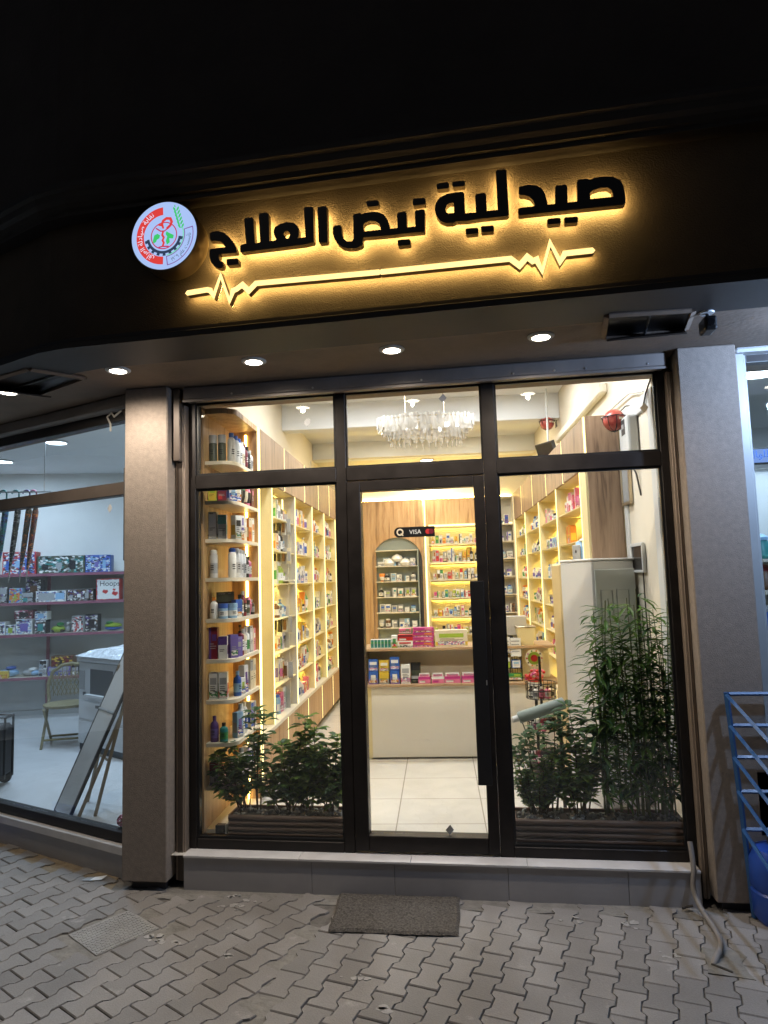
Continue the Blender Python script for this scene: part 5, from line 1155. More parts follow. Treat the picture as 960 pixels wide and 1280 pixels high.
PROF = {
    'bottle': [(0.92, 0.0), (1.0, 0.02), (1.0, 0.62), (0.9, 0.72), (0.42, 0.80), (0.40, 0.84)],
    'shampoo bottle': [(0.9, 0.0), (1.0, 0.03), (1.0, 0.70), (0.85, 0.80), (0.45, 0.86)],
    'spray can': [(0.95, 0.0), (1.0, 0.02), (1.0, 0.80), (0.7, 0.86)],
    'jar': [(0.95, 0.0), (1.0, 0.04), (1.0, 0.66), (0.93, 0.70)],
    'tube': [(0.62, 0.0), (0.66, 0.16)],
    'pump bottle': [(0.92, 0.0), (1.0, 0.03), (1.0, 0.66), (0.4, 0.74)],
}
CAPS = {'bottle': [(0.46, 0.84), (0.46, 1.0)], 'shampoo bottle': [(0.62, 0.86), (0.60, 1.0)], 'spray can': [(0.86, 0.86), (0.84, 0.95), (0.5, 1.0)], 'jar': [(1.04, 0.70), (1.04, 1.0)],
        'tube': [(0.6, 0.0), (0.62, 0.158)], 'pump bottle': [(0.42, 0.74), (0.42, 0.80), (0.14, 0.80), (0.14, 0.93), (0.36, 0.93), (0.36, 1.0)]}
def round_mesh(kind, r, h, cols, near):
    def mk():
        b = MB(); n = 14 if near else 9
        if kind == 'tube':
            b.lathe([(0.66 * r, 0.16 * h), (0.95 * r, 0.35 * h), (1.0 * r, 0.6 * h)], P[cols[0]], n=n); k = len(b.v) - n
            b.add([(r * math.cos(2 * math.pi * i / n), r * math.sin(2 * math.pi * i / n), 0.6 * h) for i in range(n)] + [(r * 1.15 * math.cos(2 * math.pi * i / n), 0.12 * r * math.sin(2 * math.pi * i / n), h) for i in range(n)], [(i, (i + 1) % n, n + (i + 1) % n, n + i) for i in range(n)] + [tuple(range(n, 2 * n))], P[cols[1]])
        else:
            b.lathe([(a * r, z * h) for a, z in PROF[kind]], P[cols[0]], n=n)
            b.lathe([(1.012 * r, 0.16 * h), (1.012 * r, 0.52 * h)], P[cols[1]], n=n)
            f = -1.03 * r; w = r * 0.45
            for z in (0.28, 0.36, 0.42): b.quad((-w, f, z * h), (w * 0.7, f, z * h), (w * 0.7, f, (z + 0.03) * h), (-w, f, (z + 0.03) * h), P['black' if cols[1] not in ('black', 'blue', 'purple', 'maroon') else 'white'])
        if not near: b.lathe([(a * r, z * h) for a, z in CAPS[kind]], P[cols[2]], n=n)
        return b.mesh('item', smooth=True)
    return cached(('r', kind, r, h, tuple(cols), near), mk)
def cap_mesh(kind, r, h, cols):
    def mk():
        b = MB(); b.lathe([(a * r, z * h) for a, z in CAPS[kind]], P[cols[2]], n=14); return b.mesh('cap', smooth=True)
    return cached(('k', kind, r, h, cols[2]), mk)
NAME = {'carton': 'medicine_box', 'bottle': 'medicine_bottle', 'shampoo bottle': 'shampoo_bottle', 'spray can': 'spray_can', 'jar': 'cream_jar', 'tube': 'cream_tube', 'pump bottle': 'pump_bottle'}
CAT = {'carton': 'box', 'bottle': 'bottle', 'shampoo bottle': 'bottle', 'spray can': 'spray can', 'jar': 'jar', 'tube': 'tube', 'pump bottle': 'bottle'}
def item(kind, dims, cols, pos, rz, label, group, near=False, pat=0, name=None):
    if kind == 'carton': me = carton_mesh(*dims, cols, pat)
    else: me = round_mesh(kind, dims[0], dims[1], cols, near)
    o = bpy.data.objects.new(name or NAME[kind], me); COL.objects.link(o); o.location = pos; o.rotation_euler = (0, 0, rz)
    tag(o, label, CAT[kind], group)
    if near and kind != 'carton':
        c = bpy.data.objects.new('cap', cap_mesh(kind, dims[0], dims[1], cols)); COL.objects.link(c); c.parent = o
    return o
def colour_phrase(kind, cols):
    if kind == 'carton': return cols[0] if cols[0] == cols[1] else '%s and %s' % (cols[0], cols[1])
    return cols[0] if cols[0] == cols[2] else '%s %s' % (cols[0], 'x')
def describe(kind, cols):
    k = 'box' if kind == 'carton' else kind
    if kind == 'carton': return '%s and %s box' % (cols[0], cols[1]) if cols[0] != cols[1] else '%s box' % cols[0]
    return '%s %s with %s cap' % (cols[0], k, cols[2]) if cols[0] != cols[2] else '%s %s' % (cols[0], k)

# ---- open unit by the left window, row by row from the top as the photograph shows them
c_, b_, s_, j_, t_, p_, h_ = 'carton', 'bottle', 'spray can', 'jar', 'tube', 'pump bottle', 'shampoo bottle'
ROWS = [
 (2.402, 'top', [(j_, .17, ('olive', 'olive', 'silver')), (j_, .17, ('olive', 'olive', 'silver')), (h_, .19, ('white', 'white', 'blue')), (h_, .185, ('white', 'white', 'blue')), (h_, .18, ('white', 'white', 'blue')), (h_, .17, ('white', 'cream', 'white')), (b_, .17, ('maroon', 'maroon', 'maroon')), (b_, .165, ('black', 'black', 'black')), (b_, .15, ('white', 'grey', 'white'))]),
 (2.154, 'second', [(c_, .10, ('lime', 'yellow', 'lime'), 4), (c_, .10, ('maroon', 'purple', 'red'), 1), (c_, .12, ('white', 'blue', 'light blue'), 3), (c_, .12, ('white', 'orange', 'cream'), 3), (t_, .16, ('black', 'pink', 'black')), (t_, .16, ('black', 'green', 'black')), (t_, .16, ('cream', 'red', 'maroon')), (t_, .16, ('black', 'pink', 'pink')), (c_, .15, ('maroon', 'black', 'pink'), 2)]),
 (1.918, 'third', [(c_, .17, ('grey', 'white', 'white'), 4), (c_, .15, ('grey', 'teal', 'white'), 1), (c_, .155, ('white', 'yellow', 'black'), 0), (c_, .16, ('white', 'violet', 'orange'), 5), (c_, .155, ('cream', 'orange', 'white'), 2), (c_, .16, ('orange', 'cream', 'red'), 1), (c_, .165, ('cream', 'white', 'orange'), 4)]),
 (1.68, 'fourth', [(s_, .175, ('silver', 'grey', 'white')), None, (s_, .185, ('white', 'white', 'blue')), (s_, .185, ('white', 'silver', 'white')), (s_, .18, ('white', 'white', 'white')), (s_, .175, ('white', 'grey', 'white')), (b_, .16, ('black', 'white', 'black')), (b_, .14, ('pink', 'white', 'black'))]),
 (1.432, 'fifth', [(b_, .13, ('white', 'white', 'orange')), (j_, .09, ('light blue', 'white', 'blue')), (j_, .09, ('light blue', 'white', 'light blue')), (c_, .11, ('blue', 'blue', 'white'), 5), (b_, .14, ('olive', 'white', 'black')), (b_, .16, ('maroon', 'black', 'silver')), (j_, .10, ('grey', 'olive', 'black')), (t_, .12, ('pink', 'pink', 'pink')), (b_, .10, ('black', 'grey', 'silver'))]),
 (1.19, 'sixth', [(c_, .19, ('maroon', 'purple', 'purple'), 2), (c_, .135, ('white', 'purple', 'white'), 1), (c_, .14, ('violet', 'purple', 'violet'), 0), (c_, .12, ('violet', 'violet', 'grey'), 4), (p_, .19, ('maroon', 'white', 'black')), (b_, .16, ('cream', 'white', 'white')), (b_, .165, ('white', 'green', 'white')), (c_, .17, ('grey', 'silver', 'white'), 4), (c_, .15, ('pink', 'cream', 'white'), 2)]),
 (0.95, 'seventh', [(c_, .16, ('white', 'green', 'grey'), 0), (c_, .16, ('white', 'red', 'grey'), 0), (b_, .15, ('blue', 'light blue', 'light blue')), (c_, .10, ('white', 'grey', 'lime'), 3), (c_, .17, ('white', 'violet', 'purple'), 3), (c_, .19, ('cream', 'grey', 'cream'), 1), (c_, .19, ('cream', 'cream', 'grey'), 2)]),
 (0.70, 'eighth', [(b_, .15, ('purple', 'violet', 'purple')), (b_, .11, ('teal', 'green', 'black')), (c_, .15, ('light blue', 'grey', 'violet'), 3), (h_, .19, ('white', 'white', 'white')), (h_, .19, ('white', 'blue', 'cream')), (c_, .17, ('cream', 'blue', 'violet'), 4), (c_, .16, ('grey', 'violet', 'white'), 2)]),
 (0.45, 'ninth', [(c_, .13, ('black', 'maroon', 'grey'), 1), (c_, .12, ('white', 'teal', 'grey'), 0), (h_, .17, ('white', 'white', 'grey')), (c_, .15, ('white', 'violet', 'blue'), 2), (c_, .15, ('white', 'blue', 'grey'), 5)]),
]
PATH = [(-1.635, 0.325, 0), (-1.578, 0.325, 8), (-1.533, 0.372, 45), (-1.525, 0.435, 62), (-1.525, 0.50, 72), (-1.525, 0.565, 78), (-1.525, 0.63, 80), (-1.525, 0.695, 84), (-1.525, 0.76, 88)]
for z, rowname, its in ROWS:
    for i, it_ in enumerate(its):
        if it_ is None: continue
        k = i if len(its) > 7 else int(round(i * 8 / (len(its) - 1)))
        u, v, a = PATH[k]; kind = it_[0]; h = it_[1]; cols = it_[2]
        dims = (0.052 if kind == c_ else 0.025, h) if kind != c_ else (0.052, 0.042, h)
        if kind == j_ and h < .12: dims = (0.029, h)
        lab = '%s, %s from left, %s shelf of rounded oak unit' % (describe(kind, cols), ORD[i], rowname)
        item(kind, dims, cols, I(u, v, z + 0.0005), DEL + R(a), lab, 'goods on the rounded shelf unit', near=True, pat=it_[3] if len(it_) > 3 else 0, name='cosmetics_box' if kind == c_ else None)
# darker boxes stacked behind on the fifth shelf
for k, (u, v, w) in enumerate([(-1.61, 0.41, 0.07), (-1.60, 0.52, 0.06)]):
    item(c_, (w, 0.06, 0.16), ('black', 'olive', 'grey'), I(u, v, 1.4325), DEL + R(20), ['wide', 'narrow'][k] + ' black and olive box behind the blue jars of the rounded oak unit', 'goods on the rounded shelf unit', near=True, pat=1, name='cosmetics_box')

# ---- generic rows for the lit wall bays
BAYCOL = [('white', 'blue', 'grey'), ('white', 'green', 'grey'), ('white', 'pink', 'grey'), ('cream', 'orange', 'yellow'), ('white', 'violet', 'blue'), ('white', 'red', 'grey'), ('light blue', 'white', 'blue'), ('cream', 'green', 'lime'), ('yellow', 'orange', 'white'), ('grey', 'white', 'black'), ('white', 'teal', 'lime'), ('pink', 'white', 'magenta'), ('cream', 'red', 'grey'), ('white', 'black', 'grey')]
BOTCOL = [('white', 'blue', 'white'), ('white', 'green', 'green'), ('brown', 'white', 'white'), ('white', 'orange', 'orange'), ('cream', 'pink', 'white'), ('black', 'white', 'grey'), ('white', 'violet', 'violet'), ('lime', 'white', 'white'), ('white', 'grey', 'black'), ('light blue', 'white', 'blue')]
rg = random.Random(77)
def fill(unit, shelf, pts, z, rz, hmax, n, group, theme=None, mix=0.6, only=None):
    for i in range(n):
        s = (i + 0.5 + rg.uniform(-0.18, 0.18)) / n; u = pts[0][0] + (pts[1][0] - pts[0][0]) * s; v = pts[0][1] + (pts[1][1] - pts[0][1]) * s
        ln = math.hypot(pts[1][0] - pts[0][0], pts[1][1] - pts[0][1]) / n
        if rg.random() < mix or only == 'carton':
            w = round(min(ln * rg.uniform(0.7, 0.96), 0.17), 2); h = round(rg.uniform(0.45, 0.95) * hmax, 2)
            cols = rg.choice(theme) if theme else rg.choice(BAYCOL); kind = 'carton'; dims = (max(w, 0.04), 0.05, max(h, 0.04)); pat = rg.randrange(6)
        else:
            kind = rg.choice(['bottle', 'shampoo bottle', 'tube', 'jar', 'pump bottle', 'spray can']); cols = rg.choice(BOTCOL); pat = 0
            h = round(rg.uniform(0.6, 0.95) * hmax * (0.6 if kind == 'jar' else 1), 2); dims = (round(min(0.036, ln * 0.42), 3), h)
        lab = '%s, %s along %s shelf, %s' % (describe(kind, cols) if kind == 'carton' else '%s %s' % (cols[0], kind), ORD[i], shelf, unit)
        item(kind, dims, cols, I(u, v, z + 0.0005), rz + R(rg.uniform(-7, 7)), lab, group, pat=pat)
BAYN = ['first', 'second', 'third', 'fourth', 'fifth']
SHN = ['top', 'second', 'third', 'fourth', 'fifth', 'sixth', 'lowest']
# left wall: first bay holds hanging packs near its far panel, the rest plain rows
OR_TH = [('orange', 'yellow', 'cream'), ('yellow', 'orange', 'cream')]
RD_TH = [('pink', 'orange', 'cream'), ('red', 'pink', 'white'), ('white', 'blue', 'red'), ('cream', 'red', 'orange')]
BL_TH = [('white', 'violet', 'blue'), ('grey', 'violet', 'white'), ('white', 'blue', 'grey')]
for bi in range(4):
    a, c = LV[bi], LV[bi + 1]
    for si, z in enumerate(SZ + [0.612]):
        th = None
        if bi == 1: th = {0: OR_TH + BL_TH, 1: BL_TH, 2: BL_TH, 3: OR_TH, 5: RD_TH, 6: RD_TH}.get(si)
        hm = 0.19 if si else 0.2
        n = 8 if bi == 1 else 9
        if bi == 0: n = 5
        fill('left wall %s bay' % BAYN[bi], SHN[si], [(-1.555, a + 0.05), (-1.555, c - 0.06)] if bi else [(-1.565, a + 0.36), (-1.565, c - 0.06)], z, DEL + R(90), hm, n, 'goods on the left wall shelves', th, 0.7 if bi == 1 else 0.42)
# right wall
for bi in range(4):
    a, c = RV[bi], RV[bi + 1]
    for si, z in enumerate(RZ):
        if bi == 0 and si > 2: continue
        if bi == 0 and si == 1: fill('right wall first bay', 'second', [(0.875, c - 0.30), (0.875, c - 0.08)], z, DEL - R(90), 0.19, 3, 'goods on the right wall shelves', [('orange', 'yellow', 'red')], 1.0); continue
        if bi == 0 and si == 0: fill('right wall first bay', 'top', [(0.875, a + 0.12), (0.875, c - 0.08)], z, DEL - R(90), 0.2, 8, 'goods on the right wall shelves', [('pink', 'red', 'white'), ('pink', 'white', 'magenta'), ('white', 'pink', 'red'), ('magenta', 'pink', 'pink')], 0.8); continue
        fill('right wall %s bay' % BAYN[bi], SHN[si], [(0.875, a + 0.07), (0.875, c - 0.07)], z, DEL - R(90), 0.17, 9, 'goods on the right wall shelves', None, 0.4)
# back wall
BKN = [('top', 2.096), ('second', 1.847), ('third', 1.612), ('fourth', 1.364), ('fifth', 1.114), ('lowest', 0.876)]
for si, (nm, z) in enumerate(BKN):
    fill('lit back wall', nm, [(-0.33, VB - 0.05), (0.40, VB - 0.05)], z, DEL, 0.15 if si not in (1,) else 0.2, 14, 'goods on the lit back wall', None, 0.75)
fill('lit back wall, upper tier', 'second', [(-0.33, VB + 0.02), (0.40, VB + 0.02)], 1.848 if False else 1.847, DEL, 0.22, 9, 'goods on the lit back wall', [('white', 'yellow', 'grey'), ('cream', 'yellow', 'orange'), ('white', 'red', 'grey')], 1.0)
# arched niche
for si, z in enumerate(NZ):
    if si == 0: continue
    th = {2: [('white', 'grey', 'white'), ('white', 'light blue', 'grey')], 3: [('grey', 'white', 'lime'), ('white', 'grey', 'teal')]}.get(si)
    fill('grey arched niche', SHN[si], [(-1.08, VB - 0.05), (-0.56, VB - 0.05)], z, DEL, 0.13, 6, 'goods in the arched niche', th or [('white', 'grey', 'blue'), ('grey', 'white', 'white'), ('light blue', 'white', 'grey')], 0.75)
bg = MB()
for k in range(3): bg.lathe([(0, 0), (0.07, 0.005), (0.085, 0.04), (0.06, 0.08), (0.02, 0.10), (0, 0.11)], P['white'], c=(-0.12 + 0.11 * k, 0, 0.055 if k == 1 else 0), n=10)
o = bg.build('wrapped_bundle', smooth=True); o.location = I(-0.80, VB - 0.05, 1.816); o.rotation_euler = (0, 0, DEL); tag(o, 'white wrapped bundle on the second shelf of the grey arched niche', 'bundle')
for si, z in enumerate(WZ[1:7]):
    fill('white corner unit', SHN[si], [(0.50, 5.50), (0.75, 5.50)], z + FZ, DEL, 0.14, 3, 'goods on the white corner unit', [('white', 'brown', 'grey'), ('white', 'violet', 'blue'), ('brown', 'white', 'black'), ('cream', 'grey', 'white')], 0.6)

# ---- goods on the counter
def on_counter(kind, dims, cols, u, dv, top, label, pat=0, rz=0.0):
    return item(kind, dims, cols, I(u, 1.94 + dv, (1.0625 if top else 0.7755)), DEL + rz, label, 'goods on the counter', near=True, pat=pat, name='counter_carton' if kind == 'carton' else None)
for k in range(6): on_counter(c_, (0.028, 0.05, 0.072), ('white', 'teal', 'green'), -0.832 + k * 0.029, 0.10, True, 'small white and teal box, %s of six in the row on the counter top' % ORD[k], 4)
on_counter(c_, (0.05, 0.07, 0.10), ('white', 'lime', 'green'), -0.645, 0.12, True, 'white and lime box on the counter top beside the teal boxes', 3)
on_counter(c_, (0.13, 0.07, 0.055), ('white', 'grey', 'red'), -0.555, 0.12, True, 'white and grey low box under the red box on the counter top', 0)
on_counter(c_, (0.125, 0.07, 0.05), ('red', 'maroon', 'white'), -0.552, 0.12, True, 'red box lying on the low white box on the counter top', 1).location.z += 0.0555
for k in range(4):
    o = on_counter(c_, (0.18 - 0.01 * (k % 2), 0.10, 0.040), ('magenta', 'pink', 'purple') if k % 2 else ('magenta', 'orange', 'pink'), -0.40, 0.13, True, 'flowery magenta and %s box, %s in the stack on the counter top' % ('pink' if k % 2 else 'orange', ['lowest', 'second up', 'third up', 'topmost'][k]), 5, R(4 * k - 6)); o.location.z += k * 0.0405
o = on_counter(c_, (0.10, 0.08, 0.035), ('pink', 'green', 'white'), -0.56, 0.26, True, 'pink and green flowery box lying behind the red box on the counter', 5); o.location.z += 0.11
on_counter(c_, (0.27, 0.10, 0.135), ('cream', 'yellow', 'lime'), -0.165, 0.13, True, 'long cream and yellow carton on the counter top', 0)
for k, (u, cols, h) in enumerate([(-0.825, ('blue', 'violet', 'white'), 0.20), (-0.735, ('yellow', 'grey', 'yellow'), 0.19), (-0.645, ('blue', 'violet', 'white'), 0.215)]):
    for q in range(2):
        o = on_counter(c_, (0.078, 0.05, h / 2 - 0.001), cols if q == 0 else (cols[2] if cols[2] != 'white' else 'blue', cols[1], 'white'), u, 0.03 + 0.02 * q, False, '%s %s pack of the %s pair on the counter ledge' % (['lower', 'upper'][q], cols[0], ['left blue', 'yellow', 'right blue'][k]), [3, 0][q]); o.location.z += q * h / 2
on_counter(c_, (0.075, 0.05, 0.155), ('white', 'pink', 'grey'), -0.555, 0.03, False, 'tall white and pink carton on the counter ledge', 0)
on_counter(c_, (0.06, 0.05, 0.06), ('black', 'grey', 'olive'), -0.475, 0.04, False, 'black stand base on the counter ledge', 1)
for k in range(5): on_counter(t_, (0.012, 0.16), ('olive', 'black', 'red'), -0.50 + k * 0.014, 0.10, False, 'thin olive tube, %s from the left in the black stand on the ledge' % ORD[k])
for k, (u, w) in enumerate([(-0.40, 0.10), (-0.29, 0.10), (-0.17, 0.13), (-0.03, 0.13), (0.10, 0.12)]):
    on_counter(c_, (w, 0.08, 0.055), ('pink', 'magenta', 'white') if k != 1 else ('pink', 'white', 'magenta'), u, 0.03, False, 'low pink and %s tray box, %s from the left on the counter ledge' % ('white' if k == 1 else 'magenta', ORD[k]), 1)
    on_counter(c_, (w * 0.85, 0.07, 0.02), ('white', 'pink', 'grey'), u, 0.03, False, 'flat white and pink lid box on the %s pink tray box' % ORD[k], 4).location.z += 0.0555
mo_ = thing('cash_screen', 'pale grey cash desk screen seen from behind on the counter', 'screen', **T_(0.34, 2.15, 1.062))
b = MB(); b.box(-0.14, 0.14, -0.02, 0.02, 0.07, 0.235, M['panel_grey']); b.build('screen_back', mo_, 0.006)
b = MB(); b.box(-0.02, 0.02, -0.01, 0.03, 0.0, 0.07, M['dark']); b.box(-0.09, 0.09, -0.07, 0.07, 0, 0.012, M['dark']); b.build('stand', mo_, 0.003)
bk = thing('wicker_basket', 'square cream basket on the right end of the counter', 'basket', **T_(0.455, 2.06, 1.062))
b = MB(); w0, w1, h = 0.055, 0.075, 0.15
for (x0, y0_, x1, y1_) in ((-1, -1, 1, -1), (1, -1, 1, 1), (1, 1, -1, 1), (-1, 1, -1, -1)):
    b.add([(x0 * w0, y0_ * w0, 0), (x1 * w0, y1_ * w0, 0), (x1 * w1, y1_ * w1, h), (x0 * w1, y0_ * w1, h)], [(0, 1, 2, 3)], M['panel_cream'])
b.add([(-w0, -w0, 0.002), (w0, -w0, 0.002), (w0, w0, 0.002), (-w0, w0, 0.002)], [(0, 1, 2, 3)], M['panel_cream']); b.build('basket_body', bk)
b = MB(); b.tube([(-w1, -w1, h), (w1, -w1, h), (w1, w1, h), (-w1, w1, h), (-w1, -w1, h)], 0.007, M['gold'], 6); b.build('rim', bk)
rk = thing('wire_counter_display', 'black wire counter display holding papers and small boxes', 'display rack', **T_(0.315, 1.98, 0.7755))
b = MB()
for x in (-0.09, 0.09): b.tube([(x, 0, 0), (x, 0, 0.31)], 0.004, M['black'], 6); b.tube([(x, 0.07, 0), (x, 0.07, 0.31)], 0.004, M['black'], 6)
for z in (0.005, 0.10, 0.20): b.box(-0.09, 0.09, 0.0, 0.07, z, z + 0.004, M['black'])
for k in range(9): b.tube([(-0.08 + k * 0.02, 0.07, 0), (-0.08 + k * 0.02, 0.07, 0.31)], 0.002, M['black'], 4)
b.build('wire_frame', rk)
b = MB(); b.box(-0.085, 0.0, -0.006, -0.002, 0.23, 0.36, P['white']); b.box(0.004, 0.088, -0.010, -0.006, 0.20, 0.35, P['white'])
for k in range(8): b.box(-0.075 + 0.085 * (k % 2), -0.02 + 0.085 * (k % 2) + 0.01, -0.0115, -0.0105, 0.235 + (k // 2) * 0.028, 0.245 + (k // 2) * 0.028, P['grey'])
b.build('leaflet', rk)
on_counter(c_, (0.075, 0.04, 0.085), ('lime', 'white', 'green'), 0.27, 0.065, False, 'lime and white box in the middle tier of the wire counter display', 1).location.z += 0.1045
on_counter(c_, (0.075, 0.04, 0.065), ('blue', 'white', 'light blue'), 0.36, 0.065, False, 'blue and white box in the middle tier of the wire counter display', 4).location.z += 0.1045
on_counter(c_, (0.15, 0.04, 0.05), ('green', 'lime', 'cream'), 0.33, 0.065, False, 'green box in the bottom tier of the wire counter display', 5).location.z += 0.0095
lo_ = thing('lollipop_stand', 'white tub of red lollipops with a round printed topper', 'lollipop stand', **T_(0.47, 1.70, 0.7))
b = MB(); b.lathe([(0.045, 0.0), (0.055, 0.11), (0.057, 0.115)], P['white'], n=18); b.lathe([(0.058, 0.115), (0.058, 0.13), (0.0, 0.13)], P['red'], n=18); b.build('tub', lo_)
b = MB()
for k in range(34):
    a = rnd.uniform(0, 6.28); r = rnd.uniform(0.02, 0.075); z = 0.17 + rnd.uniform(-0.02, 0.04) - r * 0.3
    b.lathe([(0, -0.013), (0.011, -0.006), (0.013, 0.0), (0.011, 0.006), (0, 0.013)], P[rnd.choice(['red', 'pink', 'magenta', 'red'])], c=(r * math.cos(a), r * math.sin(a), z), n=7)
b.build('sweets', lo_)['kind'] = 'stuff'
b = MB(); b.tube([(0, 0.01, 0.12), (0, 0.01, 0.22)], 0.004, P['white'], 6)
TT2 = Matrix.Translation((0, 0, 0.29)) @ Matrix.Rotation(R(90), 4, 'X')
b.lathe([(0.0, -0.003), (0.068, -0.003), (0.068, 0.003), (0.0, 0.003)], P['cream'], n=24, T=TT2); b.lathe([(0.03, 0.0035), (0.05, 0.0035)], P['lime'], n=20, T=TT2); b.lathe([(0.0, 0.004), (0.027, 0.004)], P['red'], n=16, T=TT2)
for k in range(10): b.lathe([(0, 0.0045), (0.007, 0.0045)], P[['red', 'black', 'orange', 'green', 'pink'][k % 5]], c=(0.058 * math.cos(k * 0.628), 0.058 * math.sin(k * 0.628), 0), n=6, T=TT2)
b.build('topper', lo_)
b = MB(); b.tube([(0, 0, -0.52), (0, 0, 0.0)], 0.012, M['black'], 8); b.lathe([(0.10, -0.527), (0.10, -0.515), (0.0, -0.51)], M['black'], n=18); b.build('stand', lo_)
for i in range(3):
    for k in range(5):
        a = R(200 + 35 * k); z = 0.561 - 0.23 * i + FZ + 0.003
        item(j_ if i else b_, (0.022, 0.085), [('black', 'white', 'black'), ('white', 'grey', 'black'), ('maroon', 'pink', 'white'), ('pink', 'white', 'maroon'), ('cream', 'black', 'black')][(k + i) % 5], tuple(Vector(I(0.475, 1.45, z)) + Vector((0.075 * math.cos(a), 0.075 * math.sin(a), 0))), 0, 'small %s, %s from the left in the %s basket of the wire rack' % ('tin' if i else 'bottle', ORD[k], ['top', 'middle', 'bottom'][i]), 'tins in the wire rack')
# hair brushes and packs hanging in the first left bay: wire stand with pegs
hg = thing('hanging_pack_stand', 'narrow peg stand of black and white hanging packs in the left wall first bay', 'display stand', **T_(-1.545, 1.80, 0.613))
b = MB(); b.box(-0.04, 0.04, 0.05, 0.06, 0.0, 1.60, M['panel_grey']); b.box(-0.05, 0.10, -0.03, 0.06, 1.035, 1.047, M['shelf_white']); b.build('peg_board', hg)
for z in (0.25, 0.62, 1.18, 1.42):
    for k in range(4):
        b = MB(); x = -0.07 + 0.045 * k; q = k * 0.012
        b.box(x - 0.017, x + 0.017, 0.0 - q, 0.012 - q, z, z + 0.13, P[['white', 'grey', 'cream', 'black'][(k + int(z * 10)) % 4]]); b.box(x - 0.012, x + 0.012, -0.012 - q, -0.0005 - q, z + 0.02, z + 0.10, P[['black', 'black', 'brown', 'grey'][k]]); b.tube([(x, 0.006 - q, z + 0.12), (x, 0.05, z + 0.135)], 0.002, M['chrome'], 4); b.build('hanging_pack', hg)
gw = thing('blue_lid_jar', 'white jar with violet lid on the left wall countertop', 'jar', **T_(-1.57, 1.42, 0.613))
b = MB(); b.lathe([(0.04, 0), (0.05, 0.01), (0.05, 0.06)], P['white'], n=16); b.build('jar_body', gw); b = MB(); b.lathe([(0.052, 0.0605), (0.052, 0.10), (0, 0.10)], P['violet'], n=16); b.build('lid', gw)
big = thing('suction_device', 'large grey rounded device standing on the right wall second shelf', 'device', **T_(0.85, 1.42, 1.604, R(-70)))
b = MB(); b.lathe([(0.11, 0.0), (0.12, 0.03), (0.115, 0.18), (0.085, 0.27), (0.03, 0.30), (0, 0.302)], P['light blue'], n=24, T=Matrix.Diagonal((1, 0.62, 1, 1))); b.build('device_body', big, smooth=True)
b = MB(); b.box(-0.055, 0.055, -0.078, -0.068, 0.02, 0.25, P['grey']); b.build('front_plate', big, 0.01); b = MB(); b.lathe([(0, 0), (0.012, 0.0)], P['black'], n=10, T=Matrix.Translation((0.0, -0.0785, 0.2)) @ Matrix.Rotation(R(90), 4, 'X')); b.build('button', big)
for k, (px_, z, nm) in enumerate([((0.896, -0.012), 2.528, 'right top pane'), ((-0.988, -0.012), 2.568, 'left top pane'), ((-0.195, -0.012), 2.656, 'middle top pane, before the rod'), ((-0.247, -0.012), 0.293, 'bottom of the door glass')]):
    b = MB(); b.prism([[(-0.022, 0.0), (0.0, -0.026), (0.024, 0.002), (0.004, 0.028)]], lambda x, y, d: (x, -d, y), 0.0, 0.001, P['cream' if k == 0 else 'grey']); o = b.build('spacer_sticker'); o.location = (px_[0], 0.0025, z); tag(o, 'small square leftover sticker on the glass, ' + nm, 'sticker', 'glazing stickers')
sk = thing('floor_socket_box', 'small black socket box on the floor left of the planter', 'socket box', (-1.585, 0.12, FZ))
b = MB(); b.box(-0.03, 0.03, 0, 0.04, 0, 0.075, M['black']); b.build('box_body', sk, 0.003); b = MB(); b.box(0.031, 0.04, 0.0, 0.04, 0, 0.08, M['white_alu']); b.build('side_plate', sk)

# ================================================================== TOY SHOP (behind the angled left window)
def K(x, y, z): return tuple(BK @ Vector((x, y, z)))
gs = thing('wall_shelving', 'long toy shop wall shelving with pink edged white shelves', 'shelving', K(0, 0, 0.164), BA)
b = MB(); b.box(-1.6, 1.9, -0.02, -0.002, 0.06, 1.66, M['toy_back']); b.build('back_panel', gs)
for x in (-0.75, 0.22, 1.2):
    b = MB(); b.box(x - 0.018, x + 0.018, -0.035, -0.0205, 0.06, 1.7, M['pink_steel']); b.build('upright', gs)
TS = [1.822, 1.492, 1.128, 0.64]
for z in TS:
    b = MB(); b.box(-1.6, 1.9, -0.345, -0.0205, z - 0.164 - 0.014, z - 0.164, M['shelf_white']); sh = b.build('shelf', gs)
    b = MB(); b.box(-1.6, 1.9, -0.352, -0.3455, z - 0.164 - 0.03, z - 0.164 + 0.002, M['pink_steel']); b.build('edge_rail', sh)
b = MB(); b.box(-1.6, 1.9, -0.05, -0.0205, 0.0, 0.055, M['toy_back']); b.build('skirting', gs)
def tx(px): return 0.171 + (px - 45) / 112.5
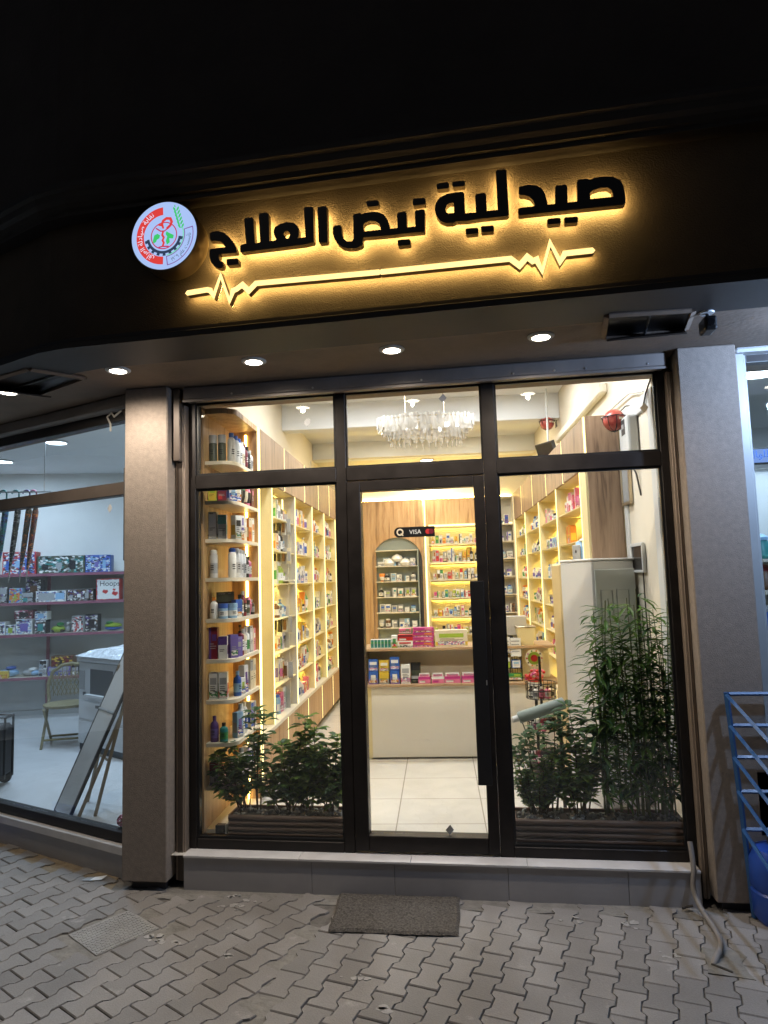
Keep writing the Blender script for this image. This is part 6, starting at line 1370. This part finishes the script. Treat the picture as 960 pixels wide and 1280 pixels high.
def toy(name, label, px0, px1, hgt, shelf, cols, win=0, d=0.16, dy=0.0, dz=0.0, rz=0.0, cat='box'):
    x0, x1 = tx(px0), tx(px1); w = (x1 - x0); h = hgt
    o = thing(name, label, cat, K((x0 + x1) / 2, -0.30 + dy, TS[shelf] + dz + 0.0006), BA + R(rz), 'toys on the shop shelves')
    b = MB(); f = 0.0
    b.box(-w / 2, w / 2, 0.0, d, 0, h, P[cols[0]]); b.build('box_body', o, 0.003)
    b = MB()
    def pn(a, c, e, g_, m_, k=1): b.box(-w / 2 + a * w, -w / 2 + c * w, -0.0016 * k, -0.0004, e * h, g_ * h, P[m_])
    b.box(-w / 2 + 0.03 * w, w / 2 - 0.03 * w, -0.0011, -0.0003, 0.03 * h, 0.97 * h, BUSY[cols[0]] if cols[0] in BUSY else BUSY['black'])
    if win == 0: pn(0.06, 0.94, 0.55, 0.92, cols[1]); pn(0.1, 0.5, 0.1, 0.45, cols[2]); pn(0.6, 0.9, 0.15, 0.4, cols[1])
    elif win == 1: pn(0.08, 0.62, 0.12, 0.82, cols[2]); pn(0.66, 0.95, 0.2, 0.8, cols[1])
    elif win == 2:
        for k in range(3): pn(0.1 + k * 0.29, 0.1 + k * 0.29 + 0.13, 0.2 + 0.1 * (k % 2), 0.5 + 0.2 * ((k * 7) % 3) / 2, cols[1 + k % 2])
    else: pn(0.28, 0.75, 0.2, 0.72, cols[2], 2) if cols[1] != 'white' or cols[2] != 'white' else pn(0.06, 0.96, 0.05, 0.95, 'white', 2)
    b.build('printed_front', o)
    return o
toy('toy_box', 'red and blue toy box at the left on the top toy shelf', 2, 43, 0.26, 0, ('red', 'blue', 'light blue'), 2)
toy('toy_box', 'long dark green windowed toy box on the top toy shelf', 45, 104, 0.205, 0, ('olive', 'black', 'grey'), 2)
toy('toy_box', 'blue toy box at the right end of the top toy shelf', 105, 137, 0.205, 0, ('blue', 'light blue', 'violet'), 2)
toy('toy_box', 'dark box at the left edge of the second toy shelf', -8, 9, 0.19, 1, ('black', 'grey', 'olive'), 0)
toy('toy_box', 'blue toy box with orange flowers on the second toy shelf', 11, 27, 0.17, 1, ('light blue', 'orange', 'lime'), 2)
toy('toy_box', 'black and gold toy box taller than its neighbours on the second shelf', 29, 48, 0.27, 1, ('black', 'yellow', 'brown'), 3, dy=0.06)
toy('toy_box', 'small black box before the gold one on the second toy shelf', 28, 42, 0.12, 1, ('black', 'grey', 'teal'), 0, 0.05, dy=-0.03)
toy('toy_box', 'low white toy box with a grey window on the second toy shelf', 44, 81, 0.125, 1, ('white', 'light blue', 'grey'), 1)
toy('toy_box', 'low dark grey toy box with white dots on the second toy shelf', 82, 116, 0.135, 1, ('black', 'grey', 'white'), 2)
hp_ = toy('toy_box', 'white and red hoop game box at the right of the second toy shelf', 119, 149, 0.25, 1, ('red', 'white', 'white'), 3)
vs, fs = text_mesh('Hoops', 0.085); b = MB(); b.add([(v[0] + 0.02, -0.004, v[1] + 0.165) for v in vs], fs, P['black']); b.build('lettering', hp_)
b = MB()
for (x, z, r) in ((-0.03, 0.10, 0.033), (0.08, 0.075, 0.035), (0.07, 0.12, 0.018)): b.prism([[(x + r * math.cos(a * 0.7), z + r * (0.9 if a % 2 else 0.5) * math.sin(a * 0.7)) for a in range(9)]], lambda x_, y_, d_: (x_, -0.0042, y_), 0, 0, P['red'])
b.build('red_print', hp_)
toy('toy_box', 'white and black box at the left edge of the third toy shelf', -6, 7, 0.15, 2, ('white', 'black', 'pink'), 2)
toy('toy_box', 'pale blue box beside the purple one on the third toy shelf', 8, 19, 0.11, 2, ('white', 'light blue', 'lime'), 3)
toy('toy_box', 'purple toy box with a white border on the third toy shelf', 20, 40, 0.175, 2, ('white', 'purple', 'violet'), 3)
toy('toy_box', 'maroon and white box on top of the purple toy box', 18, 40, 0.10, 2, ('maroon', 'white', 'black'), 3, dz=0.1765)
toy('toy_box', 'blue box, lower of the two stacked on the third toy shelf', 43, 57, 0.155, 2, ('black', 'blue', 'teal'), 3)
toy('toy_box', 'blue and white box, upper of the two stacked on the third toy shelf', 43, 58, 0.10, 2, ('white', 'blue', 'light blue'), 3, dz=0.1565)
toy('toy_box', 'white and red patterned toy box tilted on the third toy shelf', 88, 104, 0.19, 2, ('grey', 'white', 'red'), 2, rz=-12)
toy('toy_box', 'navy toy box beside the patterned one on the third toy shelf', 105, 121, 0.20, 2, ('black', 'blue', 'black'), 3, dy=0.02)
def lump(name, label, px0, px1, h, shelf, parts, cat='toy'):
    """soft or moulded toys: a few rounded pieces resting on each other"""
    x0, x1 = tx(px0), tx(px1); w = x1 - x0
    o = thing(name, label, cat, K((x0 + x1) / 2, -0.2, TS[shelf] + 0.0006), BA, 'toys on the shop shelves')
    for nm, cx, cz, rx, rz_, colr in parts:
        b = MB(); T = Matrix.Translation((cx * w, 0, cz * h)) @ Matrix.Diagonal((rx * w, 0.07, rz_ * h, 1))
        b.lathe([(0, -1), (0.6, -0.8), (0.95, -0.3), (1, 0.2), (0.7, 0.75), (0, 1)], P[colr], n=12, T=T); b.build(nm, o, smooth=True)
    return o
lump('toy_vehicle', 'green toy vehicle slanting on the third toy shelf', 60, 78, 0.12, 2, [('body', 0, 0.35, 0.5, 0.35, 'lime'), ('cab', 0.15, 0.75, 0.25, 0.25, 'green'), ('wheel', -0.3, 0.2, 0.14, 0.2, 'black'), ('wheel', 0.3, 0.2, 0.14, 0.2, 'black')])
lump('toy_figure', 'small grey toy figure beside the green vehicle', 78, 86, 0.12, 2, [('body', 0, 0.35, 0.4, 0.35, 'grey'), ('head', 0, 0.82, 0.28, 0.18, 'white')])
lump('toy_vehicle', 'green and blue toy vehicle at the right of the third toy shelf', 127, 150, 0.11, 2, [('body', 0, 0.55, 0.5, 0.3, 'lime'), ('chassis', 0, 0.25, 0.48, 0.2, 'blue'), ('cab', -0.2, 0.85, 0.2, 0.15, 'green')])
lump('folded_bag', 'blue folded bag on the lowest toy shelf', -4, 22, 0.12, 3, [('fabric', 0, 0.4, 0.5, 0.4, 'light blue'), ('strap', 0.1, 0.85, 0.25, 0.2, 'blue')], 'bag')
lump('toy_bundle', 'grey bundle of packed toys on the lowest toy shelf', 25, 48, 0.10, 3, [('pack', -0.15, 0.4, 0.35, 0.4, 'grey'), ('pack', 0.25, 0.35, 0.3, 0.35, 'light blue'), ('pack', 0.1, 0.75, 0.25, 0.25, 'white')])
toy('toy_box', 'yellow box under the blue bag on the lowest toy shelf', -4, 13, 0.08, 3, ('yellow', 'yellow', 'white'), 0, 0.06, dy=-0.035)
toy('toy_box', 'small white box, lower of the pair beside the pink upright', 49, 58, 0.08, 3, ('white', 'grey', 'black'), 0, 0.08)
toy('toy_box', 'small white and black box, upper of the pair beside the pink upright', 50, 59, 0.10, 3, ('white', 'black', 'grey'), 0, 0.08, dz=0.0806)
toy('toy_box', 'violet flat box on the lowest toy shelf by the chair', 60, 88, 0.10, 3, ('violet', 'grey', 'blue'), 0)
toy('toy_box', 'brown box lying on the violet flat box of the lowest shelf', 64, 91, 0.12, 3, ('brown', 'maroon', 'black'), 2, dz=0.1006)
toy('toy_box', 'small dark box near the chair on the lowest toy shelf', 90, 98, 0.09, 3, ('black', 'grey', 'white'), 0)
# hanging umbrellas with hooked handles
UMB = [(0.9, 'teal', 'teal', 2.36), (19, 'teal', 'black', 2.36), (35, 'purple', 'olive', 2.37), (45, 'pink', 'brown', 2.37)]
for k, (px, hook, body, z1) in enumerate(UMB):
    x = -3.665 + 0.0047 * px; y = 0.98 + 0.0015 * px; wv = Vector((x, y, 0))
    u_ = thing('umbrella', ['closed umbrella with a teal hook at the very left of the toy window', 'closed black umbrella with a teal hook in the toy window', 'closed olive umbrella with a purple hook in the toy window', 'closed brown umbrella with a pink hook in the toy window'][k], 'umbrella', (x, y, 1.70), 0, 'umbrellas hanging in the toy window')
    dx = -0.065
    b = MB(); b.tube([(dx, 0.0, 0.10), (dx * 0.7, 0, 0.25), (dx * 0.1, 0, 0.55), (0, 0, 0.60)], [0.008, 0.020, 0.024, 0.010], UMBP[body], 10); b.build('folded_canopy', u_, smooth=True)
    b = MB(); b.tube([(dx * 1.15, 0, 0.0), (dx, 0, 0.105)], [0.003, 0.006], M['chrome'], 6); b.build('tip', u_)
    b = MB(); b.tube([(0, 0, 0.60), (0.0, 0, 0.68)] + [(-0.03 + 0.03 * math.cos(R(a)), 0, 0.69 + 0.03 * math.sin(R(a))) for a in range(0, 200, 25)], 0.006, P[hook], 8); b.build('hook_handle', u_, smooth=True)
rl = thing('hanging_rail', 'thin steel rail carrying the umbrellas behind the toy window bar', 'rail', (-3.6, 1.0, 2.405))
b = MB(); b.tube([(-0.55, -0.17, 0), (0.25, 0.08, 0)], 0.006, M['chrome'], 8); b.build('bar', rl); b = MB(); b.tube([(-0.5, -0.155, 0), (-0.5, -0.155, 0.64)], 0.003, M['chrome'], 6); b.tube([(0.2, 0.065, 0), (0.2, 0.065, 0.64)], 0.003, M['chrome'], 6); b.build('drop_wire', rl)
# photocopier
cp = thing('photocopier', 'large pale photocopier with plastic wrapped top in the toy shop', 'photocopier', (-3.785, 2.165, 0.164), R(-30))
b = MB(); b.box(0, 0.85, 0.0, 0.6, 0.06, 0.80, M['copier']); b.build('cabinet', cp, 0.012)
b = MB(); b.box(0.0, 0.85, 0.02, 0.6, 0.0, 0.0595, M['copier_dark']); b.build('base', cp)
b = MB(); b.box(-0.01, 0.86, -0.015, 0.6, 0.801, 0.86, M['copier']); b.build('lid', cp, 0.015)
b = MB(); b.box(0.22, 0.60, -0.006, -0.001, 0.50, 0.74, M['copier_dark']); b.build('output_recess', cp); 
b = MB(); b.box(0.20, 0.62, -0.05, -0.0065, 0.50, 0.52, M['copier']); b.build('output_tray', cp)
b = MB()
for z in (0.12, 0.30): b.box(0.03, 0.82, -0.008, -0.001, z, z + 0.15, M['copier']); b.box(0.32, 0.50, -0.010, -0.0085, z + 0.10, z + 0.125, M['copier_dark'])
b.build('paper_drawer', cp)
b = MB(); b.box(0.03, 0.12, -0.008, -0.001, 0.55, 0.72, P['grey']); b.box(0.10, 0.135, -0.010, -0.001, 0.50, 0.53, M['copier_dark']); b.build('control_panel', cp)
wr = MB(); nx = 14; vs = []; fs = []
for j in range(9):
    for i in range(nx + 1):
        s, t = i / nx, j / 8; vs.append((-0.02 + 0.88 * s, -0.03 + 0.62 * t, 0.862 + 0.13 * max(0, math.sin(s * 2.6)) * (0.4 + 0.6 * t) + rnd.uniform(-0.012, 0.016) if 0 < i < nx and 0 < j else 0.85))
for j in range(8):
    for i in range(nx): a = j * (nx + 1) + i; fs.append((a, a + 1, a + nx + 2, a + nx + 1))
wr.add(vs, fs, M['wrap']); wr.build('plastic_wrap', cp)
# folding rattan chair half hidden by the copier
cr = thing('folding_chair', 'pale rattan folding chair with an oval woven back beside the copier', 'chair', (-4.03, 2.36, 0.164), R(22))
b = MB(); fr = [(-0.19, 0.16, 0.40), (-0.205, 0.18, 0.55), (-0.17, 0.20, 0.66), (-0.09, 0.21, 0.72), (0.0, 0.21, 0.735), (0.09, 0.21, 0.72), (0.17, 0.20, 0.66), (0.205, 0.18, 0.55), (0.19, 0.16, 0.40)]
b.tube(fr, 0.017, M['bamboo_chair'], 8, smooth if False else True); b.build('back_frame', cr, smooth=True)
b = MB()
for k in range(-4, 5):
    x = k * 0.04; top = 0.735 - 0.12 * (abs(x) / 0.18) ** 2
    b.tube([(x * 0.95, 0.165, 0.43), (x, 0.20, top - 0.01)], 0.004, M['bamboo_chair'], 5)
for k in range(-5, 6):
    b.tube([(k * 0.036 - 0.05, 0.168, 0.44), (k * 0.036 + 0.05, 0.2, 0.66)], 0.004, M['bamboo_chair'], 5); b.tube([(k * 0.036 + 0.05, 0.168, 0.44), (k * 0.036 - 0.05, 0.2, 0.66)], 0.004, M['bamboo_chair'], 5)
b.build('woven_back', cr)
b = MB(); b.lathe([(0.0, 0.36), (0.19, 0.36), (0.205, 0.37), (0.205, 0.385), (0.0, 0.39)], M['bamboo_chair'], n=22); b.build('seat', cr)
for s in (-1, 1):
    b = MB(); b.tube([(s * 0.19, 0.16, 0.42), (s * 0.185, 0.02, 0.22), (s * 0.18, -0.17, 0.0)], 0.013, M['bamboo_chair'], 8); b.build('leg', cr)
    b = MB(); b.tube([(s * 0.165, -0.16, 0.36), (s * 0.165, 0.02, 0.17), (s * 0.165, 0.18, 0.0)], 0.013, M['bamboo_chair'], 8); b.build('leg', cr)
b = MB(); b.tube([(-0.18, -0.11, 0.07), (0.18, -0.11, 0.07)], 0.010, M['bamboo_chair'], 8); b.tube([(-0.165, 0.13, 0.06), (0.165, 0.13, 0.06)], 0.010, M['bamboo_chair'], 8); b.build('stretcher', cr)
# whiteboard leaning on an easel near the window
ea = thing('whiteboard_easel', 'pale board leaning on a timber easel inside the toy window', 'easel', (-2.72, 0.40, 0.164))
O_ = Vector((-2.72, 0.40, 0.164))
B1, B2 = Vector((-2.715, 0.375, 0.166)), Vector((-2.93, 0.56, 0.166)); Tn, Tb = Vector((-2.345, 0.62, 1.20)), Vector((-2.56, 0.80, 1.20))
nb = (B2 - B1).cross(Tn - B1).normalized()
def slab(a, b1, c, d, th, mat, nm):
    q = MB(); ps = [a, b1, c, d]; q.add([p - O_ for p in ps] + [p - O_ + nb * th for p in ps], [(0, 1, 2, 3), (7, 6, 5, 4), (0, 4, 5, 1), (1, 5, 6, 2), (2, 6, 7, 3), (3, 7, 4, 0)], mat); return q.build(nm, ea)
slab(B1, B2, Tb, Tn, 0.018, M['mirror'], 'board')
q = MB()
for a, c in ((B1, Tn), (B2, Tb), (B1, B2), (Tn, Tb)): q.tube([a - O_ + nb * 0.009, c - O_ + nb * 0.009], 0.014, M['dark'], 4)
m1, m2 = B1.lerp(Tn, 0.62), B2.lerp(Tb, 0.62); q.tube([m1 - O_, m2 - O_], 0.008, M['chrome'], 4); q.build('board_frame', ea)
for a, c in ((Vector((-2.573, 0.46, 0.166)), Vector((-2.40, 0.62, 1.1))), (Vector((-2.80, 0.74, 0.166)), Vector((-2.58, 0.76, 1.1))), (Vector((-2.66, 0.41, 0.166)), Vector((-2.34, 0.66, 1.15)))):
    q = MB(); q.tube([a - O_, c - O_], 0.013, M['timber'], 4); q.build('leg', ea)
q = MB(); q.tube([Vector((-2.51, 0.515, 0.50)) - O_, Vector((-2.72, 0.75, 0.48)) - O_], 0.010, M['timber'], 4); q.build('stretcher', ea)
# black folding trolley at the left edge
tl = thing('shopping_trolley', 'black folded trolley bag standing at the left edge of the toy window', 'trolley', (-3.66, 1.04, 0.164), R(10))
b = MB(); b.box(-0.30, 0.0, -0.10, 0.10, 0.08, 0.46, M['dark']); b.build('bag', tl, 0.02)
b = MB(); b.tube([(0.02, -0.06, 0.07), (0.02, -0.06, 0.52), (-0.3, -0.06, 0.54)], 0.010, M['black'], 8); b.tube([(0.02, 0.06, 0.07), (0.02, 0.06, 0.52), (-0.3, 0.06, 0.54)], 0.010, M['black'], 8); b.tube([(0.02, -0.06, 0.52), (0.02, 0.06, 0.52)], 0.010, M['black'], 8); b.tube([(0.02, -0.06, 0.09), (-0.3, -0.06, 0.09)], 0.010, M['black'], 8); b.build('tube_frame', tl)
for y in (-0.11, 0.11):
    b = MB(); b.lathe([(0.0, -0.012), (0.05, -0.012), (0.055, 0.0), (0.05, 0.012), (0, 0.012)], M['black'], n=16, T=Matrix.Translation((-0.06, y, 0.055)) @ Matrix.Rotation(R(90), 4, 'X')); b.build('wheel', tl)
rb = thing('woven_ball', 'small reddish woven ball in the corner of the toy window', 'ball', tuple(WL @ Vector((-0.055, 0.05, 0.262))))
b = MB()
for k in range(7):
    T = Matrix.Rotation(k * 0.9, 4, Vector((0.3 * k - 0.9, 1, 0.5 * (k % 3))).normalized()); b.tube([T @ Vector((0.032 * math.cos(R(a)), 0.032 * math.sin(R(a)), 0)) for a in range(0, 361, 24)], 0.005, P['maroon' if k % 2 else 'pink'], 5, False)
b.build('woven_strands', rb)
o = MB().prism([[(-0.022, 0.0), (0.0, -0.028), (0.022, 0.002), (0.002, 0.030)]], lambda x, y, d: (x, -d, y), 0, 0.001, P['grey']).build('spacer_sticker'); o.location = tuple(WL @ Vector((-0.135, -0.002, 2.13))); o.rotation_euler = (0, 0, R(-22.3)); tag(o, 'small square leftover sticker on the toy shop window', 'sticker', 'glazing stickers')
tlc = None
for i, (x, y) in enumerate([(-3.3, 1.2), (-4.02, 2.12), (-2.7, 1.6), (-5.15, 2.86)]):  # second and fourth stand in for canopy lamp reflections in the pane
    lab = 'round cool white ceiling light in the toy shop, ' + ['over the umbrellas', 'over the copier, standing for a reflection', 'nearest the party wall', 'farthest left, standing for a reflection'][i]
    if tlc is None:
        tlc = thing('ceiling_light', lab, 'ceiling light', (x, y, 3.05), 0, 'round ceiling lights in the toy shop')
        b = MB(); b.lathe([(0.085, 0.0), (0.10, -0.003), (0.105, -0.015), (0.095, -0.017)], M['white_alu'], n=24, cap=False); b.build('trim_ring', tlc)
        b = MB(); b.lathe([(0.0, -0.012), (0.094, -0.012)], M['lamp_cool'], n=24, cap=False); b.build('diffuser', tlc)
    else: dup(tlc, (x, y, 3.05), 0, lab)
    area((x, y, 3.02), 25, (0.55, 0.75, 1.0), 0.2)

# ================================================================== RIGHT NEIGHBOUR
pwn = thing('partition_panel', 'tall pale partition inside the right neighbouring shop', 'partition', (1.62, 1.30, 0.164))
b = MB(); b.box(-0.3, 2.4, 0, 0.05, 0, 2.16, M['white_wall']); b.build('panel', pwn)
b = MB(); b.box(-0.3, 2.4, -0.01, -0.0005, 2.17, 2.28, M['panel_grey']); b.build('top_band', pwn)
ls = thing('lit_sign', 'small lit blue white sign above the neighbouring shop partition', 'sign', (1.86, 1.27, 2.37))
b = MB(); b.box(0.0, 0.9, 0, 0.028, 0, 0.115, M['dark']); b.build('sign_case', ls, 0.003); b = MB(); b.box(0.008, 0.892, -0.003, -0.0005, 0.01, 0.105, M['blue_sign']); b.build('sign_face', ls)
vs, fs = text_mesh('\ufedd\ufe8e\ufeed\ufee0\ufedf\ufe91', 0.07); b = MB(); b.add([(v[0] + 0.09, -0.0045, v[1] + 0.045) for v in vs], fs, P['blue']); b.build('lettering', ls)
for k, (x, y, z, lab, cols) in enumerate([(1.79, 0.95, 1.70, 'teal domed jar highest on the neighbour display', ('teal', 'light blue', 'white')), (1.80, 0.96, 1.50, 'brown jug in the middle of the neighbour display', ('brown', 'maroon', 'black')), (1.80, 0.95, 1.24, 'dark blue jar lowest on the neighbour display', ('blue', 'grey', 'white'))]):
    t = thing('display_jar', lab, 'jar', (x, y, z), 0, 'jars in the neighbouring shop')
    b = MB(); b.lathe([(0.045, 0), (0.06, 0.02), (0.055, 0.09), (0.04, 0.12)], P[cols[0]], n=16); b.build('jar_body', t, smooth=True); b = MB(); b.lathe([(0.045, 0.121), (0.045, 0.14), (0.02, 0.16), (0, 0.165)], P[cols[1]], n=16); b.build('lid', t, smooth=True)
ds = thing('display_stand', 'white stepped display stand behind the neighbouring shop window', 'display stand', (1.85, 0.95, 0.164))
b = MB(); b.box(-0.10, 0.7, -0.12, 0.12, 1.515, 1.535, M['shelf_white']); b.build('shelf', ds); b = MB(); b.box(-0.10, 0.7, -0.12, 0.12, 1.31, 1.335, M['shelf_white']); b.build('shelf', ds); b = MB(); b.box(-0.10, 0.7, -0.12, 0.12, 1.055, 1.075, M['shelf_white']); b.build('shelf', ds)
b = MB(); b.box(-0.10, 0.7, 0.121, 0.14, 0.0, 1.6, M['panel_grey']); b.build('back_panel', ds)
for k in range(6):
    t = thing('red_tin', 'red and white tin, %s up in the stack on the neighbour display' % ORD[k], 'tin', (1.875, 0.88, 1.24 + k * 0.074), 0, 'stacked red tins')
    if k >= 1 and k <= 3: t.location.y = 0.80
    t.location.y = 0.80
    b = MB(); b.lathe([(0.032, 0), (0.032, 0.07), (0, 0.072)], P['red'], n=14); b.lathe([(0.0325, 0.02), (0.0325, 0.045)], P['white'], n=14); b.build('tin_body', t)
rlm = thing('ceiling_light', 'bright oval cool ceiling light in the right neighbouring shop', 'ceiling light', (1.90, 1.0, 2.975))
b = MB(); b.lathe([(0.14, 0.0), (0.15, -0.01), (0.145, -0.03), (0.13, -0.032)], M['white_alu'], n=28, cap=False); b.build('trim_ring', rlm); b = MB(); b.lathe([(0.0, -0.028), (0.129, -0.028)], glow('cool oval diffuser', (0.75, 0.9, 1.0), 16.0), n=28); b.build('diffuser', rlm)
area((1.90, 1.05, 2.93), 17, (0.55, 0.76, 1.0), 0.3)
area((2.9, 1.0, 2.95), 17, (0.55, 0.76, 1.0), 0.3)
# cool canopy light of the neighbour, just outside the frame to the right
nd = dup(dl, (1.86, -0.80, SOF), 0, 'cool white downlight in the canopy beyond the right column')
nd['group'] = 'neighbour canopy lights'
pl0 = bpy.data.lights.new('point lamp', 'POINT'); pl0.energy = 105; pl0.color = (0.45, 0.64, 1.0); pl0.shadow_soft_size = 0.035
pl1 = bpy.data.objects.new('point lamp', pl0); COL.objects.link(pl1); pl1.location = (1.86, -0.80, SOF - 0.13)
# blue steel rack with a plastic drum
br = thing('steel_rack', 'blue steel slatted rack standing against the right column', 'rack', (1.19, -0.20, 0))
for pp in ([(0, 0.0, 0.0), (-0.02, 0.0, 0.5), (-0.052, -0.01, 1.045)], [(0.62, 0.0, 0.0), (0.60, 0.0, 1.045)], [(0.62, -0.55, 0.0), (0.60, -0.55, 0.9)]):
    b = MB(); b.tube(pp, 0.013, M['blue_paint'], 4); b.build('post', br)
for z in (1.035, 0.885, 0.735, 0.575, 0.40):
    x = -0.05 * z; b = MB(); b.tube([(x, 0.0, z), (0.61, 0.0, z)], 0.010, M['blue_paint'], 4); b.build('back_rail', br)
    b = MB(); b.tube([(x, -0.004, z), (x + 0.004, -0.55, z - 0.13)], 0.010, M['blue_paint'], 4); b.build('side_rail', br)
dmr = thing('plastic_drum', 'blue plastic drum on the pavement under the blue rack', 'drum', (1.315, -0.23, 0.0))
b = MB(); b.lathe([(0.115, 0.0), (0.135, 0.03), (0.14, 0.14), (0.132, 0.15), (0.14, 0.16), (0.138, 0.28), (0.11, 0.33), (0.05, 0.345)], M['blue_plastic'], n=26); b.build('drum_body', dmr, smooth=True); b = MB(); b.lathe([(0.05, 0.3455), (0.05, 0.375), (0.0, 0.378)], M['dark'], n=18); b.build('lid', dmr)
dmr2 = thing('plastic_sheet', 'dark blue plastic panel hanging at the back of the blue rack', 'panel', (1.48, -0.17, 0.36))
b = MB(); b.box(-0.22, 0.28, 0, 0.01, 0.0, 0.30, M['blue_plastic']); b.build('panel', dmr2, 0.003)
# grey conduit dropping from the shutter rail into the pavement
cdt = thing('conduit_pipe', 'grey flexible conduit curving from the shutter rail into the pavement', 'conduit', (0.95, -0.13, 0))
cpts = [(0.0, 0.035, 0.30), (0.0, 0.0, 0.185), (-0.012, -0.015, 0.11), (-0.006, -0.05, 0.055), (0.006, -0.12, 0.025), (0.012, -0.21, 0.016), (0.004, -0.33, 0.016), (-0.018, -0.40, 0.016), (-0.055, -0.465, 0.012), (-0.085, -0.505, -0.012)]
cv = []
for i in range(len(cpts) - 1):
    for k in range(5):
        p0, p1, p2, p3 = (Vector(cpts[max(0, min(len(cpts) - 1, i + q))]) for q in (-1, 0, 1, 2)); t = k / 5
        cv.append(0.5 * ((2 * p1) + (p2 - p0) * t + (2 * p0 - 5 * p1 + 4 * p2 - p3) * t * t + (3 * p1 - p0 - 3 * p2 + p3) * t ** 3))
b = MB(); b.tube(cv, 0.0125, M['pipe'], 10); b.build('pipe', cdt, smooth=True)
b = MB(); b.tube([(-0.02, -0.02, 0.02), (-0.05, -0.015, 0.012), (-0.07, -0.03, 0.01)], 0.006, M['cable'], 6); b.build('wire_end', cdt); b = MB(); b.tube([(-0.085, -0.50, 0.004), (-0.05, -0.53, 0.006), (-0.02, -0.555, 0.004)], 0.005, M['cable'], 6); b.build('wire_end', cdt)
lt_ = MB(); lt_.add([(0, 0, 0.004), (0.07, 0.012, 0.006), (0.085, 0.045, 0.016), (0.02, 0.03, 0.012)], [(0, 1, 2, 3)], P['white']); lt_.add([(-0.05, 0.0, 0.003), (0, 0, 0.004), (0.02, 0.03, 0.012), (-0.03, 0.035, 0.006)], [(0, 1, 2, 3)], P['grey']); o = lt_.build('paper_scrap'); o.location = (-2.28, -0.08, 0); tag(o, 'crumpled white paper scrap on the pavement left of the column', 'litter')
cb_ = thing('blue_crate', 'blue plastic crate corner at the left edge of the pavement', 'crate', (-3.27, 0.17, 0), R(-22))
b = MB(); b.box(-0.25, 0.0, -0.12, 0.12, 0, 0.012, M['blue_plastic'])
for z in (0.02, 0.045, 0.07): b.box(-0.25, 0.0, -0.12, -0.112, z, z + 0.017, M['blue_plastic']); b.box(-0.008, 0.0, -0.111, 0.12, z, z + 0.017, M['blue_plastic'])
for x in (-0.25, -0.13, -0.012): b.box(x, x + 0.012, -0.118, -0.108, 0.012, 0.09, M['blue_plastic'])
b.build('slatted_side', cb_)

# ================================================================== NIGHT SKY, MOON, RENDER SETTINGS
w = bpy.data.worlds.new('World'); sc.world = w; w.use_nodes = True
nt = w.node_tree; nt.nodes.clear()
sky = nt.nodes.new('ShaderNodeTexSky'); sky.sky_type = 'NISHITA'; sky.sun_disc = False; sky.sun_elevation = R(30); sky.sun_rotation = R(200)
bgd = nt.nodes.new('ShaderNodeBackground'); bgd.inputs['Strength'].default_value = 0.007
ow = nt.nodes.new('ShaderNodeOutputWorld'); nt.links.new(sky.outputs[0], bgd.inputs[0]); nt.links.new(bgd.outputs[0], ow.inputs[0])
sl = bpy.data.lights.new('moon', 'SUN'); sl.energy = 0.004; sl.angle = R(0.5); sl.color = (0.75, 0.85, 1.0)
so = bpy.data.objects.new('moon', sl); COL.objects.link(so); so.rotation_euler = (R(60), 0, R(-20))
sc.view_settings.view_transform = 'Standard'; sc.view_settings.look = 'None'; sc.view_settings.exposure = 0.0; sc.view_settings.gamma = 1.0
sc.render.engine = 'CYCLES'
cy = sc.cycles
cy.use_denoising = True; cy.max_bounces = 8; cy.diffuse_bounces = 4; cy.glossy_bounces = 4; cy.transparent_max_bounces = 16; cy.transmission_bounces = 4
cy.caustics_reflective = False; cy.caustics_refractive = False; cy.sample_clamp_indirect = 4.0; cy.sample_clamp_direct = 0.0
try: cy.use_light_tree = True
except Exception: pass
